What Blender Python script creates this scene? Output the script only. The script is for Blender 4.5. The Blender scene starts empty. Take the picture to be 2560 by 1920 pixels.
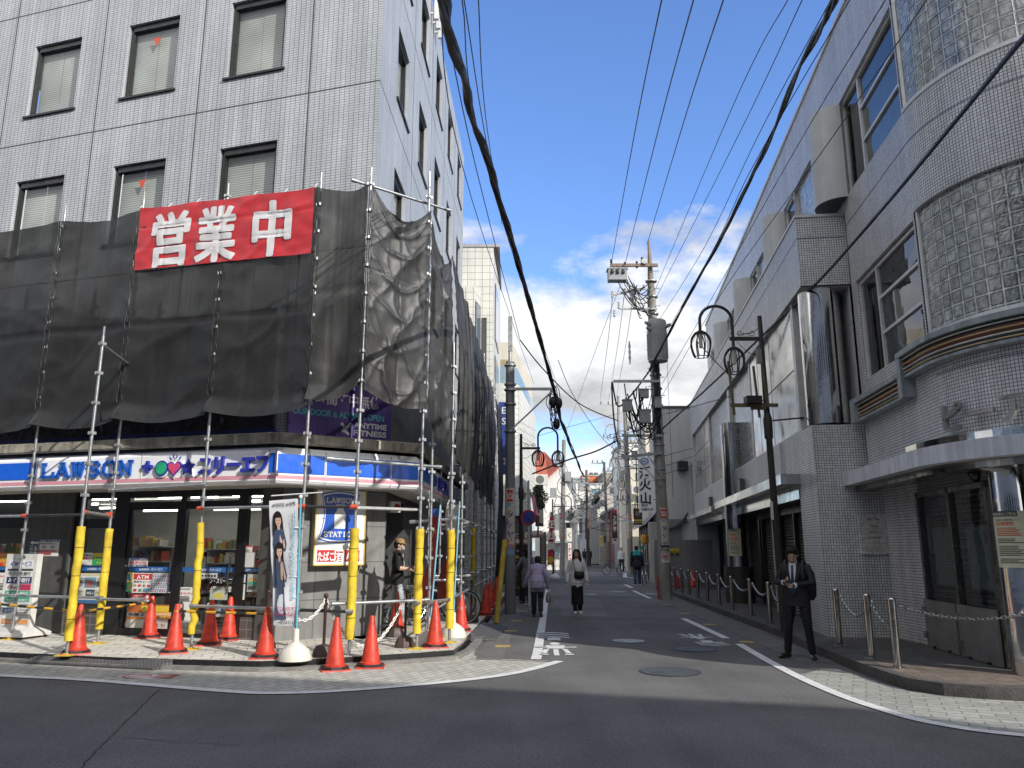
import bpy, bmesh, math, random
import numpy as np
from mathutils import Vector, Matrix
random.seed(7)
SC = bpy.context.scene
COL = SC.collection
PI = math.pi

# ------------------------------------------------------------------ camera model (used to survey the place from the photograph)
FOC = 1950.0
PITCH = math.atan(412 / FOC)
EYE = 1.65
CP, SP = math.cos(PITCH), math.sin(PITCH)

def ray(px, py):
    dx, dy = px - 1280, py - 960
    return (dx, FOC * CP + dy * SP, FOC * SP - dy * CP)

def G(px, py, z=0.0):            # survey a point lying at height z
    r = ray(px, py); t = (z - EYE) / r[2]
    return Vector((r[0] * t, r[1] * t, z))

def D(px, py, y):                # survey a point lying at depth y
    r = ray(px, py); t = y / r[1]
    return Vector((r[0] * t, y, EYE + r[2] * t))

class Fr:                        # a vertical plane: origin, run direction, outward normal
    def __init__(s, p, d, n):
        s.p = Vector((p[0], p[1], 0)); s.d = Vector((d[0], d[1], 0)).normalized(); s.n = Vector((n[0], n[1], 0)).normalized()
    def pt(s, a, z, o=0.0):
        v = s.p + s.d * a + s.n * o
        return Vector((v.x, v.y, z))
    def px(s, x, y, o=0.0):
        r = ray(x, y); p = s.p + s.n * o; d = s.d
        det = -r[0] * d.y + r[1] * d.x
        t = (-p.x * d.y + p.y * d.x) / det
        return ((r[0] * t - p.x) * d.x + (r[1] * t - p.y) * d.y, EYE + r[2] * t)
    def off(s, o, a=0.0):
        q = s.p + s.n * o + s.d * a
        return Fr((q.x, q.y), s.d, s.n)

# ------------------------------------------------------------------ materials
_M = {}
def nt(name):
    m = bpy.data.materials.new(name); m.use_nodes = True
    t = m.node_tree
    return m, t, t.nodes, t.links, t.nodes['Principled BSDF']

def L3(c):
    return (c[0], c[1], c[2], 1.0)

def ramp(n, l, src, lo, hi, v0, v1):
    r = n.new('ShaderNodeMapRange'); r.inputs['From Min'].default_value = lo; r.inputs['From Max'].default_value = hi
    r.inputs['To Min'].default_value = v0; r.inputs['To Max'].default_value = v1
    l.new(src, r.inputs['Value']); return r.outputs['Result']

def noise(n, l, vec, scale, detail=4, rough=.55):
    x = n.new('ShaderNodeTexNoise'); x.inputs['Scale'].default_value = scale; x.inputs['Detail'].default_value = detail
    x.inputs['Roughness'].default_value = rough
    l.new(vec, x.inputs['Vector']); return x.outputs['Fac']

def mulv(n, l, a, b):
    x = n.new('ShaderNodeMath'); x.operation = 'MULTIPLY'
    for i, v in enumerate((a, b)):
        if isinstance(v, (int, float)): x.inputs[i].default_value = v
        else: l.new(v, x.inputs[i])
    return x.outputs[0]

def tint(n, l, col, fac):        # colour * fac
    x = n.new('ShaderNodeVectorMath'); x.operation = 'SCALE'
    if isinstance(col, tuple): x.inputs[0].default_value = col[:3]
    else: l.new(col, x.inputs[0])
    l.new(fac, x.inputs['Scale']); return x.outputs[0]

def M(name, col=(.5, .5, .5), rough=.6, metal=0.0, var=.18, vs=2.5, bump=0.0, bs=60.0, spec=.5, emit=0.0, streak=0.0, alpha=1.0, fine=0.0, coat=0.0, sheen=0.0):
    if name in _M: return _M[name]
    m, t, n, l, b = nt(name)
    pos = n.new('ShaderNodeNewGeometry').outputs['Position']
    fac = ramp(n, l, noise(n, l, pos, vs), .3, .7, 1 - var, 1 + var * .6)
    if streak:
        mp = n.new('ShaderNodeMapping'); mp.inputs['Scale'].default_value = (5, 5, .35); l.new(pos, mp.inputs['Vector'])
        fac = mulv(n, l, fac, ramp(n, l, noise(n, l, mp.outputs[0], 1.5, 6), .35, .65, 1 - streak, 1 + streak * .3))
    if fine:
        fac = mulv(n, l, fac, ramp(n, l, noise(n, l, pos, 90, 2), .3, .7, 1 - fine, 1 + fine))
    l.new(tint(n, l, L3(col), fac), b.inputs['Base Color'])
    b.inputs['Roughness'].default_value = rough; b.inputs['Metallic'].default_value = metal
    b.inputs['Specular IOR Level'].default_value = spec
    if coat: b.inputs['Coat Weight'].default_value = coat
    if sheen: b.inputs['Sheen Weight'].default_value = sheen
    if rough > .12:
        l.new(ramp(n, l, noise(n, l, pos, vs * 3), .3, .7, max(.05, rough - .12), min(1, rough + .1)), b.inputs['Roughness'])
    if bump:
        bp = n.new('ShaderNodeBump'); bp.inputs['Strength'].default_value = bump; bp.inputs['Distance'].default_value = .02
        l.new(noise(n, l, pos, bs), bp.inputs['Height']); l.new(bp.outputs[0], b.inputs['Normal'])
    if emit:
        b.inputs['Emission Color'].default_value = L3(col); b.inputs['Emission Strength'].default_value = emit
    if alpha < 1: b.inputs['Alpha'].default_value = alpha
    _M[name] = m; return m

def C(r, g, b, rough=.5, emit=0):
    return M('paint_%d_%d_%d_%d%s' % (r * 255, g * 255, b * 255, rough * 100, '_lit' if emit else ''), (r, g, b), rough, var=.08, emit=emit)

def tileM(name, col, grout, w, h, mortar, var=.12, rough=.35, offset=0.0, bump=.4, rot=0.0, streak=.12, spec=.5, gvar=0.0):
    if name in _M: return _M[name]
    m, t, n, l, b = nt(name)
    uv = n.new('ShaderNodeUVMap'); uv.uv_map = 'UVMap'
    mp = n.new('ShaderNodeMapping'); mp.inputs['Rotation'].default_value = (0, 0, rot); l.new(uv.outputs[0], mp.inputs['Vector'])
    br = n.new('ShaderNodeTexBrick'); l.new(mp.outputs[0], br.inputs['Vector'])
    br.offset = offset; br.squash = 1.0
    k = 1 - var
    br.inputs['Color1'].default_value = L3(col); br.inputs['Color2'].default_value = (col[0] * k, col[1] * k, col[2] * k, 1)
    br.inputs['Mortar'].default_value = L3(grout)
    br.inputs['Scale'].default_value = 1; br.inputs['Mortar Size'].default_value = mortar; br.inputs['Mortar Smooth'].default_value = .1
    br.inputs['Brick Width'].default_value = w; br.inputs['Row Height'].default_value = h
    pos = n.new('ShaderNodeNewGeometry').outputs['Position']
    fac = ramp(n, l, noise(n, l, pos, .9), .3, .7, .9, 1.05)
    mp2 = n.new('ShaderNodeMapping'); mp2.inputs['Scale'].default_value = (4, 4, .25); l.new(pos, mp2.inputs['Vector'])
    fac = mulv(n, l, fac, ramp(n, l, noise(n, l, mp2.outputs[0], 1.5, 6), .35, .7, 1 - streak, 1 + streak * .3))
    if gvar: fac = mulv(n, l, fac, ramp(n, l, noise(n, l, pos, 14, 3), .3, .7, 1 - gvar, 1 + gvar))
    l.new(tint(n, l, br.outputs['Color'], fac), b.inputs['Base Color'])
    l.new(ramp(n, l, br.outputs['Fac'], 0, 1, rough, .9), b.inputs['Roughness'])
    b.inputs['Specular IOR Level'].default_value = spec
    if bump:
        bp = n.new('ShaderNodeBump'); bp.inputs['Strength'].default_value = bump; bp.inputs['Distance'].default_value = .004; bp.invert = True
        l.new(br.outputs['Fac'], bp.inputs['Height']); l.new(bp.outputs[0], b.inputs['Normal'])
    _M[name] = m; return m

def glassM(name, tintc=(.6, .65, .65), clear=.75, rough=.0, wav=0.0):
    """window glass: transparent + fresnel mirror, with a little body colour"""
    if name in _M: return _M[name]
    m, t, n, l, b = nt(name)
    n.remove(b)
    tr = n.new('ShaderNodeBsdfTransparent'); tr.inputs[0].default_value = L3(tintc)
    df = n.new('ShaderNodeBsdfDiffuse'); df.inputs[0].default_value = (.05, .055, .055, 1)
    gl = n.new('ShaderNodeBsdfGlossy'); gl.inputs['Roughness'].default_value = rough
    m1 = n.new('ShaderNodeMixShader'); m1.inputs[0].default_value = clear; l.new(df.outputs[0], m1.inputs[1]); l.new(tr.outputs[0], m1.inputs[2])
    lw = n.new('ShaderNodeLayerWeight'); lw.inputs['Blend'].default_value = .5
    pw = n.new('ShaderNodeMath'); pw.operation = 'POWER'; l.new(lw.outputs['Facing'], pw.inputs[0]); pw.inputs[1].default_value = 4
    m2 = n.new('ShaderNodeMixShader'); l.new(ramp(n, l, pw.outputs[0], 0, 1, .05, .95), m2.inputs[0]); l.new(m1.outputs[0], m2.inputs[1]); l.new(gl.outputs[0], m2.inputs[2])
    if wav:
        pos = n.new('ShaderNodeNewGeometry').outputs['Position']
        bp = n.new('ShaderNodeBump'); bp.inputs['Strength'].default_value = wav; bp.inputs['Distance'].default_value = .1
        l.new(noise(n, l, pos, 1.3, 2), bp.inputs['Height']); l.new(bp.outputs[0], gl.inputs['Normal'])
    l.new(m2.outputs[0], n['Material Output'].inputs[0])
    _M[name] = m; return m

# ------------------------------------------------------------------ mesh builder
_T = {}
_WS = bpy.data.scenes.new('workshop')     # an empty side scene in which text and fused forms are turned into meshes
def baked(o):
    _WS.collection.objects.link(o); vl = _WS.view_layers[0]; vl.update()
    me = bpy.data.meshes.new_from_object(o.evaluated_get(vl.depsgraph))
    _WS.collection.objects.unlink(o)
    return me
def glyphs(s, bold, ext):
    k = (s, bold, ext)
    if k not in _T:
        c = bpy.data.curves.new('glyphs', 'FONT'); c.body = s; c.offset = bold; c.extrude = ext; c.resolution_u = 3
        o = bpy.data.objects.new('glyphs', c)
        me = baked(o)
        _T[k] = ([v.co.copy() for v in me.vertices], [list(p.vertices) for p in me.polygons])
        bpy.data.objects.remove(o); bpy.data.curves.remove(c); bpy.data.meshes.remove(me)
    return _T[k]

WM = {}
class MB:
    def __init__(s): s.v = []; s.f = []; s.m = []; s.uv = {}
    def add(s, vs, fs, mi=0, uvs=None):
        b = len(s.v); s.v += [Vector(v) for v in vs]
        for i, f in enumerate(fs):
            if uvs: s.uv[len(s.f)] = uvs[i]
            s.f.append([b + j for j in f]); s.m.append(mi)
        return s
    def quad(s, a, b, c, d, mi=0, uv=None): return s.add([a, b, c, d], [(0, 1, 2, 3)], mi, [uv] if uv else None)
    def poly(s, pts, mi=0): return s.add(pts, [tuple(range(len(pts)))], mi)
    def hexa(s, p, mi=0):     # 8 corners: bottom ring 0-3, top ring 4-7
        return s.add(p, [(3, 2, 1, 0), (4, 5, 6, 7), (0, 1, 5, 4), (1, 2, 6, 5), (2, 3, 7, 6), (3, 0, 4, 7)], mi)
    def box(s, x0, x1, y0, y1, z0, z1, mi=0):
        return s.hexa([(x0, y0, z0), (x1, y0, z0), (x1, y1, z0), (x0, y1, z0), (x0, y0, z1), (x1, y0, z1), (x1, y1, z1), (x0, y1, z1)], mi)
    def fbox(s, fr, a0, a1, z0, z1, o0, o1, mi=0):
        P = fr.pt
        return s.hexa([P(a0, z0, o0), P(a1, z0, o0), P(a1, z0, o1), P(a0, z0, o1), P(a0, z1, o0), P(a1, z1, o0), P(a1, z1, o1), P(a0, z1, o1)], mi)
    def fquad(s, fr, a0, a1, z0, z1, o=0.0, mi=0):
        P = fr.pt
        return s.quad(P(a0, z0, o), P(a1, z0, o), P(a1, z1, o), P(a0, z1, o), mi)
    def bar(s, p, q, w, h, mi=0, up=(0, 0, 1)):
        p, q = Vector(p), Vector(q); d = (q - p).normalized(); u = Vector(up)
        if abs(d.dot(u)) > .98: u = Vector((0, 1, 0))
        x = d.cross(u).normalized() * w / 2; y = x.cross(d).normalized() * h / 2
        return s.hexa([p - x - y, p + x - y, p + x + y, p - x + y, q - x - y, q + x - y, q + x + y, q - x + y], mi)
    def tube(s, pts, r, n=8, mi=0, cap=True, sq=1.0):
        pts = [Vector(p) for p in pts]; k = len(pts); rs = r if isinstance(r, (list, tuple)) else [r] * k
        b = len(s.v); prev = None
        for i, p in enumerate(pts):
            d = (pts[min(i + 1, k - 1)] - pts[max(i - 1, 0)]).normalized()
            if prev is None:
                u = Vector((0, 0, 1)) if abs(d.z) < .9 else Vector((1, 0, 0))
                x = d.cross(u).normalized()
            else:
                x = (prev - d * prev.dot(d)).normalized()
            prev = x; y = d.cross(x)
            for j in range(n):
                a = 2 * PI * j / n
                s.v.append(p + (x * math.cos(a) + y * math.sin(a) * sq) * rs[i])
        for i in range(k - 1):
            for j in range(n):
                s.f.append([b + i * n + j, b + i * n + (j + 1) % n, b + (i + 1) * n + (j + 1) % n, b + (i + 1) * n + j]); s.m.append(mi)
        if cap:
            s.f.append([b + j for j in range(n)][::-1]); s.m.append(mi)
            s.f.append([b + (k - 1) * n + j for j in range(n)]); s.m.append(mi)
        return s
    def lathe(s, c, prof, n=16, mi=0, sx=1, sy=1, a0=0.0, a1=2 * PI):
        c = Vector(c); b = len(s.v); full = abs(a1 - a0 - 2 * PI) < 1e-6; m = n if full else n + 1
        for r, z in prof:
            for j in range(m):
                a = a0 + (a1 - a0) * j / n
                s.v.append(c + Vector((r * math.cos(a) * sx, r * math.sin(a) * sy, z)))
        for i in range(len(prof) - 1):
            for j in range(n):
                j2 = (j + 1) % m
                s.f.append([b + i * m + j, b + i * m + j2, b + (i + 1) * m + j2, b + (i + 1) * m + j]); s.m.append(mi)
        if full:
            if prof[0][0] > 1e-4: s.f.append([b + j for j in range(n)][::-1]); s.m.append(mi)
            if prof[-1][0] > 1e-4: s.f.append([b + (len(prof) - 1) * m + j for j in range(n)]); s.m.append(mi)
        return s
    def ball(s, c, r, n=12, mi=0):
        r = r if isinstance(r, (tuple, list)) else (r, r, r); c = Vector(c); b = len(s.v); k = max(4, n // 2)
        for i in range(k + 1):
            t = PI * i / k
            for j in range(n):
                a = 2 * PI * j / n
                s.v.append(c + Vector((r[0] * math.sin(t) * math.cos(a), r[1] * math.sin(t) * math.sin(a), r[2] * math.cos(t))))
        for i in range(k):
            for j in range(n):
                s.f.append([b + i * n + j, b + (i + 1) * n + j, b + (i + 1) * n + (j + 1) % n, b + i * n + (j + 1) % n]); s.m.append(mi)
        return s
    def prism(s, pts, z0, z1, mi=0, top=None):
        k = len(pts); vs = [(p[0], p[1], z0) for p in pts] + [(p[0], p[1], z1) for p in pts]
        fs = [(i, (i + 1) % k, k + (i + 1) % k, k + i) for i in range(k)]
        s.add(vs, fs, mi); s.add(vs[k:], [tuple(range(k))], mi if top is None else top)
        return s
    def slab(s, pts, vec, mi=0):     # a flat polygon swept along vec
        k = len(pts); v = Vector(vec); vs = [Vector(p) for p in pts]; vs = vs + [p + v for p in vs]
        return s.add(vs, [(i, (i + 1) % k, k + (i + 1) % k, k + i) for i in range(k)] + [tuple(range(k))[::-1], tuple(range(k, 2 * k))], mi)
    def strip(s, pts, w, z, mi=0, h=0.0):   # flat line along ground points
        P = [Vector((p[0], p[1], 0)) for p in pts]; k = len(P); Ls, Rs = [], []
        for i in range(k):
            d = (P[min(i + 1, k - 1)] - P[max(i - 1, 0)]).normalized(); nn = Vector((-d.y, d.x, 0)) * (w if isinstance(w, (int, float)) else w[i]) / 2
            Ls.append(P[i] + nn); Rs.append(P[i] - nn)
        for i in range(k - 1):
            a, b, c, d = [(q.x, q.y, z) for q in (Ls[i], Ls[i + 1], Rs[i + 1], Rs[i])]
            if h: s.hexa([(q[0], q[1], z - h) for q in (d, c, b, a)] + [d, c, b, a], mi)
            else: s.quad(d, c, b, a, mi)
        return s
    def text(s, st, o, xd, yd, h, mi=0, bold=.012, w=None, depth=0.0, align='L', mirror=False, warp=None):
        vs, fs = glyphs(st, bold, depth / max(h, 1e-6) / 2 if depth else 0.0)
        x0 = min(v.x for v in vs); x1 = max(v.x for v in vs)
        sx = h if w is None else w / max(1e-6, x1 - x0)
        a = {'L': x0, 'C': (x0 + x1) / 2, 'R': x1}[align]
        xd, yd = Vector(xd).normalized(), Vector(yd).normalized(); zd = xd.cross(yd)
        o = Vector(o); out = []
        for v in vs:
            X = (v.x - a) * sx; Y = v.y * h; Z = v.z * h
            if mirror: X = -X
            p = o + xd * X + yd * Y + zd * (Z + (depth / 2 if depth else 0))
            out.append(warp(p) if warp else p)
        return s.add(out, fs, mi)
    def ftext(s, fr, st, a, z, h, o, mi=0, right=1, **k):   # text on a frame; right=+1 when reading direction is +d
        p = fr.pt(a, z, o)
        return s.text(st, p, fr.d * right, (0, 0, 1), h, mi, **k)
    def vtext(s, fr, st, a, z, h, o, mi=0, right=1, pitch=1.0, **k):   # vertical writing, centred
        for i, ch in enumerate(st):
            s.ftext(fr, ch, a, z - i * h * pitch - h * .86, h, o, mi, right, align='C', **k)
        return s
    def build(s, name, mats, parent=None, smooth=38, origin=None, noise_amp=0.0):
        if not isinstance(mats, (list, tuple)): mats = [mats]
        me = bpy.data.meshes.new(name)
        vs = s.v
        if parent is not None:
            inv = WM[parent].inverted(); T = Matrix.Identity(4)
            if not (inv == T): vs = [inv @ v for v in vs]
            og = Vector((0, 0, 0))
        else:
            if origin is None:
                A = np.array(vs, dtype=float).reshape(-1, 3); lo, hi = A.min(0), A.max(0)
                og = Vector(((lo[0] + hi[0]) / 2, (lo[1] + hi[1]) / 2, lo[2]))
            else: og = Vector(origin)
            vs = [v - og for v in vs]
        me.from_pydata([tuple(v) for v in vs], [], s.f)
        for m in mats: me.materials.append(m)
        me.polygons.foreach_set('material_index', s.m)
        ul = me.uv_layers.new(name='UVMap'); data = np.zeros((len(me.loops), 2)); li = 0
        W = s.v
        for i, f in enumerate(s.f):
            if i in s.uv:
                for k, q in enumerate(s.uv[i]): data[li + k] = q
            else:
                nx = ny = nz = 0.0; k = len(f)
                for j in range(k):
                    p, q = W[f[j]], W[f[(j + 1) % k]]
                    nx += (p.y - q.y) * (p.z + q.z); ny += (p.z - q.z) * (p.x + q.x); nz += (p.x - q.x) * (p.y + q.y)
                hz = math.hypot(nx, ny)
                if hz < abs(nz) * .9 or hz < 1e-12:
                    for k2, j in enumerate(f): data[li + k2] = (W[j].x, W[j].y)
                else:
                    tx, ty = -ny / hz, nx / hz
                    if tx < -.02 or (abs(tx) <= .02 and ty < 0): tx, ty = -tx, -ty
                    for k2, j in enumerate(f): data[li + k2] = (W[j].x * tx + W[j].y * ty, W[j].z)
            li += len(f)
        ul.data.foreach_set('uv', data.ravel())
        if smooth:
            me.polygons.foreach_set('use_smooth', [True] * len(s.f))
            me.set_sharp_from_angle(angle=math.radians(smooth))
        me.validate(); me.update()
        o = bpy.data.objects.new(name, me); COL.objects.link(o)
        if parent is not None:
            o.parent = parent; WM[o] = WM[parent]
        else:
            o.location = og; WM[o] = Matrix.Translation(og)
        return o

def pieces(mb, name, mats, parent):
    """build every separate piece of a mesh as a part of its own"""
    par = list(range(len(mb.v)))
    def find(i):
        while par[i] != i: par[i] = par[par[i]]; i = par[i]
        return i
    for f in mb.f:
        for j in f[1:]: par[find(j)] = find(f[0])
    grp = {}
    for k, f in enumerate(mb.f): grp.setdefault(find(f[0]), []).append(k)
    out = []
    for ks in grp.values():
        ids = sorted({i for k in ks for i in mb.f[k]}); mp_ = {i: n for n, i in enumerate(ids)}
        q = MB(); q.v = [mb.v[i] for i in ids]
        for k in ks:
            if k in mb.uv: q.uv[len(q.f)] = mb.uv[k]
            q.f.append([mp_[i] for i in mb.f[k]]); q.m.append(mb.m[k])
        out.append(q.build(name, mats, parent))
    return out

def tag(o, label=None, cat=None, group=None, kind=None):
    if label: o['label'] = label
    if cat: o['category'] = cat
    if group: o['group'] = group
    if kind: o['kind'] = kind
    return o

def thing(name, label, cat, loc=(0, 0, 0), rz=0.0, group=None):
    o = bpy.data.objects.new(name, None); COL.objects.link(o); o.empty_display_size = .2
    o.location = loc; o.rotation_euler = (0, 0, rz)
    WM[o] = Matrix.Translation(Vector(loc)) @ Matrix.Rotation(rz, 4, 'Z')
    return tag(o, label, cat, group)

def kids(o): return list(o.children)

def place(root, loc, rz=0.0, rx=0.0, ry=0.0, sc=1.0):
    root.location = loc; root.rotation_euler = (rx, ry, rz); root.scale = (sc, sc, sc)
    return root

def dup(root, loc, rz=0.0, label=None, group=None, sc=1.0, rx=0.0, ry=0.0):
    r = root.copy(); COL.objects.link(r)
    place(r, loc, rz, rx, ry, sc)
    if label: r['label'] = label
    if group: r['group'] = group
    for c in kids(root):
        k = c.copy(); COL.objects.link(k); k.parent = r
        for g in kids(c):
            q = g.copy(); COL.objects.link(q); q.parent = k
    return r

def struct(mb, name, mats, **k):
    return tag(mb.build(name, mats, **k), kind='structure')

def lerp(a, b, t): return a + (b - a) * t
def catenary(p, q, sag, n=16):
    p, q = Vector(p), Vector(q)
    return [p.lerp(q, i / n) - Vector((0, 0, 4 * sag * (i / n) * (1 - i / n))) for i in range(n + 1)]
def spline(pts, n=6):
    P = [Vector(p) for p in pts]; out = []
    for i in range(len(P) - 1):
        a = P[max(i - 1, 0)]; b = P[i]; c = P[i + 1]; d = P[min(i + 2, len(P) - 1)]
        for j in range(n):
            t = j / n
            out.append(.5 * ((2 * b) + (c - a) * t + (2 * a - 5 * b + 4 * c - d) * t * t + (3 * b - a - 3 * c + d) * t ** 3))
    out.append(P[-1]); return out

# surveyed planes
U = (-.96, .28); V = (.038, .99928)
FF = Fr((-2.5, 13.26), U, (-.28, -.96))           # front of the office building, run to the left
FS = Fr((-2.5, 13.26), V, (.99928, -.038))        # its side along the lane
CH = Fr((-4, 13.7), (.832, .555), (.555, -.832))  # cut-off corner at street level
RD = (.1215, .9926)
P0 = Fr((5.55, 14.3), RD, (-.9926, .1215))        # tiled building, street face of base and balcony
P1 = Fr((6.42, 14.05), RD, (-.9926, .1215))       # its upper wall, set back
EP = Fr((5.55, 14.3), (.9926, -.1215), (-.1215, -.9926))   # end wall facing the crossing

# common materials
STEEL = M('galvanised_steel', (.42, .43, .43), .42, .75, .25, 9)
DARKST = M('dark_painted_steel', (.035, .03, .03), .5, .2, .2)
BLACK = M('black_rubber', (.018, .018, .019), .6)
WHITE = M('white_paint', (.78, .78, .76), .5, var=.06)
BLACKCABLE = M('cable_sheath', (.012, .012, .013), .55)
CHROME = M('polished_steel', (.72, .71, .69), .09, 1.0, .08, 1.2, bump=.25, bs=1.6)
BRUSHED = M('brushed_steel', (.5, .5, .49), .3, 1.0, .15, 3)
# ------------------------------------------------------------------ camera, light, sky
cam = bpy.data.objects.new('camera', bpy.data.cameras.new('camera')); COL.objects.link(cam)
cam.location = (0, 0, EYE); cam.rotation_euler = (PI / 2 + PITCH, 0, 0)
cam.data.sensor_width = 36; cam.data.lens = 36 * FOC / 2560; cam.data.clip_end = 2000; cam.data.clip_start = .05
SC.camera = cam
SC.view_settings.view_transform = 'Standard'; SC.view_settings.look = 'None'; SC.view_settings.exposure = 0
SC.cycles.max_bounces = 8; SC.cycles.transparent_max_bounces = 12
SC.cycles.use_adaptive_sampling = True; SC.cycles.adaptive_threshold = .02
try: SC.cycles.use_denoising = True
except Exception: pass

SUN_EL = math.radians(30.5)
sd = Vector((.7071 * math.cos(SUN_EL), -.7071 * math.cos(SUN_EL), math.sin(SUN_EL)))   # towards the sun
sun = bpy.data.objects.new('sun', bpy.data.lights.new('sun', 'SUN')); COL.objects.link(sun)
sun.data.energy = 5.0; sun.data.angle = math.radians(.5); sun.data.color = (1, .965, .90)
sun.rotation_euler = sd.to_track_quat('Z', 'Y').to_euler(); sun.location = sd * 60

w = bpy.data.worlds.new('World'); SC.world = w; w.use_nodes = True
n, l = w.node_tree.nodes, w.node_tree.links
bg = n['Background']; bg.inputs['Strength'].default_value = .15
sky = n.new('ShaderNodeTexSky'); sky.sky_type = 'NISHITA'; sky.sun_disc = False
sky.sun_elevation = SUN_EL; sky.sun_rotation = math.radians(135); sky.air_density = 1.0; sky.dust_density = .6; sky.ozone_density = 2.5
tc = n.new('ShaderNodeTexCoord').outputs['Generated']
sp = n.new('ShaderNodeSeparateXYZ'); l.new(tc, sp.inputs[0]); zz = sp.outputs['Z']
def wmath(op, a, b=None, c=None):
    x = n.new('ShaderNodeMath'); x.operation = op
    for i, v in enumerate((a, b, c)):
        if v is None: continue
        if isinstance(v, (int, float)): x.inputs[i].default_value = v
        else: l.new(v, x.inputs[i])
    return x.outputs[0]
def cloudnoise(dz, scale, det=9):
    q = n.new('ShaderNodeMapping'); q.inputs['Scale'].default_value = (1, 1, 1.9); q.inputs['Location'].default_value = (.35, .1, .2 + dz); l.new(tc, q.inputs['Vector'])
    return noise(n, l, q.outputs[0], scale, det, .58)
def density(dz):
    return wmath('ADD', wmath('MULTIPLY', cloudnoise(dz, 3.4), .6), wmath('MULTIPLY', cloudnoise(dz, 1.5, 3), .4))
# cloud deck near the horizon breaking up at about 25 degrees, plus an unseen bright deck added behind the viewpoint to raise ambient light
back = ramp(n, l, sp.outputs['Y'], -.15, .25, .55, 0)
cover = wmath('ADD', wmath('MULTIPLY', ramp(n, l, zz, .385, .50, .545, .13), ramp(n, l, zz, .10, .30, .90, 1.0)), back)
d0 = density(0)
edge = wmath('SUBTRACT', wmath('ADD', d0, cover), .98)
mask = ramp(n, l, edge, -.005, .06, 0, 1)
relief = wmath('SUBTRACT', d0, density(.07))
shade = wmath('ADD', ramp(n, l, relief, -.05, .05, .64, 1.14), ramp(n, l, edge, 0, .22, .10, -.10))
cc = tint(n, l, (5.95, 6.02, 6.15), wmath('MULTIPLY', shade, ramp(n, l, sp.outputs['Y'], -.25, .05, 1.75, 1.0)))  # unseen clouds behind the viewpoint brightened to lift the shaded sides
skyc = n.new('ShaderNodeVectorMath'); skyc.operation = 'MULTIPLY'; l.new(sky.outputs[0], skyc.inputs[0]); skyc.inputs[1].default_value = (1.2, 1.46, 1.92)
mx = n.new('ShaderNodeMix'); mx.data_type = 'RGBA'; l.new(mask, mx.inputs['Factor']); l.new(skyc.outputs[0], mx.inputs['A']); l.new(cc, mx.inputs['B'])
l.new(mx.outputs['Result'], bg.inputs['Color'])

# ------------------------------------------------------------------ ground
def asphaltM(name, base, spk):
    m, t, n, l, b = nt(name)
    pos = n.new('ShaderNodeNewGeometry').outputs['Position']
    f = ramp(n, l, noise(n, l, pos, .55, 6), .3, .7, .72, 1.22)
    f = mulv(n, l, f, ramp(n, l, noise(n, l, pos, 75, 3), .3, .7, 1 - spk, 1 + spk))
    f = mulv(n, l, f, ramp(n, l, noise(n, l, pos, 26, 4), .3, .7, .8, 1.2))
    vo = n.new('ShaderNodeTexVoronoi'); vo.inputs['Scale'].default_value = 70; l.new(pos, vo.inputs['Vector'])
    f = mulv(n, l, f, ramp(n, l, vo.outputs['Distance'], .0, .2, 2.6, 1.0))
    # long tyre-worn bands and faint stains
    mpn = n.new('ShaderNodeMapping'); mpn.inputs['Scale'].default_value = (1.2, .12, 1); mpn.inputs['Rotation'].default_value = (0, 0, .05); l.new(pos, mpn.inputs['Vector'])
    f = mulv(n, l, f, ramp(n, l, noise(n, l, mpn.outputs[0], 1.6, 3), .3, .7, .9, 1.1))
    l.new(tint(n, l, L3(base), f), b.inputs['Base Color']); b.inputs['Roughness'].default_value = .85
    b.inputs['Specular IOR Level'].default_value = .35
    bp = n.new('ShaderNodeBump'); bp.inputs['Strength'].default_value = .8; bp.inputs['Distance'].default_value = .010
    l.new(noise(n, l, pos, 120, 3), bp.inputs['Height']); l.new(bp.outputs[0], b.inputs['Normal'])
    return m
ASPH = asphaltM('asphalt', (.130, .126, .121), .6)
ASPH2 = asphaltM('old_asphalt', (.165, .16, .155), .35)
ASPH3 = asphaltM('fresh_asphalt', (.09, .09, .092), .3)
CONC = M('concrete', (.3, .285, .26), .85, var=.3, vs=3, bump=.3, bs=45, fine=.2)
KERB = M('kerb_stone', (.2, .19, .175), .85, var=.35, vs=5, bump=.4, bs=40, fine=.25)
GRAN = M('black_granite', (.02, .02, .021), .22, var=.3, vs=8)
def pavM(name, a, rot, gv=.16, w=.24, h=.12, g=(.17, .17, .15)):
    return tileM(name, a, g, w, h, .008, .22, .8, .5, .35, rot, .1, .3, gv)
BRK = pavM('interlocking_brick_paving', (.50, .49, .43), math.radians(-62))
BRK2 = pavM('interlocking_brick_paving_pale', (.37, .37, .335), math.radians(24), w=.3, h=.15)
PAVL = pavM('beige_paving_slabs', (.64, .61, .54), math.radians(-16), .1, .3, .3, (.24, .22, .19))
PAVR = pavM('brown_paving_tiles', (.125, .118, .108), math.radians(6), .2, .3, .3, (.06, .055, .05))
PAVRED = pavM('red_paving_tiles', (.19, .15, .125), math.radians(6), .2, .3, .3, (.1, .08, .07))

struct(MB().quad((-300, -120, -.02), (300, -120, -.02), (300, 700, -.02), (-300, 700, -.02)), 'ground', M('bare_ground', (.09, .088, .084), .9))
struct(MB().quad((-80, -8, 0), (60, -8, 0), (60, 140, 0), (-80, 140, 0)), 'road', ASPH)

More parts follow.
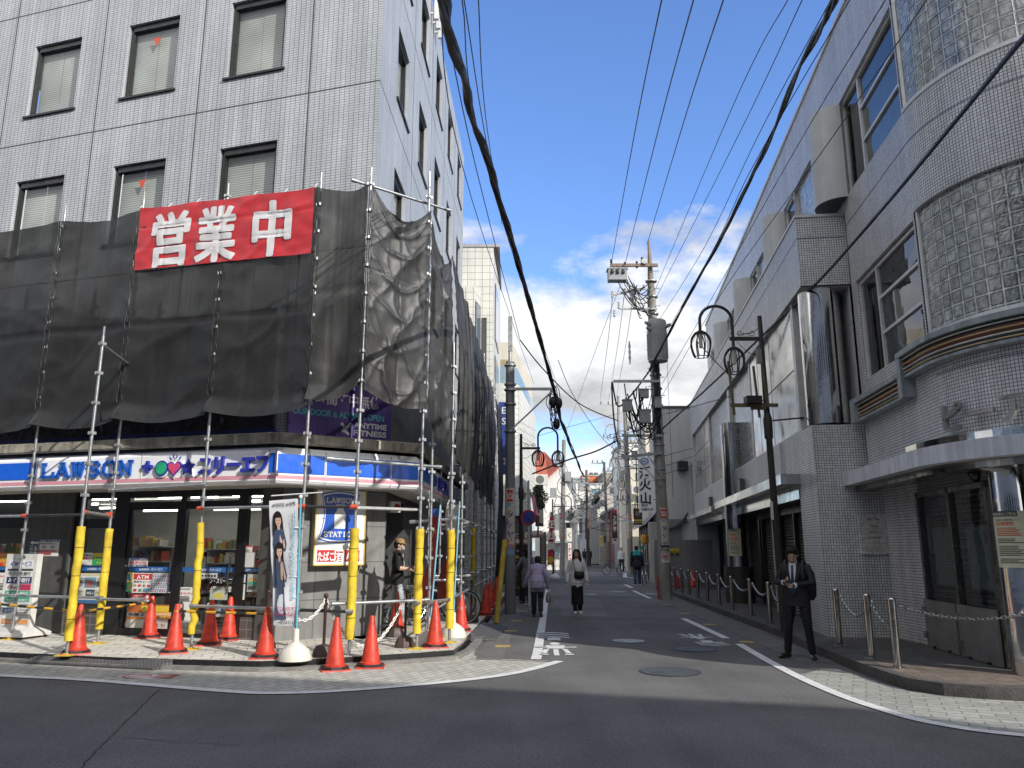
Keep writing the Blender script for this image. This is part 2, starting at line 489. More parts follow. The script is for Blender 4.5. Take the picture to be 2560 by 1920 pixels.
KL = [G(-330, 1612, .13), G(0, 1629, .13), G(300, 1643, .13), G(600, 1651, .13), G(650, 1652, .13), G(800, 1646, .13), G(944, 1637, .13), G(1057, 1630, .13), G(1132, 1624, .13), G(1150, 1608, .13), G(1168, 1590, .13)]
KL = [(p.x, p.y) for p in KL]
KL = [(-16, KL[0][1] + (KL[0][0] + 16) * .27)] + KL + [(-.45, 22), (-.2, 28.6)]
pav = KL + [(-2.0, 28.6), (-2.55, 14.0), (-3.0, 14.4), (-16, 18.2)]
struct(MB().prism(pav, -.01, .13), 'pavement', [PAVL])
struct(MB().strip([(p[0] + (.02 if i > 9 else 0), p[1] - (.02 if i <= 9 else 0)) for i, p in enumerate(KL)], .05, .128, h=.14), 'kerb', GRAN)
kout = [(p[0] + (.17 if i > 9 else .04), p[1] - (.11 if i <= 9 else .02)) for i, p in enumerate(KL)]
struct(MB().strip(kout, .13, .055, h=.06), 'kerb', KERB)

WLL = [G(*p) for p in [(-330, 1668), (0, 1690), (200, 1700), (400, 1716), (560, 1729), (660, 1734), (780, 1732), (900, 1725), (1000, 1717), (1100, 1708), (1200, 1697), (1280, 1685), (1345, 1670), (1398, 1654)]]
WLL = spline([(p.x, p.y, 0) for p in WLL], 4)
brk = [(p[0], p[1]) for p in kout[1:12]] + [(-.6, 12.9), (-.2, 12.5), (.5, 12.35), (.7, 12.2)] + [(p.x, p.y) for p in WLL[::-1]] + [(-16, 14.2)]
struct(MB().poly([(x, y, .005) for x, y in brk]), 'brick_paving', BRK)
LINE = M('road_marking_paint', (.66, .66, .64), .7, var=.2, vs=7, fine=.18)
struct(MB().strip(WLL, .15, .010), 'road_marking', LINE)
WR = [G(*p) for p in [(1848, 1611), (1920, 1653), (1990, 1690), (2060, 1722), (2130, 1750), (2215, 1778), (2300, 1802), (2420, 1824), (2560, 1840), (2760, 1856)]]
WR = spline([(p.x, p.y, 0) for p in WR], 4)
KR = [G(*p, .13) for p in [(1676, 1478), (1800, 1522), (1964, 1580), (2030, 1610), (2130, 1650)]]
KR = [(5.95, 33.2)] + [(p.x, p.y) for p in KR] + [(4.72, 10.3), (4.76, 9.85), (4.95, 9.55), (5.3, 9.35), (5.75, 9.2), (9, 8.3), (14, 6.9)]
struct(MB().strip(WR, .14, .010), 'road_marking', LINE)
b2 = [(p.x, p.y) for p in WR[8:]] + [(14, 5.6), (14, 6.8), (9, 8.2), (5.75, 9.1), (5.3, 9.25), (4.9, 9.45), (4.68, 9.8), (4.62, 10.4), (4.6, 11.2), (4.25, 11.4)]
struct(MB().poly([(x, y, .005) for x, y in b2]), 'brick_paving', BRK2)
pr = KR + [(14, 12), (8, 12.5), (7.4, 15), (10.0, 33.4)]
struct(MB().prism(pr, -.01, .13), 'pavement', PAVR)
struct(MB().poly([(4.84, 10.3, .134), (4.88, 9.86, .134), (5.05, 9.62, .134), (5.35, 9.46, .134), (5.8, 9.32, .134), (9, 8.42, .134), (9, 9.6, .134), (6.1, 10.5, .134), (5.5, 10.9, .134), (4.95, 11.3, .134)]), 'pavement', PAVRED)
struct(MB().strip([(x + .06, y) for x, y in KR], .14, .137, h=.15), 'kerb', M('dark_kerb_stone', (.085, .08, .075), .8, var=.35, vs=5, bump=.4, bs=40, fine=.25))
# concrete gutters on both sides of the lane
struct(MB().strip([(4.52 + .0475 * (y - 12), y) for y in (12.2, 16, 20, 26, 33)], .55, .006), 'gutter', M('gutter_concrete', (.14, .135, .125), .85, var=.3, vs=3, fine=.2))
struct(MB().strip([(-.33 + .04 * (y - 13), y) for y in (12.45, 16, 20, 26, 60)], .42, .006), 'gutter', M('gutter_concrete', (.14, .135, .125), .85))
# lane edge lines
struct(MB().strip([(.36, 12.45), (.40, 13), (1.49, 33.6)], .16, .010), 'road_marking', LINE)
for a, b_, w_ in [((1708, 1547), (1816, 1597), .15), ((1583, 1477), (1626, 1497), .15), ((1562, 1462), (1580, 1470), .15), ((1561, 1430), (1563, 1444), .25)]:
    p, q = G(*a), G(*b_)
    struct(MB().strip([p, q], w_, .010), 'road_marking', LINE)
for a, b_, w_ in [((1570, 1444), (1590, 1446), .3), ((1612, 1484), (1640, 1486), .25), ((1480, 1423), (1530, 1424), .35), ((1481, 1418), (1560, 1416), .2)]:
    struct(MB().strip([G(*a), G(*b_)], w_, .010), 'road_marking', LINE)

# asphalt patches, seams and cracks
def gp(pts, z): return [G(x, y, 0).xy.to_tuple() + (z,) for x, y in pts]
struct(MB().poly(gp([(1388, 1497), (1497, 1497), (1522, 1541), (1404, 1541), (1398, 1519), (1376, 1519)], .004)), 'road_patch', ASPH2)
struct(MB().poly(gp([(1366, 1473), (1585, 1477), (1610, 1492), (1366, 1489)], .004)), 'road_patch', ASPH2)
struct(MB().poly(gp([(1366, 1449), (1560, 1450), (1570, 1461), (1366, 1459)], .004)), 'road_patch', ASPH3)
struct(MB().poly(gp([(1366, 1431), (1545, 1431), (1552, 1440), (1366, 1440)], .004)), 'road_patch', ASPH2)
CRK = M('tar_seam', (.012, .012, .012), .7)
def crack(pts, w_):
    P = [G(x, y) for x, y in pts]; Q = []
    for i in range(len(P) - 1):
        for j in range(8):
            q = P[i].lerp(P[i + 1], j / 8); Q.append(q + Vector((random.uniform(-.012, .012), random.uniform(-.012, .012), 0)))
    Q.append(P[-1])
    struct(MB().strip(Q, [w_ * random.uniform(.4, 1.2) for _ in Q], .004), 'road_crack', CRK)
crack([(407, 1717), (350, 1770), (280, 1840), (225, 1893), (200, 1925)], .013)
crack([(270, 1846), (330, 1846), (450, 1856), (560, 1862), (640, 1866)], .008)
crack([(1382, 1503), (1386, 1515)], .02)

# painted bicycle and walker pictograms with chevrons
def pict(M2, z=.010):
    """M2 maps pictogram units (x right, y forward) to the ground"""
    mb = MB()
    def P(pts): mb.poly([Vector((*M2(x, y), z)) for x, y in pts])
    for k in range(3):
        y0 = 1.75 + .26 * k
        P([(-.42, y0), (0, y0 + .16), (.42, y0), (.42, y0 + .11), (0, y0 + .27), (-.42, y0 + .11)])
    P([(-.17, 1.5), (.17, 1.5), (.17, 1.78), (0, 1.86), (-.17, 1.78)])
    P([(.13 * math.cos(a * PI / 5), 1.12 + .13 * math.sin(a * PI / 5)) for a in range(10)])
    P([(-.2, .62), (.2, .62), (.24, .95), (-.24, .95)])
    P([(-.5, .72), (-.2, .72), (-.2, .80), (-.5, .80)]); P([(.2, .72), (.5, .72), (.5, .80), (.2, .80)])
    P([(-.06, 0), (.06, 0), (.06, .55), (-.06, .55)])
    P([(-.34, .18), (-.22, .18), (-.15, .58), (-.27, .58)]); P([(.22, .18), (.34, .18), (.27, .58), (.15, .58)])
    P([(-.38, .05), (-.18, .05), (-.18, .13), (-.38, .13)]); P([(.18, .05), (.38, .05), (.38, .13), (.18, .13)])
    struct(mb, 'road_marking', LINE)
o1 = G(1392, 1640); pict(lambda x, y: (o1.x + x * .72 + .045 * y, o1.y + y * 1.38))
o2 = G(1707, 1589)
def m2f(x, y):
    a = G(1722, 1586); b_ = G(1790, 1614)
    d = (b_ - a).xy; d2 = Vector((d.y, -d.x)).normalized() * -.62
    q = a.xy + d.normalized() * 0 + d * (y / 2.4) + d2 * x
    return (q.x, q.y)
pict(m2f)

# manhole covers
def manholeM(name, base):
    m, t, n, l, b = nt(name)
    co = n.new('ShaderNodeTexCoord').outputs['Object']
    vo = n.new('ShaderNodeTexVoronoi'); vo.inputs['Scale'].default_value = 14; vo.feature = 'DISTANCE_TO_EDGE'; l.new(co, vo.inputs['Vector'])
    f = ramp(n, l, vo.outputs['Distance'], .0, .2, .45, 1.5)
    l.new(tint(n, l, L3(base), f), b.inputs['Base Color']); b.inputs['Roughness'].default_value = .5; b.inputs['Metallic'].default_value = .4
    bp = n.new('ShaderNodeBump'); bp.inputs['Strength'].default_value = .6; bp.inputs['Distance'].default_value = .01
    l.new(vo.outputs['Distance'], bp.inputs['Height']); l.new(bp.outputs[0], b.inputs['Normal'])
    return m
MH1 = manholeM('pale_cast_iron', (.3, .29, .27)); MH2 = manholeM('dark_cast_iron', (.085, .084, .08))
def manhole(px, py, r, m, lab):
    c = G(px, py); t = thing('manhole_cover', lab, 'manhole cover', (c.x, c.y, .004))
    MB().lathe((c.x, c.y, 0), [(r, .004), (r, .008), (r * .9, .008)], 28).build('frame', M('iron_rim', (.04, .04, .04), .6), t)
    MB().lathe((c.x, c.y, 0), [(r * .9, .004), (r * .9, .010), (0, .010)], 28).build('cover', m, t)
manhole(1571, 1603, .33, MH1, 'pale speckled round manhole cover in the middle of the lane nearest the sunlit strip')
manhole(1737, 1624, .36, MH2, 'dark low manhole cover beside the right edge line of the lane')
manhole(1675, 1680, .42, MH2, 'large dark manhole cover lying in the sunlit strip of the crossing')
manhole(1478, 1486, .3, MH1, 'small pale manhole cover just right of the walking woman')
manhole(1545, 1480, .35, MH1, 'pale oblong manhole cover beyond the walking woman near the dashed line')
# yellow survey plates
YP = M('worn_yellow_plate', (.42, .30, .10), .7, var=.35, vs=25)
ords = ['nearest', 'second nearest', 'third nearest', 'fourth nearest', 'farthest']
for side, lst in (('left', [(1257, 1616), (1277, 1578), (1291, 1553), (1304, 1528), (1315, 1511)]), ('right', [(1867, 1606), (1774, 1562), (1712, 1534), (1667, 1512)])):
    for i, p in enumerate(lst):
        c = G(*p); o = MB().box(c.x - .13, c.x + .13, c.y - .15, c.y + .15, .004, .009).build('marker_plate', YP)
        tag(o, 'worn yellow plate on the road by the %s gutter, %s to the crossing' % (side, ords[i] if not (side == 'right' and i == 3) else 'farthest'), 'road plate', 'yellow road plates along both gutters')
# ramps at the kerb
RAMP = tileM('chequer_plate', (.12, .115, .115), (.04, .04, .04), .05, .05, .006, .2, .55, .5, .8)
def ramp_plate(q, lab):
    a, b_, c, d = q
    mb = MB(); up = Vector((0, 0, .02)); a0, b0, c0, d0 = [Vector((v.x, v.y, .012)) for v in q]
    mb.quad(a + up, b_ + up, c + up, d + up); mb.quad(a0, b0, b_ + up, a + up); mb.quad(b0, c0, c + up, b_ + up); mb.quad(c0, d0, d + up, c + up); mb.quad(d0, a0, a + up, d + up)
    tag(mb.build('kerb_ramp', RAMP), lab, 'ramp')
ramp_plate([G(48, 1658, .01), G(382, 1675, .01), G(432, 1652, .11), G(108, 1638, .11)], 'long grey chequered kerb ramp in front of the shop doors')
ramp_plate([G(1240, 1600, .01), G(1268, 1568, .01), G(1206, 1557, .13), G(1176, 1586, .13)], 'short grey ribbed kerb ramp at the lane side of the corner')
c = G(362, 1692); q = MB(); q.quad(*[G(*p) + Vector((0, 0, .009)) for p in [(287, 1694), (345, 1686), (436, 1690), (385, 1701)]])
q.tube([(c.x - .1 + .17 * math.cos(2 * PI * k / 24), c.y + .15 * math.sin(2 * PI * k / 24), .010) for k in range(25)], .018, 4, 1, cap=False, sq=.2)
for k in range(4): q.box(c.x + .15, c.x + .42, c.y - .18 + .09 * k, c.y - .14 + .09 * k, .010, .012, 1)
q.bar((c.x - .2, c.y - .08, .012), (c.x + .0, c.y + .08, .012), .03, .002, 1)
tag(q.build('pavement_sticker', [M('sticker_white', (.6, .58, .56), .6, var=.15), M('sticker_red', (.42, .06, .07), .6)]), 'white sticker with red no smoking ring on the brick paving', 'sticker')
# ------------------------------------------------------------------ office building with the shop in its base
from mathutils import noise as mn
TILE_F = tileM('grey_wall_tiles', (.53, .555, .59), (.15, .158, .165), .107, .0535, .0055, .09, .42, 0.0, .35, 0, .2, .5)
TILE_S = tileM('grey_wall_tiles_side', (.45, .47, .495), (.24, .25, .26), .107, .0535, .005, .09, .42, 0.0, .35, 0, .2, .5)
JOINT = M('wall_joint', (.07, .072, .075), .8)
WINF = M('black_window_frame', (.018, .018, .019), .35)
PANE = glassM('office_pane', (.86, .88, .87), .96)
def blindM():
    m, t, n, l, b = nt('venetian_blind')
    uv = n.new('ShaderNodeUVMap').outputs[0]
    sp = n.new('ShaderNodeSeparateXYZ'); l.new(uv, sp.inputs[0])
    mm = n.new('ShaderNodeMath'); mm.operation = 'MULTIPLY'; mm.inputs[1].default_value = 2 * PI / .05; l.new(sp.outputs['Y'], mm.inputs[0])
    si = n.new('ShaderNodeMath'); si.operation = 'SINE'; l.new(mm.outputs[0], si.inputs[0])
    ps = n.new('ShaderNodeNewGeometry').outputs['Position']
    l.new(tint(n, l, (.60, .615, .585), mulv(n, l, ramp(n, l, si.outputs[0], -1, 1, .55, 1.15), ramp(n, l, noise(n, l, ps, .8, 2), .3, .7, .7, 1.2))), b.inputs['Base Color'])
    b.inputs['Roughness'].default_value = .5
    return m
BLIND = blindM()
RED = C(.62, .08, .04, .5)

def wallgrid(mb, fr, a0, a1, z0, z1, holes, depth, mi=0, rev=0):
    A = sorted({a0, a1, *[h[0] for h in holes], *[h[1] for h in holes]}); Z = sorted({z0, z1, *[h[2] for h in holes], *[h[3] for h in holes]})
    for i in range(len(A) - 1):
        for j in range(len(Z) - 1):
            ca, cz = (A[i] + A[i + 1]) / 2, (Z[j] + Z[j + 1]) / 2
            if any(h[0] < ca < h[1] and h[2] < cz < h[3] for h in holes): continue
            mb.fquad(fr, A[i], A[i + 1], Z[j], Z[j + 1], 0, mi)
    P = fr.pt
    for h in holes:
        x0, x1, y0, y1 = h[:4]
        mb.quad(P(x0, y0), P(x0, y1), P(x0, y1, -depth), P(x0, y0, -depth), rev)
        mb.quad(P(x1, y0), P(x1, y1), P(x1, y1, -depth), P(x1, y0, -depth), rev)
        mb.quad(P(x0, y1), P(x1, y1), P(x1, y1, -depth), P(x0, y1, -depth), rev)
        mb.quad(P(x0, y0), P(x1, y0), P(x1, y0, -depth), P(x0, y0, -depth), rev)

def office_window(root, fr, a0, a1, z0, z1, mark=False, seed=0, d=.15):
    rr = random.Random(seed)
    mb = MB(); f = .07
    mb.fbox(fr, a0, a0 + f, z0, z1, -d, -d + .07); mb.fbox(fr, a1 - f, a1, z0, z1, -d, -d + .07)
    mb.fbox(fr, a0 + f, a1 - f, z0, z0 + f, -d, -d + .07); mb.fbox(fr, a0 + f, a1 - f, z1 - f * 1.9, z1, -d, -d + .09)
    mb.fbox(fr, a0 + f, a0 + f + .03, z0 + f, z1 - f * 1.9, -d, -d + .05); mb.fbox(fr, a1 - f - .03, a1 - f, z0 + f, z1 - f * 1.9, -d, -d + .05)
    w_ = mb.build('window', WINF, root)
    MB().fquad(fr, a0 + f, a1 - f, z0 + f, z1 - f, -d + .02).build('pane', PANE, w_)
    b = MB(); k = 2
    top = z1 - f
    for i in range(k):
        x0 = lerp(a0 + f, a1 - f, i / k) + .004; x1 = lerp(a0 + f, a1 - f, (i + 1) / k) - .004
        b.fquad(fr, x0, x1, z0 + f, top, -d - .05 - rr.random() * .01)
    b.build('blind', BLIND, w_)
    MB().fbox(fr, a0 - .06, a1 + .06, z0 - .045, z0 - .002, -.1, .045).build('sill', WINF, w_)
    if mark:
        c = (a0 + a1) / 2; t = z1 - .34
        MB().poly([fr.pt(c - .1, t, -d + .03), fr.pt(c + .1, t, -d + .03), fr.pt(c, t - .2, -d + .03)]).build('red_triangle', RED, w_)

FH = 3.31
office = thing('office_building', 'grey tiled office block with black framed windows above the corner shop', 'building', (-2.5, 13.26, 0))
fw = [(2.15, 3.45), (4.73, 6.03), (7.30, 8.60), (9.87, 11.17), (12.44, 13.74)]
fholes = [(a, b_, z, z + 1.75) for a, b_ in fw for z in (11.0 - 2 * FH, 11.0 - FH, 11.0, 11.0 + FH)]
sw = [(1.65, 2.98), (4.50, 5.83), (7.33, 8.65), (10.2, 11.5), (13.12, 14.42)]
sholes = [(a, b_, z, z + 1.73) for a, b_ in sw for z in (11.0 - FH, 11.0, 11.0 + FH)]
mb = MB()
wallgrid(mb, FF, 0, 16, 5.0, 16.9, [h for h in fholes if h[2] > 5], .15, 0, 0)
wallgrid(mb, FF, 1.56, 16, 3.3, 5.0, [], .15, 0, 0)
wallgrid(mb, FS, 0, 15.33, 5.0, 16.9, sholes, .15, 1, 1)
wallgrid(mb, FS, 1.5, 15.33, .13, 5.0, [(1.75, 3.9, .13, 2.6)], 1.4, 2, 3)
mb.fquad(CH, 0, 1.98, 2.6, 5.0, 0, 1)
mb.poly([FF.pt(0, 16.9), FF.pt(16, 16.9), FF.pt(16, 16.9, -13), FS.pt(15.33, 16.9)], 0)
mb.poly([FF.pt(0, 5.0), FF.pt(1.56, 5.0), CH.pt(1.98, 5.0)], 0)
mb.quad(FS.pt(15.33, 0), FS.pt(15.33, 16.9), FF.pt(16, 16.9, -13), FF.pt(16, 0, -13), 0)
for z in (10.33 - FH, 10.33, 10.33 + FH):
    mb.fbox(FF, 0, 16, z - .014, z + .014, -.01, .003, 3); mb.fbox(FS, 0, 15.33, z - .012, z + .012, -.01, .003, 3)
for a in (1.515, 4.09, 6.67, 9.24, 11.8):
    mb.fbox(FF, a - .013, a + .013, 5, 16.9, -.01, .004, 3)
for a in (3.63, 6.57, 9.4, 12.3):
    mb.fbox(FS, a - .011, a + .011, 5, 16.9, -.01, .004, 3)
DARKWALL = M('charcoal_stone_cladding', (.085, .083, .08), .6, var=.18, vs=4, bump=.15, bs=30, streak=.2)
mb.build('wall', [TILE_F, TILE_S, DARKWALL, JOINT], office)
i = 0
for h in fholes:
    if h[2] > 5: office_window(office, FF, *h, mark=(abs(h[0] - 4.73) < .01), seed=i); i += 1
for h in sholes: office_window(office, FS, *h, seed=i); i += 1
# first floor windows behind the netting, with a blue band
mb = MB(); mb.fbox(FF, 1.9, 15, 4.1, 6.0, .0, .02)
mb.build('window_band', M('dark_glass', (.02, .022, .028), .12, spec=.6), office)
MB().fbox(FF, 1.75, 15, 3.62, 3.76, .0, .05).build('blue_band', C(.012, .016, .09, .4), office)
pieces(MB().fbox(FF, 1.75, 15, 3.76, 4.1, .0, .03, 0), 'dark_band', C(.02, .02, .022, .3), office)
# rooftop brackets on the lane side
mb = MB()
for k, (px_, py_) in enumerate(((1078, 10), (1083, 34), (1088, 58))):
    a, z = FS.px(px_, py_)
    mb.fbox(FS, a - .05, a + .05, z - .5, z + .3, .1, .22); mb.bar(FS.pt(a, z - .3, 0), FS.pt(a, z - .3, .2), .05, .05)
pieces(mb, 'antenna_bracket', C(.6, .6, .6), office)
# canopy ledge above the fascia
LEDGE = M('stained_canopy_metal', (.34, .31, .25), .6, var=.4, vs=4, streak=.45)
K1 = FF.pt(1.11, 0, .95); K2 = Vector((-1.68, 14.1, 0))
def ring(o):       # plan line of the fascia pushed o outwards from its face
    a = FF.pt(16, 0, .95 + o); k1 = K1 + (FF.n * .83 + CH.n * .30) * o; k2 = K2 + (CH.n * .72 + FS.n * .60) * o
    b_ = Vector((K2.x + .038 * 9, K2.y + 9, 0)) + FS.n * o
    return [a, k1, k2, b_]
def band(mb, z0, z1, o0, o1, mi=0, rng=None):
    r0, r1 = ring(o0), ring(o1)
    for i in range(3):
        if rng and i not in rng: continue
        a, b_, c, d = r0[i], r0[i + 1], r1[i + 1], r1[i]
        mb.quad((a.x, a.y, z0), (b_.x, b_.y, z0), (c.x, c.y, z1), (d.x, d.y, z1), mi)
mb = MB(); inn = [FF.pt(16, 0, -.02), FF.pt(1.56, 0, -.02), CH.pt(1.98, 0, -.02), FS.pt(11, 0, -.02)]
o_ = ring(.06)
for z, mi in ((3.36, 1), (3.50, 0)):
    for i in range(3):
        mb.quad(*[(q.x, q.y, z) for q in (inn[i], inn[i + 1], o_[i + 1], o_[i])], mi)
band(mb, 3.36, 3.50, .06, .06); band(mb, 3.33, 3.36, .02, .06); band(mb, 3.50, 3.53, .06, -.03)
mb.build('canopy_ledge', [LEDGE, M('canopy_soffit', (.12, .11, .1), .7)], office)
# soffit under the fascia
mb = MB(); o_ = ring(-.02)
for i in range(3): mb.quad(*[(q.x, q.y, 2.70) for q in (inn[i], inn[i + 1], o_[i + 1], o_[i])])
mb.build('soffit', M('cream_soffit', (.42, .40, .36), .6, var=.15), office)

# ---- shop front (run = to the right, seen from the street)
SH = Fr((-2.5, 13.26), (.96, -.28), (-.28, -.96))
mb = MB()
mb.fbox(SH, -7.20, -6.05, .13, 2.7, -.3, .0)           # broad pillar
mb.fbox(SH, -1.95, -1.555, .13, 2.7, -.3, -.002)
pieces(mb, 'shop_pillar', DARKWALL, office)
mb = MB()
wallgrid(mb, CH, 0, 1.98, .13, 2.72, [], .1)
for z in (.78, 1.42, 2.05): mb.fbox(CH, 0, 1.98, z - .006, z + .006, -.01, .002, 1)
for a in (.0, .66, 1.32, 1.97): mb.fbox(CH, a - .005, a + .005, .13, 2.7, -.01, .002, 1)
mb.build('corner_wall', [M('grey_stone_panel', (.20, .198, .19), .7, var=.2, vs=3, bump=.15, bs=50, streak=.15), JOINT], office)
FRM = M('shop_black_frame', (.012, .012, .013), .4)
mb = MB()
for a0, a1 in ((-6.05, -5.80), (-5.14, -4.82), (-3.69, -3.57), (-2.47, -2.28)):
    mb.fbox(SH, a0, a1, .13, 2.7, -.16, -.06)
for a0, a1, z0, z1 in ((-16, -1.95, 2.58, 2.70), (-16, -7.2, 2.05, 2.25), (-5.8, -5.14, 2.03, 2.2), (-4.82, -3.69, 2.36, 2.5), (-3.57, -2.47, 2.36, 2.5), (-2.28, -1.95, 2.36, 2.42), (-4.82, -3.69, .13, .26), (-3.57, -2.47, .13, .20), (-5.8, -5.14, .50, .56), (-2.28, -1.95, .50, .56)):
    mb.fbox(SH, a0, a1, z0, z1, -.15, -.07)
mb.fbox(SH, -4.82, -4.74, .26, 2.36, -.14, -.08); mb.fbox(SH, -3.77, -3.69, .26, 2.36, -.14, -.08)
pieces(mb, 'shop_frame', FRM, office)
TB = tileM('brown_base_tiles', (.10, .085, .078), (.22, .21, .2), .15, .15, .006, .1, .4, 0)
mb = MB(); mb.fbox(SH, -6.05, -5.14, .13, .50, -.2, -.05); mb.fbox(SH, -2.28, -1.95, .13, .50, -.2, -.05); mb.fbox(SH, -16, -7.2, .13, .5, -.2, -.05)
pieces(mb, 'tile_base', TB, office)
SG = glassM('shop_glass', (.74, .76, .75), .95, wav=.02)
mb = MB(); mb.fquad(SH, -16, -7.2, .5, 2.6, -.11); mb.fquad(SH, -5.8, -5.14, .5, 2.6, -.11); mb.fquad(SH, -2.28, -1.95, .5, 2.6, -.11)
mb.fquad(SH, -5.14, -2.28, 2.48, 2.6, -.11)
pieces(mb, 'shop_window', SG, office)
for a0, a1 in ((-4.82, -3.69), (-3.57, -2.47)):
    d = MB().fquad(SH, a0, a1, .2, 2.4, -.11).build('door', SG, office)
    MB().fbox(SH, a1 - .13, a1 - .10, .9, 1.5, -.1, -.06).build('handle', BRUSHED, d)
BLUEB = C(.03, .13, .38, .4)
mb = MB()
for k, (a0, a1) in enumerate(((-9.5, -7.2), (-5.8, -5.14), (-4.74, -3.77), (-3.57, -2.47), (-2.28, -1.95))):
    mb.fquad(SH, a0, a1, 1.245, 1.33, -.1, 0)
    mb.ftext(SH, 'LAWSON・スリーエフ', (a0 + a1) / 2 + (.05 if k == 1 else 0), 1.265, .055, -.097, 1, align='C', bold=.02, w=min(.5, (a1 - a0) * .9))
mb.ftext(SH, 'ン・スリーエフ', -2.98, 1.06, .1, -.1, 1, bold=.02, w=.46); mb.ftext(SH, 'ノ塚六丁目店', -2.98, .92, .1, -.1, 1, bold=.02, w=.46)
mb.ftext(SH, '24', -3.0, .62, .14, -.1, 1, bold=.03); mb.ftext(SH, 'HOURS', -3.0, .55, .06, -.1, 1, bold=.02)
mb.build('glass_lettering', [BLUEB, WHITE], office)
# the room behind the glass
mb = MB(); P = SH.pt
mb.quad(P(-16, .135, -.2), P(-1.6, .135, -.2), P(-1.6, .135, -7), P(-16, .135, -7), 0)
mb.quad(P(-16, 2.72, -.0), P(-1.6, 2.72, -.0), P(-1.6, 2.72, -7), P(-16, 2.72, -7), 1)
mb.quad(P(-16, .13, -7), P(-1.6, .13, -7), P(-1.6, 2.72, -7), P(-16, 2.72, -7), 1)
mb.quad(P(-1.6, .13, -.3), P(-1.6, .13, -7), P(-1.6, 2.72, -7), P(-1.6, 2.72, -.3), 1)
mb.quad(P(-16, .13, -.2), P(-16, .13, -7), P(-16, 2.72, -7), P(-16, 2.72, -.2), 1)
mb.build('shop_interior', [C(.45, .45, .43, .3), C(.5, .49, .46)], office)
LAMP = M('fluorescent_tube', (1, .98, .92), .5, emit=12.0)
for o in (1.0, 2.4, 3.9, 5.4):
    for a0 in (-9.2, -7.0, -5.0, -3.3):
        MB().fbox(SH, a0, a0 + 1.35, 2.62, 2.66, -o - .06, -o).build('ceiling_light', LAMP, office)
# shelves of goods
GOODS = [C(*c) for c in ((.5, .1, .06), (.55, .42, .1), (.1, .2, .4), (.12, .32, .14), (.6, .58, .52), (.35, .2, .1), (.55, .3, .35))]
SHM = C(.45, .45, .43)
for k, (a0, a1, o, z1) in enumerate(((-9.3, -7.5, 1.2, 1.75), (-5.9, -5.0, 1.6, 1.9), (-4.7, -3.8, 2.2, 1.85), (-3.6, -2.6, 2.0, 1.7), (-2.9, -1.8, 3.2, 2.0))):
    t = thing('shop_shelf', ['pale shelf of packaged goods behind the far left shop window', 'shelf of magazines and goods behind the window left of the glass doors', 'shelf of goods seen through the left glass door', 'low shelf of goods seen through the right glass door', 'tall shelf deep in the shop behind the right window'][k], 'shelf', P((a0 + a1) / 2, .14, -o), 0, 'shelves inside the shop')
    mb = MB(); mb.fbox(SH, a0, a1, .14, z1, -o - .04, -o)
    g = MB(); rr = random.Random(k)
    nz = 6
    for j in range(nz):
        z = lerp(.25, z1 - .2, j / (nz - 1)); mb.fbox(SH, a0, a1, z - .02, z, -o, -o + .35)
        x = a0 + .02
        while x < a1 - .12:
            wd = rr.uniform(.045, .10); g.fbox(SH, x, x + wd - .01, z + .002, z + rr.uniform(.10, .22), -o + .05, -o + rr.uniform(.2, .33), rr.randrange(7)); x += wd
    mb.build('shelf_frame', SHM, t); tag(g.build('goods', GOODS, t), kind='stuff')

# ---- fascia sign
fas = thing('shop_fascia_sign', 'white and blue shop fascia with pink stripe running round the corner', 'shop sign', (K1.x, K1.y, 2.68))
FWHITE = M('fascia_white', (.93, .93, .94), .3, var=.05, coat=.3); FBLUE = M('fascia_blue', (.010, .125, .70), .3, var=.05, coat=.3); FPINK = M('fascia_pink', (.72, .32, .38), .35, var=.08)
mb = MB(); band(mb, 2.68, 2.74, -.06, .0); band(mb, 2.74, 3.20, 0, 0); band(mb, 3.20, 3.28, .0, -.05); band(mb, 3.28, 3.33, -.05, -.4); band(mb, 2.68, 2.68, -.06, -.2)
mb.build('panel', FWHITE, fas)
mb = MB(); band(mb, 2.765, 2.825, .004, .004); mb.build('pink_stripe', FPINK, fas)
FO = FF.off(.95); SHO = SH.off(.95)
CO = Fr((K1.x, K1.y), (K2 - K1).xy, CH.n.xy); SO = Fr((K2.x, K2.y), V, FS.n.xy); LC = (K2 - K1).length
mb = MB()
mb.fbox(SHO, -9.9, -6.04, 2.87, 3.17, 0, .012); mb.fbox(SHO, -1.22, -1.13, 2.86, 3.18, 0, .012)
for a0, a1 in ((.03, .82), (.86, 2.02), (2.06, LC - .02)): mb.fbox(CO, a0, a1, 2.86, 3.17, 0, .012)
mb.fbox(SO, .04, .32, 2.86, 3.17, 0, .012); mb.fbox(SO, 3.9, 9, 2.86, 3.17, 0, .012)
pieces(mb, 'blue_band', FBLUE, fas)
mb = MB()
for a in (-6.0, -3.75, -1.24, -1.11): mb.fbox(SHO, a - .006, a + .006, 2.69, 3.24, -.004, .003)
for a in (.84, 2.04): mb.fbox(CO, a - .006, a + .006, 2.69, 3.24, -.004, .003)
for a in (.36, 3.85, 6.4): mb.fbox(SO, a - .006, a + .006, 2.69, 3.24, -.004, .003)
pieces(mb, 'panel_joint', C(.35, .35, .36), fas)
LBLUE = M('letter_blue', (.012, .11, .50), .35, var=.05, coat=.3); LNAVY = M('letter_navy', (.03, .04, .36), .35, var=.05, coat=.3)
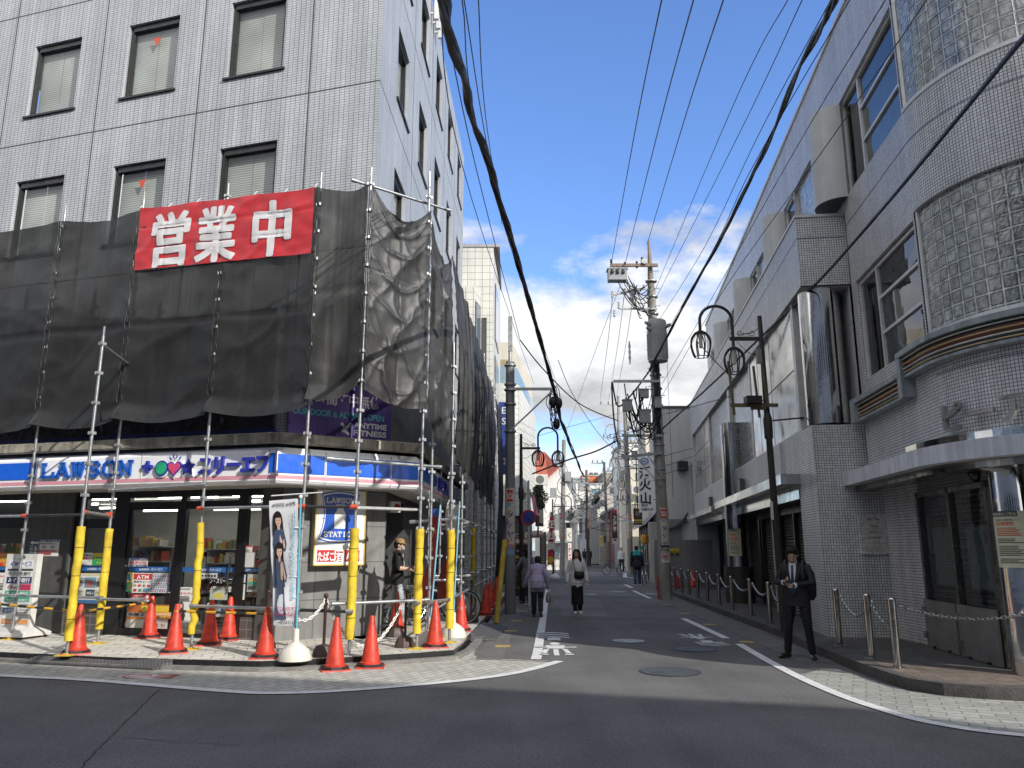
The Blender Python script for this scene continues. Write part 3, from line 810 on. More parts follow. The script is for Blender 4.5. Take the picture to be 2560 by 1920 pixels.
def slab_lawson(mb, fr, a0, a1, z0, z1, o, th=.035, mi=0):
    """slab serif capitals drawn as strokes"""
    L_ = {'L': ([((.2, 0), (.2, 1)), ((.2, .0), (.95, 0)), ((.95, 0), (.95, .3))], [(.0, 0, .4), (.0, 1, .4)]),
          'A': ([((.1, 0), (.5, 1)), ((.5, 1), (.9, 0)), ((.27, .36), (.73, .36))], [(-.1, 0, .4), (.7, 0, .4), (.25, 1, .4)]),
          'W': ([((.08, 1), (.28, 0)), ((.28, 0), (.5, .9)), ((.5, .9), (.72, 0)), ((.72, 0), (.92, 1))], [(-.08, 1, .34), (.36, 1, .28), (.74, 1, .34)]),
          'S': ([((.9, .8), (.72, 1)), ((.72, 1), (.28, 1)), ((.28, 1), (.1, .8)), ((.1, .8), (.25, .56)), ((.25, .56), (.75, .44)), ((.75, .44), (.9, .22)), ((.9, .22), (.72, 0)), ((.72, 0), (.28, 0)), ((.28, 0), (.1, .2))], []),
          'O': ([((.3, 0), (.1, .22)), ((.1, .22), (.1, .78)), ((.1, .78), (.3, 1)), ((.3, 1), (.7, 1)), ((.7, 1), (.9, .78)), ((.9, .78), (.9, .22)), ((.9, .22), (.7, 0)), ((.7, 0), (.3, 0))], []),
          'N': ([((.14, 0), (.14, 1)), ((.14, 1), (.84, 0)), ((.84, 0), (.84, 1))], [(-.04, 0, .38), (-.04, 1, .3), (.66, 1, .38)]),
          'T': ([((.5, 0), (.5, 1)), ((.05, 1), (.95, 1)), ((.05, 1), (.05, .75)), ((.95, 1), (.95, .75))], [(.28, 0, .44)]),
          'I': ([((.5, 0), (.5, 1))], [(.3, 0, .4), (.3, 1, .4)])}
    def go(word):
        k = len(word); w_ = (a1 - a0) / k
        for i, ch in enumerate(word):
            st, sf = L_[ch]; x0 = a0 + i * w_; W2 = w_ * .86; H = z1 - z0 - th
            def pt(p): return fr.pt(x0 + p[0] * W2, z0 + th / 2 + p[1] * H, o)
            for p, q in st: 
                a, b_ = pt(p), pt(q); d = (b_ - a).normalized() * th * .35
                mb.bar(a - d, b_ + d, th, .03, mi, up=fr.n)
            for x, y, wd in sf: mb.bar(pt((x, y)), pt((x + wd, y)), th * .8, .03, mi, up=fr.n)
    return go
mb = MB(); slab_lawson(mb, SHO, -5.88, -3.86, 2.875, 3.155, .03, .050)('LAWSON')
slab_lawson(mb, SO, .42, 1.9, 2.88, 3.15, .03, .055)('LAWSON')
mb.build('lettering', LBLUE, fas)
mb = MB()
mb.fbox(SHO, -3.70, -3.50, 2.99, 3.05, 0, .05); mb.fbox(SHO, -3.63, -3.57, 2.92, 3.12, 0, .045)
mb.ftext(SHO, 'スリーエフ', -2.56, 2.88, .34, .01, 0, w=1.33, bold=.035, depth=.05)
mb.fbox(SO, 1.98, 2.14, 2.99, 3.05, 0, .05); mb.fbox(SO, 2.03, 2.09, 2.92, 3.12, 0, .045)
mb.ftext(SO, 'スリーエフ', 2.5, 2.88, .34, .01, 0, w=1.2, bold=.035, depth=.05)
mb.build('kana_lettering', LNAVY, fas)
def disc(fr, a, z, r, o, n=20): return [fr.pt(a + r * math.cos(2 * PI * k / n), z + r * math.sin(2 * PI * k / n), o) for k in range(n)]
def heart(fr, a, z, r, o):
    out = []
    for k in range(24):
        t = 2 * PI * k / 24
        out.append(fr.pt(a + r * (16 * math.sin(t) ** 3) / 16, z + r * (13 * math.cos(t) - 5 * math.cos(2 * t) - 2 * math.cos(3 * t) - math.cos(4 * t)) / 16, o))
    return out
def star(fr, a, z, r, o): return [fr.pt(a + (r if k % 2 == 0 else r * .5) * math.sin(PI * k / 5), z + (r if k % 2 == 0 else r * .5) * math.cos(PI * k / 5), o) for k in range(10)]
mb = MB(); nv = -SH.n
for fn, a, sc_, mi in ((disc, -3.30, .118, 2), (heart, -3.04, .13, 3), (star, -2.77, .14, 1)):
    for r, o, m_ in ((sc_ * 1.32, .03, 0), (sc_ * 1.12, .045, 1), (sc_ * .9, .055, mi)):
        mb.slab(fn(SHO, a, 2.985, r, o), -SHO.n * .02, m_)
for t in (-.6, -.2, .2, .6):
    mb.bar(SHO.pt(-3.04 + .15 * math.sin(t), 3.0 + .15 * math.cos(t), .04), SHO.pt(-3.04 + .2 * math.sin(t), 3.0 + .21 * math.cos(t), .04), .02, .01, 1, up=SHO.n)
mb.build('emblem', [FWHITE, LNAVY, C(.03, .42, .20, .35), C(.72, .08, .20, .35)], fas)

# ---- lit box sign on the cut-off corner
bs = thing('station_sign', 'white box sign with blue milk can shield on the grey corner wall', 'shop sign', CH.pt(1.0, 1.4, .1))
b0, b1, zz0, zz1 = .55, 1.50, 1.36, 2.70
mb = MB(); mb.fbox(CH, b0, b1, zz0, zz1, 0, .16); mb.build('box', C(.35, .33, .3), bs)
mb = MB(); f = .022
for q in ((b0, b0 + f, zz0, zz1), (b1 - f, b1, zz0, zz1), (b0, b1, zz0, zz0 + f)): mb.fbox(CH, *q, .16, .175)
mb.build('frame', C(.62, .43, .08, .35), bs)
mb = MB(); mb.fbox(CH, b0 + f, b1 - f, zz0 + f, zz1 - f, .16, .168); mb.build('face', M('sign_face', (.8, .79, .76), .35, var=.05), bs)
mb = MB(); mb.fbox(CH, b0 + .06, b1 - .06, zz0 + .30, zz1 - .03, .168, .178); mb.build('upper_panel', M('sign_face', (.8, .79, .76)), bs)
mb = MB(); cx = 1.0
def shield(sc_, o):
    out = []
    W1, W2, W3 = .36 * sc_, .285 * sc_, .39 * sc_; zt, zm, zb = .42 * sc_, .02, -.38 * sc_
    for k in range(9): x = lerp(-W1, W1, k / 8); out.append((x, zt + .055 * (1 - (x / W1) ** 2)))
    for k in range(1, 9): t = k / 8; out.append((lerp(W1, W3, t) - .075 * math.sin(PI * t) * sc_, lerp(zt, zb, t)))
    for k in range(1, 9): x = lerp(W3, -W3, k / 8); out.append((x, zb - .06 * (1 - (x / W3) ** 2)))
    for k in range(1, 8): t = k / 8; out.append((-(lerp(W3, W1, t) - .075 * math.sin(PI * t) * sc_), lerp(zb, zt, t)))
    return [CH.pt(cx + x, 2.19 + z, o) for x, z in out]
for sc_, o, mi in ((1.0, .180, 0), (.95, .182, 1), (.89, .184, 0)): mb.poly(shield(sc_, o), mi)
mb.fbox(CH, cx - .33, cx + .33, 2.17, 2.18, .18, .1845, 0)
slab_lawson(mb, CH, cx - .27, cx + .28, 2.445, 2.545, .186, .018, 1)('LAWSON')
slab_lawson(mb, CH, cx - .29, cx + .30, 1.85, 1.95, .186, .018, 1)('STATION')
can = [(-.1, 2.0), (.1, 2.0), (.105, 2.26), (.06, 2.33), (.06, 2.37), (.09, 2.40), (.085, 2.425), (-.085, 2.425), (-.09, 2.40), (-.06, 2.37), (-.06, 2.33), (-.105, 2.26)]
mb.poly([CH.pt(cx + x, z, .187) for x, z in can], 1)
mb.poly([CH.pt(cx + x, z, .188) for x, z in ((-.055, 2.385), (.055, 2.385), (.05, 2.41), (-.05, 2.41))], 0)
mb.poly([CH.pt(cx + x, z, .188) for x, z in ((-.03, 2.0), (.03, 2.0), (.03, 2.22), (-.03, 2.22))], 1)
mb.build('shield', [M('shield_blue', (.012, .09, .48), .35, var=.05), M('sign_face', (.8, .79, .76))], bs)
mb = MB()
REDP = C(.52, .015, .03, .4)
mb.fbox(CH, cx - .385, cx - .07, 1.43, 1.63, .168, .176); mb.fbox(CH, cx + .13, cx + .40, 1.43, 1.63, .168, .176)
mb.ftext(CH, 'たばこ', cx - .375, 1.455, .17, .178, 1, w=.30, bold=.03); mb.ftext(CH, '酒', cx - .055, 1.45, .19, .178, 0, bold=.03, w=.15); mb.ftext(CH, 'ATM', cx + .15, 1.47, .16, .178, 1, w=.23, bold=.03)
mb.build('lower_panel', [REDP, WHITE], bs)
t = thing('alarm_lamp', 'cream box with a round red lamp beside the shop doorway', 'alarm lamp', CH.pt(2.05, 2.35, .05))
MB().fbox(CH, 2.02, 2.22, 2.32, 2.52, -.05, .1).build('box', C(.55, .52, .45), t)
q = CH.pt(2.15, 2.42, .1); MB().ball(q, (.06, .06, .06), 12).build('lamp', C(.4, .02, .02, .2), t)

# ---- purple first-floor window banner
PUR = M('purple_banner', (.055, .022, .19), .45, var=.06)
ch2 = CH.off(.12)
pb = thing('gym_banner', 'purple sign with white and cyan lettering under the netting at the corner', 'banner sign', ch2.pt(1, 3.55))
MB().fbox(ch2, -.02, 1.95, 3.62, 4.75, 0, .02).build('panel', PUR, pb)
mb = MB()
mb.ftext(ch2, '24', .05, 4.22, .42, .024, 0, bold=.03, w=.36); mb.ftext(ch2, '時間年中無休', .46, 4.24, .26, .024, 0, bold=.02, w=1.25)
mb.ftext(ch2, 'OUR DOOR is ALWAYS OPEN', .05, 4.0, .16, .024, 1, bold=.02, w=1.75)
mb.ftext(ch2, 'ANYTIME', 1.2, 3.84, .14, .024, 0, bold=.035, w=.66); mb.ftext(ch2, 'FITNESS', 1.2, 3.70, .14, .024, 0, bold=.035, w=.66)
for p, q in (((.95, 3.9), (1.05, 3.82)), ((1.05, 3.82), (1.15, 3.92)), ((1.0, 3.78), (1.12, 3.70)), ((1.05, 3.84), (.98, 3.74))): mb.bar(ch2.pt(*p, .026), ch2.pt(*q, .026), .05, .004, 0, up=ch2.n)
for k in range(14): mb.bar(ch2.pt(.05 + .14 * k, 3.63, .0215), ch2.pt(.02 + .14 * k - .1, 4.74, .0215), .006, .002, 2, up=ch2.n)
mb.build('lettering', [C(.6, .6, .62), C(.05, .42, .45), C(.16, .06, .32)], pb)

# ---- posters and notices (crop-pixel rectangles surveyed on the glass plane)
def poster(name, label, cat, org, rect, bg, items, fr=SH, o=-.09, grp=None, k=.2411, th=.004):
    x0, y0, x1, y1 = rect
    a0, zt = fr.px(org[0] + x0 * k, org[1] + y0 * k, o); a1, zb = fr.px(org[0] + x1 * k, org[1] + y1 * k, o)
    W2, H2 = a1 - a0, zt - zb; mats = [bg]; mb = MB(); mb.fbox(fr, a0, a1, zb, zt, o, o + th, 0)
    def mi(c):
        m = C(*c) if isinstance(c, tuple) else c
        if m not in mats: mats.append(m)
        return mats.index(m)
    lay = o + th
    for it in items:
        lay += .0012
        if it[0] == 'r':
            _, u0, v0, u1, v1, c = it; mb.fquad(fr, a0 + u0 * W2, a0 + u1 * W2, zt - v1 * H2, zt - v0 * H2, lay, mi(c))
        elif it[0] == 't':
            _, s_, u, v, h, w_, c = it; mb.ftext(fr, s_, a0 + u * W2, zt - v * H2, h * H2, lay, mi(c), w=w_ * W2, bold=.02)
        elif it[0] == 'e':
            _, u, v, ru, rv, c = it; mb.poly([fr.pt(a0 + (u + ru * math.cos(2 * PI * q / 16)) * W2, zt - (v + rv * math.sin(2 * PI * q / 16)) * H2, lay) for q in range(16)], mi(c))
        elif it[0] == 'p':
            mb.poly([fr.pt(a0 + u * W2, zt - v * H2, lay) for u, v in it[1]], mi(it[2]))
    return tag(mb.build(name, mats), label, cat, grp)
def lines(u0, u1, v0, v1, n_, c, seed=0):
    rr = random.Random(seed); out = []
    for i in range(n_):
        v = lerp(v0, v1, i / max(1, n_)); out.append(('r', u0, v, lerp(u0, u1, rr.uniform(.7, 1)), v + (v1 - v0) / n_ * .5, c))
    return out
W_ = C(.74, .73, .69); NAVY = (.03, .05, .14); RD_ = (.55, .03, .04); OR_ = (.62, .2, .03); GN = (.04, .34, .1); YL = (.68, .5, .05); INK = (.04, .04, .05); BL_ = (.04, .14, .42)
O1 = (0, 1200); O2 = (360, 1200)
g1 = 'posters and notices on the shop glass'
poster('poster', 'orange poster at the left edge of the shop glass', 'poster', O1, (-60, 755, 140, 895), C(.62, .2, .03), [('t', 'キャンペーン', .05, .25, .16, .6, (.75, .7, .5)), ('t', '受付中', .2, .62, .3, .6, (.75, .62, .1)), ('e', .72, .35, .09, .12, (.75, .6, .5)), ('e', .85, .7, .06, .1, (.75, .6, .5)), ('r', .1, .75, .5, .95, (.5, .04, .03))], grp=g1)
poster('poster', 'white poster with a dark haired figure below the orange one', 'poster', O1, (-60, 960, 130, 1270), W_, [('t', 'GRAND', .2, .16, .1, .5, RD_), ('t', 'JUNE', .45, .3, .12, .4, (.05, .1, .3))] + lines(.1, .6, .36, .6, 5, INK) + [('e', .84, .32, .09, .13, INK), ('e', .82, .36, .055, .07, (.6, .4, .3)), ('p', [(.66, .85), (.74, .5), (.95, .5), (1, .85)], (.03, .04, .08)), ('p', [(0, .8), (.3, .7), (.5, .95), (.0, 1)], (.6, .25, .3))], grp=g1)
poster('direction_sign', 'narrow dark sign with a white left arrow on the shop pillar', 'sign', O1, (297, 620, 402, 792), C(.05, .08, .10), [('p', [(.15, .17), (.42, .05), (.42, .12), (.9, .12), (.9, .24), (.42, .24), (.42, .3)], (.7, .7, .68))] + [('t', ch, .22, .45 + .17 * i, .15, .28, (.7, .7, .68)) for i, ch in enumerate('こちら')] + [('t', ch, .6, .48 + .11 * i, .11, .24, (.7, .7, .68)) for i, ch in enumerate('喫煙所は')], o=.004)
poster('notice_board', 'white notice with blue header beside the arrow sign on the pillar', 'notice', O1, (405, 620, 602, 790), W_, [('r', .02, .02, .98, .14, (.06, .12, .28)), ('t', '自転車・バイク駐車場', .1, .12, .09, .8, (.8, .8, .8))] + lines(.08, .92, .2, .3, 2, INK, 1) + [('e', .3, .45, .13, .1, (.35, .35, .36)), ('e', .7, .45, .13, .1, (.35, .35, .36))] + lines(.06, .94, .62, .95, 4, RD_, 2), o=.004)
poster('poster', 'white and green poster between the two left yellow pads', 'poster', O1, (840, 755, 1092, 890), W_, [('r', .48, 0, 1, .95, GN), ('r', .5, .02, .98, .3, YL), ('t', 'バイク乗るなら', .02, .25, .16, .42, INK), ('t', '全員加入!!', .02, .5, .2, .42, RD_), ('t', 'バイク', .02, .8, .16, .2, INK), ('t', '自賠責保険', .02, .95, .12, .3, INK), ('t', 'すぐに', .55, .55, .22, .28, (.75, .7, .1)), ('t', 'すぐに', .66, .86, .22, .3, (.75, .7, .1)), ('r', 0, .96, 1, 1, NAVY)], grp=g1)
poster('poster', 'collage of magazine covers behind the left yellow pads', 'poster', O1, (795, 965, 1175, 1285), W_, [('r', .0, .0, .62, .1, (.6, .55, .4)), ('t', 'Long Goodbye', .02, .2, .09, .3, INK), ('r', .24, .14, .52, .48, (.14, .3, .4)), ('e', .38, .34, .09, .13, (.5, .15, .15)), ('r', .55, .14, .78, .46, (.5, .48, .42)), ('t', 'オフショット', .56, .22, .07, .2, INK), ('r', .86, .12, 1, .5, (.3, .1, .2)), ('r', .02, .52, .26, .82, (.62, .6, .52)), ('r', .3, .54, .52, .82, (.04, .08, .10)), ('t', 'ME-I', .33, .7, .12, .16, (.6, .6, .55)), ('r', .55, .54, .78, .82, (.55, .5, .4)), ('t', 'CAPTURE', .56, .66, .07, .2, INK), ('r', .84, .55, 1, .82, (.3, .35, .2)), ('r', 0, .88, 1, .99, (.05, .14, .32))] + lines(.04, .24, .26, .46, 4, INK, 3) + lines(.56, .76, .28, .44, 3, INK, 4) + lines(.04, .24, .56, .8, 5, INK, 8), grp=g1)
poster('poster', 'blue edged staff recruitment strip at the top of the left door', 'poster', O1, (1250, 798, 1527, 902), W_, [('r', 0, 0, 1, .36, (.04, .06, .22)), ('t', '今朝・午後スタッフ急募中!!', .04, .3, .24, .92, (.8, .8, .8)), ('t', '主婦の御応募大歓迎', .02, .7, .32, .96, RD_), ('r', 0, .78, 1, 1, (.04, .06, .22)), ('t', '御気軽にご相談ください', .1, .95, .16, .8, (.8, .8, .8))], grp=g1)
poster('poster', 'blue and yellow square sticker at the left of the glass door', 'poster', O1, (1213, 962, 1290, 1046), C(.05, .1, .32), [('p', [(.05, .95), (.95, .1), (.95, .95)], YL), ('t', '20', .1, .35, .25, .4, (.7, .7, .7))], grp=g1)
poster('poster', 'yellow sticker with a blue ribbon figure on the glass door', 'poster', O1, (1297, 955, 1375, 1062), C(.62, .52, .1), [('e', .5, .35, .2, .2, (.04, .2, .4)), ('p', [(.3, .5), (.7, .5), (.85, .9), (.6, .75), (.4, .75), (.15, .9)], (.04, .2, .4))], grp=g1)
poster('poster', 'green and pink sticker below the yellow ribbon sticker', 'poster', O1, (1285, 1064, 1370, 1160), C(.05, .3, .14), [('r', .45, .1, .95, .9, (.16, .45, .1)), ('r', .05, .5, .4, .9, (.1, .25, .5)), ('e', .7, .5, .15, .2, (.6, .2, .3))], grp=g1)
poster('atm_poster', 'white poster with red ATM heading on the left glass door', 'poster', O1, (1383, 963, 1572, 1172), W_, [('r', .04, .04, .96, .34, RD_), ('t', 'ATM', .2, .3, .27, .6, (.8, .8, .78)), ('t', '現金チャージ', .06, .5, .13, .88, INK)] + [('r', .08 + .23 * i, .58, .22 + .23 * i, .68, c) for i, c in enumerate(((.5, .2, .05), RD_, (.4, .2, .2), RD_))] + [('r', .1, .8, .26, .92, RD_), ('r', .36, .8, .52, .92, (.1, .3, .2)), ('r', .6, .76, .9, .92, (.15, .35, .5))], grp=g1)
poster('poster', 'pale blue lined payment list poster right of the ATM poster', 'poster', O2, (80, 965, 268, 1172), C(.62, .64, .66), [x for i in range(5) for x in [('r', .03, .05 + .19 * i, .97, .065 + .19 * i, BL_)] + [('e', .12 + .12 * j, .15 + .19 * i, .035, .045, [(.1, .1, .12), RD_, (.1, .2, .4), (.3, .3, .3)][(i * 3 + j) % 4]) for j in range(7)]], grp=g1)
poster('poster', 'narrow red strip about getting cash under the ATM poster', 'poster', O1, (1355, 1180, 1548, 1262), C(.50, .03, .04), [('t', 'In-Store ATM', .2, .3, .22, .45, (.8, .8, .78)), ('t', 'Get Cash Here!', .04, .6, .32, .72, (.8, .8, .78)), ('e', .88, .38, .08, .24, (.75, .75, .72)), ('r', .0, .74, 1, 1, (.7, .7, .68))] + [('r', .04 + .1 * i, .8, .1 + .1 * i, .95, INK) for i in range(9)], grp=g1)
poster('poster', 'large orange and white steamed bun poster at the foot of the left door', 'poster', O1, (1328, 1285, 1790, 1545), C(.6, .58, .52), [('r', .0, .0, 1, .36, (.45, .12, .03)), ('r', .3, .05, 1, .3, YL), ('t', '中華まん', .03, .5, .16, .5, INK), ('r', 0, .54, .5, .64, OR_), ('e', .62, .42, .08, .13, (.75, .6, .3)), ('r', .55, .3, .98, .58, (.62, .3, .05)), ('t', '100円引', .6, .44, .12, .34, (.8, .75, .6)), ('r', .72, .46, .84, .58, (.75, .6, .2)), ('t', 'くじ', .65, .9, .14, .2, INK)], grp=g1)
poster('poster', 'white poster of a seated woman in black left of the middle pad', 'poster', O2, (340, 1110, 500, 1478), W_, lines(.2, .8, .04, .08, 2, INK) + [('t', 'ニオイ×ドイ', .08, .22, .1, .84, RD_)] + lines(.1, .9, .26, .42, 4, INK, 3) + [('e', .34, .56, .16, .15, INK), ('e', .34, .54, .1, .07, (.6, .4, .32)), ('p', [(.05, .95), (.15, .65), (.5, .62), (.62, .8), (.55, .95)], (.03, .03, .04)), ('p', [(.3, .66), (.42, .66), (.38, .8)], (.6, .58, .56))], grp=g1)
poster('poster', 'pale green poster with yellow circles in the right door', 'poster', O2, (690, 1122, 862, 1245), C(.42, .46, .40), [('t', 'セーフティステーション', .06, .14, .1, .88, INK), ('e', .5, .6, .32, .4, (.5, .52, .4)), ('e', .36, .62, .14, .2, (.62, .5, .1)), ('e', .54, .56, .14, .2, (.62, .5, .1)), ('e', .64, .7, .14, .2, (.62, .5, .1))], grp=g1)
poster('poster', 'pale poster with a blue child figure low in the right door', 'poster', O2, (700, 1290, 840, 1420), C(.4, .42, .42), [('e', .76, .3, .1, .12, BL_), ('p', [(.65, .45), (.85, .4), (.95, .75), (.7, .8)], BL_)] + lines(.08, .6, .2, .8, 6, (.2, .3, .25), 5), grp=g1)
poster('notice_board', 'white pictogram strip at the top of the right door band', 'notice', O2, (592, 964, 758, 1022), C(.55, .56, .55), [('e', .12 + .19 * i, .5, .07, .2, INK) for i in range(5)], grp=g1)
poster('notice_board', 'red bordered notice high in the narrow right window', 'notice', O2, (955, 680, 1122, 745), W_, [('r', 0, 0, 1, .22, RD_), ('t', '年齢確認実施中', .05, .62, .32, .7, RD_)] + lines(.05, .9, .7, .95, 2, INK), grp=g1)
poster('notice_board', 'blank white sheet in the narrow right window', 'notice', O2, (955, 750, 1147, 905), C(.62, .62, .6), [('r', .02, .0, .3, .12, (.5, .5, .5))], grp=g1)
poster('notice_board', 'small pale blue invoice notice below the window band', 'notice', O2, (972, 975, 1050, 1066), C(.6, .66, .7), [('t', 'インボイス', .08, .42, .2, .84, BL_), ('t', '対応店', .14, .74, .22, .7, BL_)], grp=g1)
poster('notice_board', 'tall narrow white notice with vertical writing in the right window', 'notice', O2, (962, 1080, 1040, 1242), W_, [('t', ch, .55, .2 + .11 * i, .1, .3, INK) for i, ch in enumerate('店舗入口案内所')] + [('t', ch, .1, .2 + .11 * i, .1, .3, INK) for i, ch in enumerate('当店では')], grp=g1)
poster('poster', 'grey green rainbow poster in the narrow right window', 'poster', O2, (1078, 975, 1178, 1160), C(.45, .47, .42), [('e', .5, .42, .4, .2, (.6, .2, .1)), ('e', .5, .44, .3, .15, YL), ('e', .5, .46, .2, .1, (.1, .35, .5)), ('r', .05, .46, .95, .6, (.08, .35, .2))] + lines(.1, .9, .66, .9, 4, INK), grp=g1)
# ------------------------------------------------------------------ scaffold, netting, banner
YPAD = M('yellow_foam', (.72, .52, .03), .7, var=.3, vs=7, streak=.15, bump=.12, bs=25)
YBASE = M('yellow_base_plate', (.6, .42, .05), .55, var=.25, vs=14)
SF = Fr((-3.15, 11.97), (-.937, .349), (-.349, -.937))
scaf = thing('scaffold', 'galvanised tube scaffold with yellow padded feet around the corner shop', 'scaffold', (-3.1, 12.0, 0))
def pole(x, y, z0, z1, pad=None, base=True, lean=(0, 0), coup=.475, r=.0243, pr=.062, wrinkle=.006, seed=1, raw=False, top=True):
    def at(z): return Vector((x + lean[0] * (z - z0), y + lean[1] * (z - z0), z))
    mb = MB(); mb.tube([at(z0), at(z1)], r, 10)
    if top: mb.tube([at(z1), at(z1 + .16)], r * .72, 8)
    z = z0 + .42
    while z < z1 - .05:
        if not (pad and pad[0] < z < pad[1]):
            p = at(z); mb.tube([p - Vector((0, 0, .03)), p + Vector((0, 0, .03))], r * 1.35, 10)
            for k in range(4):
                a = k * PI / 2 + .3; d = Vector((math.cos(a), math.sin(a), 0)); mb.bar(p + d * r, p + d * (r + .035), .03, .045)
        z += coup
    o = mb.build('upright', STEEL, scaf)
    if pad:
        rr = random.Random(seed); P, R_ = [], []
        n_ = 16
        for i in range(n_ + 1):
            q = at(lerp(pad[0], pad[1], i / n_)); P.append(q + Vector((rr.uniform(-1, 1), rr.uniform(-1, 1), 0)) * wrinkle); R_.append(pr * rr.uniform(.93, 1.06))
        m2 = MB().tube(P, R_, 14)
        o2 = m2.build('foam_pad', YPAD, o)
        m3 = MB()
        for i in (3, 9, 13): m3.tube([P[i] - Vector((0, 0, .004)), P[i] + Vector((0, 0, .004))], R_[i] * 1.05, 12)
        m3.build('pad_tie', BLACK, o)
    if base:
        m4 = MB(); m4.box(x - .12, x + .12, y - .12, y + .12, z0, z0 + .012); m4.box(x - .04, x + .04, y - .04, y + .04, z0 + .012, z0 + .03)
        m4.build('base_plate', YBASE, o)
    return o
pole(-8.59, 13.99, .13, 8.0, None)
pole(-6.50, 11.95, .13, 4.95, (.33, 1.98), seed=2, lean=(.004, 0))
pole(-6.79, 13.38, .13, 7.95, (.36, 1.98), seed=3)
pole(-4.96, 12.64, .13, 7.75, (.36, 2.06), seed=4, wrinkle=.018, pr=.056)
pole(-3.17, 11.98, .13, 7.62, None)
pole(-2.38, 11.94, .01, 7.68, (.36, 1.95), seed=6, lean=(.006, .0), pr=.068)
pole(-1.48, 12.69, .13, 8.0, (.36, 1.96), seed=7, pr=.066, lean=(.004, 0))
pole(-1.04, 13.53, .13, 5.1, (.36, 1.96), seed=8, pr=.068)
pole(-1.36, 13.25, .13, 4.0, None); pole(-1.12, 14.3, .13, 3.9, None)
for k in range(7):
    y = 15.4 + 1.75 * k; x = -1.05 + .038 * (y - 13.5)
    pole(x, y, .13, 3.2 + (.5 if k % 2 else 1.4), None, base=False)
    pole(x - .65, y + .1, .13, 3.2, None, base=False)
pole(-.93, 19.6, .13, 5.2, (.3, 2.3), seed=9, pr=.075); pole(-.83, 22.6, .13, 7.2, None, base=False); pole(-.68, 25.2, .13, 6.6, None, base=False); pole(-.60, 25.9, .13, 7.1, None, base=False); pole(-1.25, 25.9, .13, 7.1, None, base=False)
def rail(p, q, r=.0243, m=STEEL, red=None):
    o = MB().tube([p, q], r, 10).build('rail', m, scaf)
    mb = MB(); p, q = Vector(p), Vector(q); d = (q - p).normalized()
    for t in (p, q): mb.tube([t - d * .05, t + d * .05], r * 1.4, 10)
    pieces(mb, 'clamp', RED if red else STEEL, o)
S = lambda a, z, o=0.0: SF.pt(a, z, o)
DKR = M('dark_rail', (.05, .052, .056), .4, .5)
rail((-10.2, 14.55, 2.22), (-8.59, 13.95, 2.22)); rail((-8.59, 13.93, 2.22), (-6.79, 13.3, 2.22), m=DKR, red=1); rail((-6.79, 13.3, 2.20), (-6.50, 12.0, 2.20), red=1)
rail((-4.96, 12.56, 2.28), (-3.17, 11.9, 2.28), m=STEEL, red=1); rail((-3.17, 11.9, 2.27), (-2.38, 11.88, 2.27), m=DKR, red=1)
rail((-8.59, 13.93, .86), (-6.79, 13.3, .86)); rail((-6.79, 13.3, .84), (-6.0, 13.05, .84)); rail((-10.5, 14.7, .86), (-8.59, 13.95, .86)); rail((-4.96, 12.58, .78), (-3.17, 11.92, .78)); rail((-3.17, 11.92, .77), (-2.38, 11.86, .75), m=DKR)
rail((-2.6, 11.85, .86), (-1.35, 12.75, .86)); rail((-1.48, 12.62, .82), (-1.04, 13.5, .82)); rail((-2.75, 11.72, 2.98), (-1.22, 12.95, 2.98)); rail((-2.62, 11.95, 7.62), (-1.15, 13.05, 7.6))
rail((-6.5, 11.95, 4.82), (-6.73, 13.32, 4.82)); rail((-6.79, 13.32, 2.62), (-4.96, 12.62, 2.66))
rail((-2.3, 11.94, 4.2), (-1.0, 13.53, 4.05)) if False else None
for k in range(6):
    y0 = 13.53 + 2.2 * k; y1 = y0 + 2.2
    for z in (.82, 2.2):
        rail((-1.04 + .038 * (y0 - 13.5), y0, z), (-1.04 + .038 * (y1 - 13.5), y1, z))
    rail((-1.7 + .038 * (y0 - 13.5), y0, 2.1), (-1.0 + .038 * (y0 - 13.5), y0, 2.15)); rail((-1.7 + .038 * (y0 - 13.5), y0 + .8, 1.1), (-1.0 + .038 * (y0 - 13.5), y0 + 1.0, 1.1))
rail((-2.1, 22.2, 5.0), (-.8, 22.6, 4.98)); rail((-1.6, 22.4, 4.0), (-.6, 22.7, 3.98))
for z in (3.6, 4.7, 5.8, 7.0):
    rail((-1.25, 25.9, z), (-.60, 25.9, z), m=DKR); rail((-.6, 25.9, z), (-.6, 27.3, z), m=DKR)
for z in (3.6, 4.7, 5.8):
    rail((-1.25, 25.9, z), (-.60, 25.9, z + 1.1), m=DKR)
# perforated plank between the corner poles
mb = MB(); a, b_ = Vector((-2.33, 11.98, 2.27)), Vector((-1.45, 12.72, 2.27)); nrm = Vector((-.644, .766, 0))
for k in range(4): mb.bar(a + nrm * (.06 + .07 * k), b_ + nrm * (.06 + .07 * k), .045, .035)
for k in range(14): q = a.lerp(b_, (k + .5) / 14); mb.bar(q + nrm * .04, q + nrm * .3, .02, .03)
mb.build('plank', M('aluminium_plank', (.62, .62, .6), .35, .6), scaf)
# wooden sole board
MB().box(-2.56, -2.18, 11.80, 12.08, .006, .03).build('sole_board', M('weathered_board', (.34, .29, .22), .8, var=.3), scaf)
mb = MB(); mb.bar((-6.5, 11.95, 4.55), (-7.5, 14.2, 3.4), .03, .03); mb.build('brace', DKR, scaf)

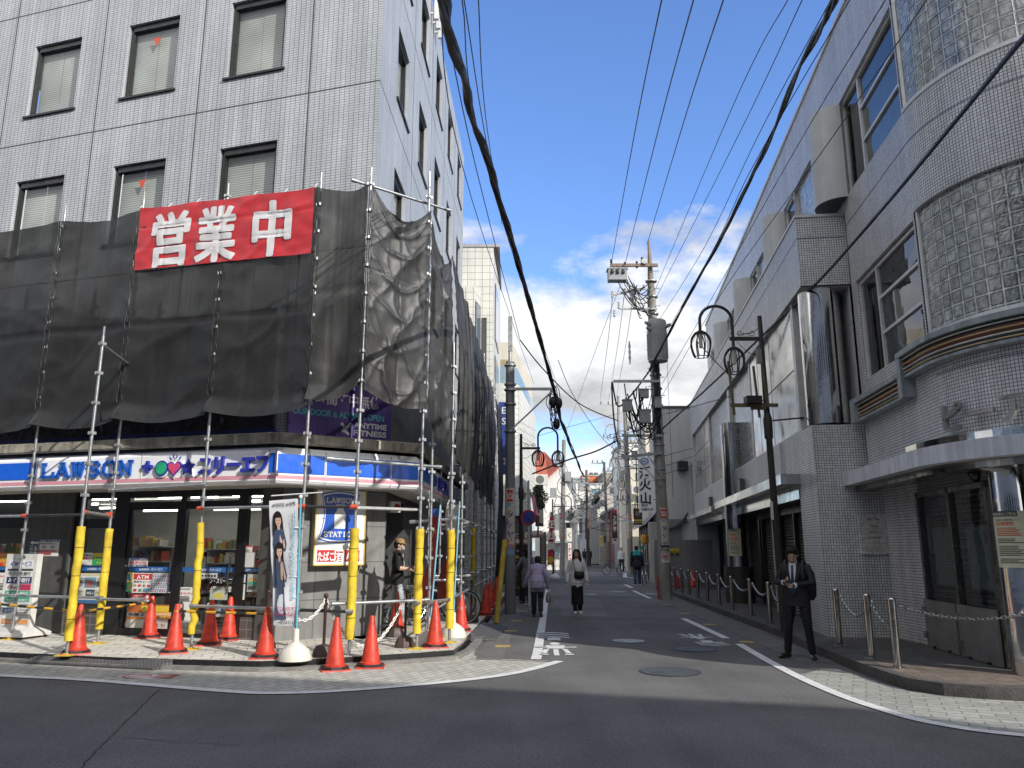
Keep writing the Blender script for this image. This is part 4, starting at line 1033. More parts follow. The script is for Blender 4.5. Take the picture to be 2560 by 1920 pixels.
# ---- mesh sheets
def netM(name, base, clear, rough):
    m, t, n, l, b = nt(name)
    pos = n.new('ShaderNodeNewGeometry').outputs['Position']
    f = ramp(n, l, noise(n, l, pos, 2.2, 6), .3, .7, .75, 1.25)
    mpn = n.new('ShaderNodeMapping'); mpn.inputs['Scale'].default_value = (6, 6, .5); l.new(pos, mpn.inputs['Vector'])
    f = mulv(n, l, f, ramp(n, l, noise(n, l, mpn.outputs[0], 2, 4), .3, .7, .85, 1.15))
    l.new(tint(n, l, L3(base), f), b.inputs['Base Color']); b.inputs['Roughness'].default_value = rough
    b.inputs['Specular IOR Level'].default_value = .5
    bp = n.new('ShaderNodeBump'); bp.inputs['Strength'].default_value = .3; bp.inputs['Distance'].default_value = .015
    l.new(noise(n, l, pos, 11, 6), bp.inputs['Height']); l.new(bp.outputs[0], b.inputs['Normal'])
    tr = n.new('ShaderNodeBsdfTransparent'); mxs = n.new('ShaderNodeMixShader')
    uv = n.new('ShaderNodeUVMap').outputs[0]; ck = n.new('ShaderNodeTexNoise'); ck.inputs['Scale'].default_value = 1.1; l.new(pos, ck.inputs['Vector'])
    l.new(ramp(n, l, ck.outputs['Fac'], .35, .65, clear * .6, clear * 1.4), mxs.inputs[0]); l.new(b.outputs[0], mxs.inputs[1]); l.new(tr.outputs[0], mxs.inputs[2])
    l.new(mxs.outputs[0], n['Material Output'].inputs[0]); return m
NET = netM('black_mesh_sheet', (.020, .0195, .0185), .085, .6)
NETB = netM('black_mesh_sheet_glossy', (.028, .027, .025), .10, .5)
def sheet(name, label, tl, tr, bl, br, fn, nu=36, nv=60, m=NET, nrm=None):
    tl, tr, bl, br = map(Vector, (tl, tr, bl, br))
    nn = nrm if nrm is not None else (tr - tl).cross(bl - tl).normalized()
    mb = MB()
    for j in range(nv + 1):
        for i in range(nu + 1):
            u, v = i / nu, j / nv
            p = tl.lerp(tr, u).lerp(bl.lerp(br, u), v); d, dz = fn(u, v, p)
            mb.v.append(p + nn * d + Vector((0, 0, dz)))
    for j in range(nv):
        for i in range(nu):
            a = j * (nu + 1) + i; mb.f.append([a, a + 1, a + nu + 2, a + nu + 1]); mb.m.append(0)
    o = tag(mb.build(name, m, smooth=60), label, 'netting', 'black mesh sheets on the scaffold')
    for col in (1, nu - 1) if nu < 150 else (1,):          # pale cord laced through the eyelets along the edges
        P = []; st_ = max(1, nv // 26)
        for j in range(0, nv + 1, st_):
            q = mb.v[j * (nu + 1) + col]; P.append(q + nn * (.012 if (j // st_) % 2 else -.004) + (tr - tl).normalized() * (.022 if (j // st_) % 2 else -.022))
        MB().tube(P, .004, 4).build('lacing', C(.035, .035, .034), o)
    return o
def ridge(x): return 1 - abs(math.sin(x))
def calm(seed, amp=.05, crease=.55):
    def f(u, v, p):
        e = math.sin(PI * u); s_ = seed * 7.3
        n1 = mn.noise(Vector((p.x * .9 + s_, p.y * .9, p.z * .6))); n2 = mn.noise(Vector((p.x * 2.6, p.y * 2.6 + s_, p.z * 2.2)))
        dg = mn.noise(Vector((u * 2.2 + v * 3.4 + s_, s_, 0)))
        d = -amp * e * (1 + .6 * n1) + .03 * e * n2 + .07 * e * dg + .035 * e * ridge((u * .9 + v * 2.6) * PI + n1 * 1.4) ** 5
        d += .03 * ridge(v * 22 + n2 * 2) * (1 - e) * .8                    # puckers at the ties
        d -= .03 * math.exp(-((v - crease) / .012) ** 2) + .012 * math.exp(-((u - .33) / .012) ** 2) + .012 * math.exp(-((u - .66) / .012) ** 2)
        dz = -.05 * e * (1 - v) * (1 if v < .15 else .3) + (.10 * (e - .6) * (-1) if v > .9 else 0)
        if v > .93: d += .10 * (v - .93) / .07 * (1.0 + n1)
        return d, dz
    return f
zt = lambda a: lerp(7.50, 7.87, a / 7.6)
Sx = [(9.6, 7.75), (7.75, 5.81), (5.81, 3.885), (3.885, 1.93), (1.93, .02)]
names = ['black mesh sheet at the far left edge of the scaffold', 'black mesh sheet just left of the red banner with pale stripes showing through', 'black mesh sheet under the left half of the red banner', 'black mesh sheet under the right half of the red banner', 'narrow black mesh sheet right of the red banner']
Sx = [(10.6, 7.70), (5.81, 3.885), (3.885, 1.93), (1.93, .02)]
pA = [(11.5, 5.85), (5.83, 3.90), (3.88, 1.94), (1.92, .03)]
pA = [(9.5, 5.81), (5.81, 3.885), (3.885, 1.93), (1.93, .02)]
for i, (a, b_) in enumerate(pA):
    sheet('mesh_sheet', names[i] if i else names[0], S(a, zt(a), .045), S(b_, zt(b_), .045), S(a, 3.78, .045), S(b_, 3.72, .045), calm(i + 1, .07), nu=60 if i == 0 else 40, nrm=SF.n * 1.0)
c5, c6 = Vector((-2.33, 11.93, 0)), Vector((-1.45, 12.71, 0))
q = S(.0, 0, -.03)
sheet('mesh_sheet', names[4], S(.02, 7.48, .045), (c5.x - .03, c5.y - .06, 7.50), S(.02, 3.86, .045), (c5.x - .03, c5.y - .06, 4.05), calm(9, .06, .5), nu=24, nrm=Vector((-.2, -.98, 0)), m=NET)
def drape(seed):
    def f(u, v, p):
        e = math.sin(PI * u); s_ = seed * 3.1
        n1 = mn.noise(Vector((u * 3 + s_, v * 6, 0))); n2 = mn.noise(Vector((u * 9, v * 16 + s_, 3))); n3 = mn.noise(Vector((u * 22, v * 40 + s_, 9)))
        sw = v * 6 - 1.1 * e * (1 - v * .5) + n1 * .25
        d = .06 * e * (ridge(sw * PI) ** 3) * (1 - .45 * v) + .06 * e * n1 + .006 * n2 * (.3 + e)
        d += .05 * ridge((u * 1.6 + v * 3.2) * PI + n1) ** 3 * e + .02 * ridge(v * 26) ** 2 * (1 - e) - .012 * math.exp(-((v - .42) / .004) ** 2) - .012 * math.exp(-((u - .5) / .006) ** 2)
        d += .05 * ridge((u * 2.4 - v * 2.0) * PI + 1.5 * n1) ** 4 * e * v
        dz = -.42 * e * max(0, 1 - v * 4) ** 1.0 - (.12 * e if v > .9 else 0)
        return d, dz
    return f
nch = Vector((.66, -.75, 0))
sheet('mesh_sheet', 'glossy crumpled mesh sheet on the cut-off corner facing the crossing', (c5.x + .03, c5.y - .05, 7.50), (c6.x + .04, c6.y - .04, 7.42), (c5.x + .03, c5.y - .05, 4.08), (c6.x + .04, c6.y - .04, 3.92), drape(2), 60, 150, NETB, nch)
c7 = Vector((-1.0, 13.6, 0))
sheet('mesh_sheet', 'short bulging mesh sheet turning the corner into the lane', (c6.x + .05, c6.y + .0, 7.25), (c7.x - .12, c7.y, 6.9), (c6.x + .05, c6.y + .0, 3.75), (c7.x, c7.y, 3.3), drape(5), 40, 110, NETB, Vector((.89, -.45, 0)))
def pleat(seed):
    def f(u, v, p):
        n1 = mn.noise(Vector((u * 14, v * 2, seed))); n2 = mn.noise(Vector((u * 40, v * 5, seed + 4)))
        return .05 * n1 + .07 * ridge(u * 24 * PI / 2 + n1 * 1.5) ** 2 * (.4 + .6 * v) + .03 * n2 + .1 * math.sin(PI * v), .12 * n1 * (v > .95) - .3 * (v > .97) * (mn.noise(Vector((u * 20, 0, 2))))
    return f
sheet('mesh_sheet', 'long black mesh sheet along the lane side, half in shadow', (c7.x - .12, c7.y, 6.95), (-.62, 24.0, 6.55), (c7.x - .05, c7.y, 3.25), (-.62, 24.0, 2.9), pleat(3), 200, 60, NET, Vector((.999, -.038, 0)))
sheet('mesh_sheet', 'narrow dark mesh sheet on the scaffold tower at the lane end', (-.55, 25.9, 6.6), (-.45, 28.2, 6.6), (-.55, 25.9, .6), (-.45, 28.2, .6), pleat(7), 30, 40, NET, Vector((.999, -.038, 0)))

# ---- red banner
bn = thing('open_banner', 'red cloth banner with three large white characters tied over the netting', 'banner', S(1.9, 6.3, .1))
B0, B1, B2, B3 = S(3.83, 7.72, .07), S(.09, 7.50, .07), S(3.83, 6.53, .07), S(.09, 6.34, .07)
def bd(u, v):
    p = B0.lerp(B1, u).lerp(B2.lerp(B3, u), v)
    n1 = mn.noise(Vector((u * 7, v * 3, 1))); n2 = mn.noise(Vector((u * 16, v * 7, 5)))
    d = .02 * n1 + .012 * n2 - .012 * sum(math.exp(-((u - k) / .006) ** 2) for k in (.17, .34, .5, .67, .84)) - .012 * sum(math.exp(-((v - k) / .012) ** 2) for k in (.33, .66))
    d += .015 * ridge(u * 9 + v * 4 + n1) ** 3
    return p + SF.n * d + Vector((0, 0, -.025 * abs(math.sin(u * PI * 3)) * (1 - v)))
mb = MB(); nu, nv = 110, 34
for j in range(nv + 1):
    for i in range(nu + 1): mb.v.append(bd(i / nu, j / nv))
for j in range(nv):
    for i in range(nu):
        a = j * (nu + 1) + i; mb.f.append([a, a + 1, a + nu + 2, a + nu + 1]); mb.m.append(0)
mb.build('cloth', M('red_polyester', (.55, .012, .022), .55, var=.08, sheen=.2), bn, smooth=60)
WB = M('white_print', (.76, .74, .74), .6, var=.06)
def subdiv(mb, cut):     # cut long text faces so that they follow the folds
    bm = bmesh.new(); vs = [bm.verts.new(v) for v in mb.v]
    for f in mb.f:
        try: bm.faces.new([vs[i] for i in f])
        except ValueError: pass
    for _ in range(5):
        es = [e for e in bm.edges if e.calc_length() > cut]
        if not es: break
        bmesh.ops.subdivide_edges(bm, edges=es, cuts=1)
        bmesh.ops.triangulate(bm, faces=bm.faces[:])
    bm.verts.index_update()
    out = MB(); out.add([v.co.copy() for v in bm.verts], [[v.index for v in f.verts] for f in bm.faces]); bm.free(); return out
mb = MB()
for ch, u, hh in (('営', .205, 1.08), ('業', .475, 1.08), ('中', .785, 1.06)):
    for k in range(9):
        mb.text(ch, (u * 3.75 + (.032 * math.cos(k * PI / 4) if k else 0), k * .0004, .12 + (.024 * math.sin(k * PI / 4) if k else 0)), (1, 0, 0), (0, 0, 1), hh, align='C', bold=.006, w=.82 if ch != '中' else .74)
mb = subdiv(mb, .06)
mb.v = [bd(v.x / 3.75, 1 - v.z / 1.18) + SF.n * (.008 + v.y) for v in mb.v]
mb.build('lettering', WB, bn, smooth=60)
mb = MB()
for u in (0, .17, .34, .5, .67, .84, 1): mb.tube([bd(u, 0), bd(u, 0) + Vector((0, 0, .1)) - SF.n * .08], .006, 5)
mb.build('tie', WHITE, bn)
# ------------------------------------------------------------------ tiled building on the right
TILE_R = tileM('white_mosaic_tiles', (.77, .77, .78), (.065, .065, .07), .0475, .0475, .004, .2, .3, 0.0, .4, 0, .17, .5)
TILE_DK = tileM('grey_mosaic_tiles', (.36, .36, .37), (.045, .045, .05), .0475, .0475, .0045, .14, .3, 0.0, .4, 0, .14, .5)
def glassblockM():
    m, t, n, l, b = nt('glass_block')
    uv = n.new('ShaderNodeUVMap').outputs[0]
    br = n.new('ShaderNodeTexBrick'); br.offset = 0; l.new(uv, br.inputs['Vector']); br.inputs['Scale'].default_value = 1
    br.inputs['Brick Width'].default_value = .198; br.inputs['Row Height'].default_value = .198; br.inputs['Mortar Size'].default_value = .014; br.inputs['Mortar Smooth'].default_value = .25
    br.inputs['Color1'].default_value = (.27, .285, .272, 1); br.inputs['Color2'].default_value = (.17, .18, .172, 1); br.inputs['Mortar'].default_value = (.36, .365, .355, 1)
    pos = n.new('ShaderNodeNewGeometry').outputs['Position']
    n1 = noise(n, l, pos, 9, 3, .6)
    w_ = n.new('ShaderNodeTexWave'); w_.inputs['Scale'].default_value = 6; w_.inputs['Distortion'].default_value = 9; w_.inputs['Detail'].default_value = 2; w_.inputs['Detail Scale'].default_value = 1.2; l.new(pos, w_.inputs['Vector'])
    b2 = n.new('ShaderNodeTexBrick'); b2.offset = 0; l.new(uv, b2.inputs['Vector']); b2.inputs['Scale'].default_value = 1; b2.inputs['Brick Width'].default_value = .198; b2.inputs['Row Height'].default_value = .198; b2.inputs['Mortar Size'].default_value = .045; b2.inputs['Mortar Smooth'].default_value = .7
    rim = n.new('ShaderNodeMath'); rim.operation = 'SUBTRACT'; l.new(b2.outputs['Fac'], rim.inputs[0]); l.new(br.outputs['Fac'], rim.inputs[1])
    f = mulv(n, l, ramp(n, l, n1, .3, .72, .5, 1.9), ramp(n, l, rim.outputs[0], 0, 1, 1.1, .25))
    l.new(tint(n, l, br.outputs['Color'], f), b.inputs['Base Color'])
    b.inputs['Roughness'].default_value = .09; b.inputs['Specular IOR Level'].default_value = .9
    a = mulv(n, l, w_.outputs['Fac'], .35)
    ad = n.new('ShaderNodeMath'); ad.operation = 'SUBTRACT'; l.new(a, ad.inputs[0]); l.new(br.outputs['Fac'], ad.inputs[1])
    bp = n.new('ShaderNodeBump'); bp.inputs['Strength'].default_value = .7; bp.inputs['Distance'].default_value = .010
    l.new(ad.outputs[0], bp.inputs['Height']); l.new(bp.outputs[0], b.inputs['Normal'])
    return m
GBLK = glassblockM()
ALU = M('aluminium_trim', (.62, .62, .61), .4, .25, .15, 5)
PANELM = M('satin_metal_panel', (.62, .61, .58), .18, .92, .08, .5, bump=.05, bs=1.1)
GREYCYL = M('grey_painted_panel', (.52, .525, .51), .45, var=.1, vs=2, streak=.1)
WINGL = glassM('tiled_building_glass', (.62, .65, .64), .85, wav=.05)
DIM = M('dim_room', (.20, .20, .19), .8, var=.3)
bld = thing('tiled_building', 'long white tiled building with glass blocks and a rounded corner on the right', 'building', (6.0, 14.2, 0))

# plan of the rounded corner: straight upper wall, arc, then the face along the crossing
RC = 2.05; ac = P1.pt(-3.12, 0); cen = ac - P1.n * RC
ang0 = math.atan2((ac - cen).y, (ac - cen).x)
def curve_pt(t, o=0.0):      # t = distance run from the end of the straight wall, towards and round the corner
    La = RC * math.radians(83)
    if t <= 0:
        q = ac + P1.d * (-t); return Vector((q.x, q.y, 0)) + P1.n * o
    if t <= La:
        a = ang0 + t / RC; return cen + Vector((math.cos(a), math.sin(a), 0)) * (RC + o)
    a = ang0 + La / RC; nn = Vector((math.cos(a), math.sin(a), 0)); dd = Vector((-nn.y, nn.x, 0))
    return cen + nn * (RC + o) + dd * (t - La)
def cwall(mb, t0, t1, z0, z1, o=0.0, mi=0, step=.12):
    k = max(1, int(math.ceil((t1 - t0) / step)))
    for i in range(k):
        a, b_ = lerp(t0, t1, i / k), lerp(t0, t1, (i + 1) / k); p, q = curve_pt(a, o), curve_pt(b_, o)
        mb.quad((p.x, p.y, z0), (q.x, q.y, z0), (q.x, q.y, z1), (p.x, p.y, z1), mi, [(a, z0), (b_, z0), (b_, z1), (a, z1)])
def cbox(mb, t0, t1, z0, z1, o0, o1, mi=0, step=.12):
    cwall(mb, t0, t1, z0, z1, o1, mi, step)
    k = max(1, int(math.ceil((t1 - t0) / step)))
    for z in (z0, z1):
        for i in range(k):
            a, b_ = lerp(t0, t1, i / k), lerp(t0, t1, (i + 1) / k)
            mb.quad(*[(q.x, q.y, z) for q in (curve_pt(a, o0), curve_pt(b_, o0), curve_pt(b_, o1), curve_pt(a, o1))], mi)
    for t in (t0, t1):
        p, q = curve_pt(t, o0), curve_pt(t, o1); mb.quad((p.x, p.y, z0), (q.x, q.y, z0), (q.x, q.y, z1), (p.x, p.y, z1), mi)
TE = 9.0; T_ = lambda s: -3.12 - s           # position on the upper wall as curve distance
ROOF, HD, SL = 11.72, 10.16, 8.24
mb = MB()
wins = []                                    # (s0, s1, kind)
for k in range(5):
    b_ = -.3 + 4.97 * k
    wins.append((b_ + .96, b_ + 3.9, 'block')); wins.append((b_ + 3.93, b_ + 5.0, 'win'))
holes = [(-3.09, -.2, SL, HD)] + [(a, min(c, 20.6), SL - .2, HD) for a, c, _ in wins if a < 20.4]
wallgrid(mb, P1, -.0, 20.84, 8.0, ROOF, [h for h in holes if h[0] > 0], .14)
wallgrid(mb, P1, -3.12, 0, 6.5, ROOF, [(-3.09, -.2, SL, HD)], .14)
wallgrid(mb, P1, -3.12, 0, 2.75, 6.5, [(-3.07, -.25, 4.62, 6.5)], .14)
cwall(mb, 0, TE, 10.95, ROOF); cwall(mb, 0, TE, 6.62, 8.26); cwall(mb, 0, TE, 2.98, 4.62)
cbox(mb, 0, TE, 6.60, 6.63, -.1, 0)
mb.poly([P1.pt(20.84, ROOF), P1.pt(-3.12, ROOF)] + [curve_pt(t) + Vector((0, 0, ROOF)) for t in (.5, 1, 1.5, 2, 2.5, 3, TE)] + [Vector((19, 34, ROOF))])
mb.quad(P1.pt(20.84, .0), P1.pt(20.84, ROOF), Vector((19, 34, ROOF)), Vector((19, 34, 0)))
q_ = curve_pt(TE, -.3); mb.quad((q_.x, q_.y, 0), (q_.x, q_.y, ROOF), (19, 34, ROOF), (19, 34, 0))
cwall(mb, 3.2, TE, 0, 2.8, -.4)
mb.build('upper_wall', TILE_R, bld)
mb = MB(); cbox(mb, T_(20.84), TE, ROOF, ROOF + .09, -.2, .035, 0, .6); pieces(mb, 'coping', ALU, bld)
mb = MB(); 
for z in (7.72, 4.06): cbox(mb, .15, TE, z - .006, z + .006, 0, .003)
cbox(mb, T_(0), .15, 7.715, 7.727, 0, .003)
mb.fbox(P0, 0, 20.8, 7.56, 7.572, -.01, .003); mb.fbox(EP, 0, .9, 7.56, 7.572, -.01, .003)
mb.build('navy_line', C(.02, .02, .09, .4), bld)
# glass block bays of the rounded corner
mb = MB(); cwall(mb, 0.05, TE, 8.30, 10.95, -.06); mb.build('glass_block_bay', GBLK, bld)
mb = MB(); cwall(mb, 0.05, TE, 4.70, 6.60, -.06); mb.build('glass_block_bay', GBLK, bld)
mb = MB(); cbox(mb, 0, TE, 8.24, 8.30, -.1, .012); cbox(mb, 0, TE, 4.62, 4.70, -.1, .012)
for z0, z1 in ((8.24, 10.95), (4.62, 6.6)):
    p = curve_pt(.02, -.05); mb.tube([(p.x, p.y, z0), (p.x, p.y, z1)], .035, 8)
pieces(mb, 'bay_sill', ALU, bld)
def wframe(fr, a0, a1, z0, z1, cols, rows, d=.12, f=.055):
    mb = MB()
    mb.fbox(fr, a0, a0 + f, z0, z1, -d, -d + .06); mb.fbox(fr, a1 - f, a1, z0, z1, -d, -d + .06); mb.fbox(fr, a0, a1, z0, z0 + f, -d, -d + .062); mb.fbox(fr, a0, a1, z1 - f, z1, -d, -d + .062)
    for c in cols: mb.fbox(fr, c - f * .6, c + f * .6, z0, z1, -d, -d + .064)
    for (r, c0, c1) in rows: mb.fbox(fr, c0, c1, r - .025, r + .025, -d, -d + .058)
    w_ = mb.build('window', ALU, bld)
    MB().fquad(fr, a1, a0, z0, z1, -d + .02).build('pane', WINGL, w_)
    MB().fquad(fr, a0, a1, z0, z1, -d - .35).build('inner_blind', DIM, w_)
wframe(P1, -3.09, -.2, SL, HD, [-1.17], [(SL + .62, -3.09, -1.17), (SL + 1.26, -3.09, -1.17)])
wframe(P1, -3.07, -.25, 4.62, 6.48, [-1.17], [(5.26, -3.07, -1.17), (5.88, -3.07, -1.17)])
for a, c, kd in wins:
    if a > 20.4: continue
    c = min(c, 20.6)
    if kd == 'block': MB().fquad(P1, a, c, SL - .2, HD, -.08).build('glass_block_panel', GBLK, bld)
    else: wframe(P1, a, c, SL - .2, HD, [], [], .1)
# half-round panels
for k in range(4):
    c = P1.pt(.18 + 4.97 * k, 0); th = math.atan2(P1.n.y, P1.n.x)
    z1 = 10.13
    mb = MB(); prof = [(.48, 8.2), (.48, z1)]
    mb.lathe((c.x, c.y, 0), prof, 24, 0, a0=th - PI / 2, a1=th + PI / 2)
    for z, mi in ((8.2, 1), (z1, 0)):
        mb.poly([(c.x + .48 * math.cos(th - PI / 2 + PI * i / 24), c.y + .48 * math.sin(th - PI / 2 + PI * i / 24), z) for i in range(25)], mi)
    mb.build('half_round_panel', [GREYCYL, C(.06, .06, .06)], bld)
# projecting balcony band
mb = MB()
mb.fquad(P0, 0, 20.8, 6.58, 8.0, 0); mb.fquad(EP, 0, .93, 6.6, 8.0, 0); mb.fquad(P0, 0, 20.8, 6.58, 8.0, -.93)
mb.quad(P0.pt(0, 6.58), P0.pt(20.8, 6.58), P0.pt(20.8, 6.58, -.93), P0.pt(0, 6.58, -.93))
mb.quad(P0.pt(20.8, 0), P0.pt(20.8, 8), P0.pt(20.8, 8, -.93), P0.pt(20.8, 0, -.93))
mb.build('balcony_band', TILE_R, bld)
mb = MB(); mb.fbox(P0, -.02, 20.8, 8.0, 8.05, -.94, .02); mb.build('balcony_coping', ALU, bld)
# middle storey between base and balcony
def seams(mb, a0, a1, z0, z1, cols, rows):
    mb.fbox(P0, a0, a1, z0, z1, -.2, -.09, 0)
    for c in cols: mb.fbox(P0, c - .008, c + .008, z0, z1, -.1, -.086, 1)
    for r in rows: mb.fbox(P0, a0, a1, r - .012, r + .012, -.1, -.084, 1)
SEAM = C(.03, .03, .03)
mb = MB(); seams(mb, 1.25, 6.25, 3.93, 6.58, [3.66, 5.2], [5.25]); mb.build('metal_panel', [PANELM, SEAM], bld)
mb = MB(); seams(mb, 15.15, 20.3, 3.93, 6.58, [16.9, 18.6], [5.7, 4.75]); mb.build('metal_panel', [PANELM, SEAM], bld)
mb = MB(); mb.fquad(P0, 6.28, 9.8, 3.98, 6.56, -.14); mb.build('glass_block_panel', GBLK, bld)
mb = MB(); mb.fquad(P0, 10.1, 15.1, 3.98, 6.56, -.14); mb.build('glass_block_panel', GBLK, bld)
mb = MB(); mb.fbox(P0, 6.2, 6.32, 3.93, 6.58, -.2, -.07); mb.fbox(P0, 9.78, 10.12, 3.93, 6.58, -.2, -.05); mb.fbox(P0, 15.05, 15.17, 3.93, 6.58, -.2, -.07); mb.fbox(P0, 1.05, 1.25, 3.93, 6.58, -.2, -.06); mb.fbox(P0, 6.3, 15.1, 3.93, 3.99, -.2, -.08)
pieces(mb, 'panel_trim', ALU, bld)
mb = MB(); mb.fquad(P0, .55, 1.05, 4.0, 6.55, -.18); mb.build('slit_window', WINGL, bld)
mb = MB(); mb.fbox(P0, 20.3, 20.8, 3.9, 6.58, -.9, -.0); mb.fquad(P0, 0, 20.8, 3.93, 6.58, -.9); pieces(mb, 'pier', TILE_R, bld)
MB().fbox(P0, .75, 20.8, 3.9, 3.935, -.9, .0).build('ledge', ALU, bld)
# base storey
mb = MB()
mb.fquad(P0, 0, 20.8, 2.62, 3.9, 0); mb.fquad(P0, 0, 1.28, .13, 2.62, 0); mb.fquad(EP, 0, .93, 2.72, 3.9, 0); mb.fquad(EP, 0, 1.68, .13, 2.72, 0)
for a in (1.28,): mb.quad(P0.pt(a, .13), P0.pt(a, 2.62), P0.pt(a, 2.62, -.9), P0.pt(a, .13, -.9))
mb.fbox(P0, 5.55, 6.05, .13, 2.62, -.8, -.35); mb.fbox(P0, 20.2, 20.8, .13, 2.62, -.9, -.002)
mb.build('base_wall', TILE_R, bld)
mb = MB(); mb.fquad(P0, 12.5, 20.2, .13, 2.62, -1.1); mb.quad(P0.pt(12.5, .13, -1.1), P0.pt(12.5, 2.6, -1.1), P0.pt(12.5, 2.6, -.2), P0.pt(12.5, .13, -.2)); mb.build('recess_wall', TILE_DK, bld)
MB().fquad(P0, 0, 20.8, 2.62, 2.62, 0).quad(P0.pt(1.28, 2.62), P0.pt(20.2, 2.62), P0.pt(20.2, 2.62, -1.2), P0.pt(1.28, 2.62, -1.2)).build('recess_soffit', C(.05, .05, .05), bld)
def shutterM():
    m, t, n, l, b = nt('roller_shutter'); uv = n.new('ShaderNodeUVMap').outputs[0]
    sp = n.new('ShaderNodeSeparateXYZ'); l.new(uv, sp.inputs[0])
    q = mulv(n, l, sp.outputs['Y'], 2 * PI / .075); si = n.new('ShaderNodeMath'); si.operation = 'SINE'; l.new(q, si.inputs[0])
    l.new(tint(n, l, (.24, .22, .19), ramp(n, l, si.outputs[0], -1, 1, .45, 1.2)), b.inputs['Base Color']); b.inputs['Roughness'].default_value = .4; b.inputs['Metallic'].default_value = .5
    bp = n.new('ShaderNodeBump'); bp.inputs['Distance'].default_value = .02; l.new(si.outputs[0], bp.inputs['Height']); l.new(bp.outputs[0], b.inputs['Normal'])
    return m
SHUT = shutterM()
for a0, a1 in ((1.9, 4.0), (6.1, 7.9), (4.15, 5.5)): MB().fbox(P0, a0, a1, .13, 2.5, -.6, -.55).build('roller_shutter', SHUT, bld)
mb = MB()
for a in (1.3, 1.85, 4.0, 5.5, 7.9, 8.3): mb.fbox(P0, a, a + .12, .13, 2.6, -.65, -.45)
mb.fbox(P0, 1.28, 8.4, 2.45, 2.6, -.66, -.44); mb.fquad(P0, 8.4, 12.5, .13, 2.6, -.9)
pieces(mb, 'shutter_frame', C(.03, .028, .026, .35), bld)
mb = MB(); mb.fbox(P0, 1.15, 11.1, 2.90, 3.10, -.0, .38); mb.build('canopy', PANELM, bld)
mb = MB(); mb.fbox(P0, 12.0, 20.4, 2.86, 3.04, 0, .38); mb.build('canopy', PANELM, bld)
mb = MB(); mb.fbox(P0, 1.28, 11.0, 2.62, 2.82, .0, .02); mb.fbox(P0, 12.1, 20.2, 2.62, 2.82, .0, .02); pieces(mb, 'polished_lintel', M('polished_lintel_steel', (.55, .54, .5), .12, 1.0, .15, 1.5, bump=.3, bs=3), bld)
# pieces of old lettering over the canopies
mb = MB(); mb.fbox(P0, 7.5, 7.75, 3.25, 3.55, .0, .14); mb.fbox(P0, 7.85, 8.0, 3.3, 3.6, .0, .1); mb.fbox(P0, 14.5, 14.9, 3.15, 3.5, .0, .12)
pieces(mb, 'wall_letter', M('tarnished_letter', (.12, .12, .115), .4, .5), bld)
mb = MB(); mb.tube([P0.pt(2.6, 3.9, .03), P0.pt(2.6, 3.15, .03)], .02, 8); mb.build('downpipe', ALU, bld)
# entrance recess at the corner
door0, door1 = Vector((6.72, 13.02, 0)), Vector((6.45, 10.62, 0))
DF = Fr(door0.xy, (door1 - door0).xy, (-.99, .11)); DL = (door1 - door0).length
mb = MB(); mb.quad(EP.pt(1.15, .13, .0), EP.pt(1.15, 2.72, 0), DF.pt(0, 2.72), DF.pt(0, .13)); mb.build('recess_wall', TILE_R, bld)
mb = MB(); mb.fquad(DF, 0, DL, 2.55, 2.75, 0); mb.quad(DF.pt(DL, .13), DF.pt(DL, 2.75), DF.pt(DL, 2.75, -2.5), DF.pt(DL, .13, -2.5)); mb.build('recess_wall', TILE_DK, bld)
mb = MB(); mb.quad(EP.pt(.9, 2.74), EP.pt(3.2, 2.74), Vector((9, 9, 2.74)), Vector((6.3, 9.6, 2.74))); mb.poly([curve_pt(t, -.02) + Vector((0, 0, 2.75)) for t in (-3, -2, -1, 0, .5, 1, 1.5, 2, 2.5, 3, 6)] + [Vector((11, 13, 2.75))]); mb.build('entrance_soffit', C(.22, .22, .215), bld)
BRS = M('bronze_stainless', (.25, .235, .21), .25, .9, .2, 2)
mb = MB()
for a in (0, DL / 2 - .05, DL - .09): mb.fbox(DF, a, a + .09, .13, 2.55, -.05, .05)
mb.fbox(DF, 0, DL, 2.47, 2.55, -.05, .05); mb.build('door_frame', BRS, bld)
for a0, a1 in ((.09, DL / 2 - .05), (DL / 2 + .04, DL - .09)):
    d = MB().fquad(DF, a1, a0, .6, 2.47, .0).build('door', WINGL, bld)
    MB().fbox(DF, (a0 + a1) / 2 - .25, (a0 + a1) / 2 + .4, 1.1, 1.95, -.03, -.02).build('notice_sheet', C(.22, .28, .26), d)
MB().fquad(DF, 0, DL, .13, 2.5, -.12).build('entrance_shutter', SHUT, bld)
# floods barriers in front of the doors
for k, (a0, a1) in enumerate(((.03, DL / 2 - .04), (DL / 2 + .03, DL - .03))):
    t = thing('flood_barrier', 'grey steel flood barrier panel at the foot of the %s glass door' % ('inner left' if k == 0 else 'outer right'), 'barrier', DF.pt((a0 + a1) / 2, .13, .1))
    MB().fbox(DF, a0, a1, .14, .86, .06, .1).build('panel', M('barrier_grey', (.24, .235, .22), .45, .3, .2, 3), t)
    mb = MB()
    for z in (.32, .7): mb.fbox(DF, a0 + .02, a0 + .09, z - .05, z + .05, .1, .15)
    pieces(mb, 'latch', BRUSHED, t)
    mb = MB()
    for a in (a0 + .3, a1 - .3): mb.fbox(DF, a - .03, a + .03, .1, .17, .09, .13)
    pieces(mb, 'foot', DARKST, t)
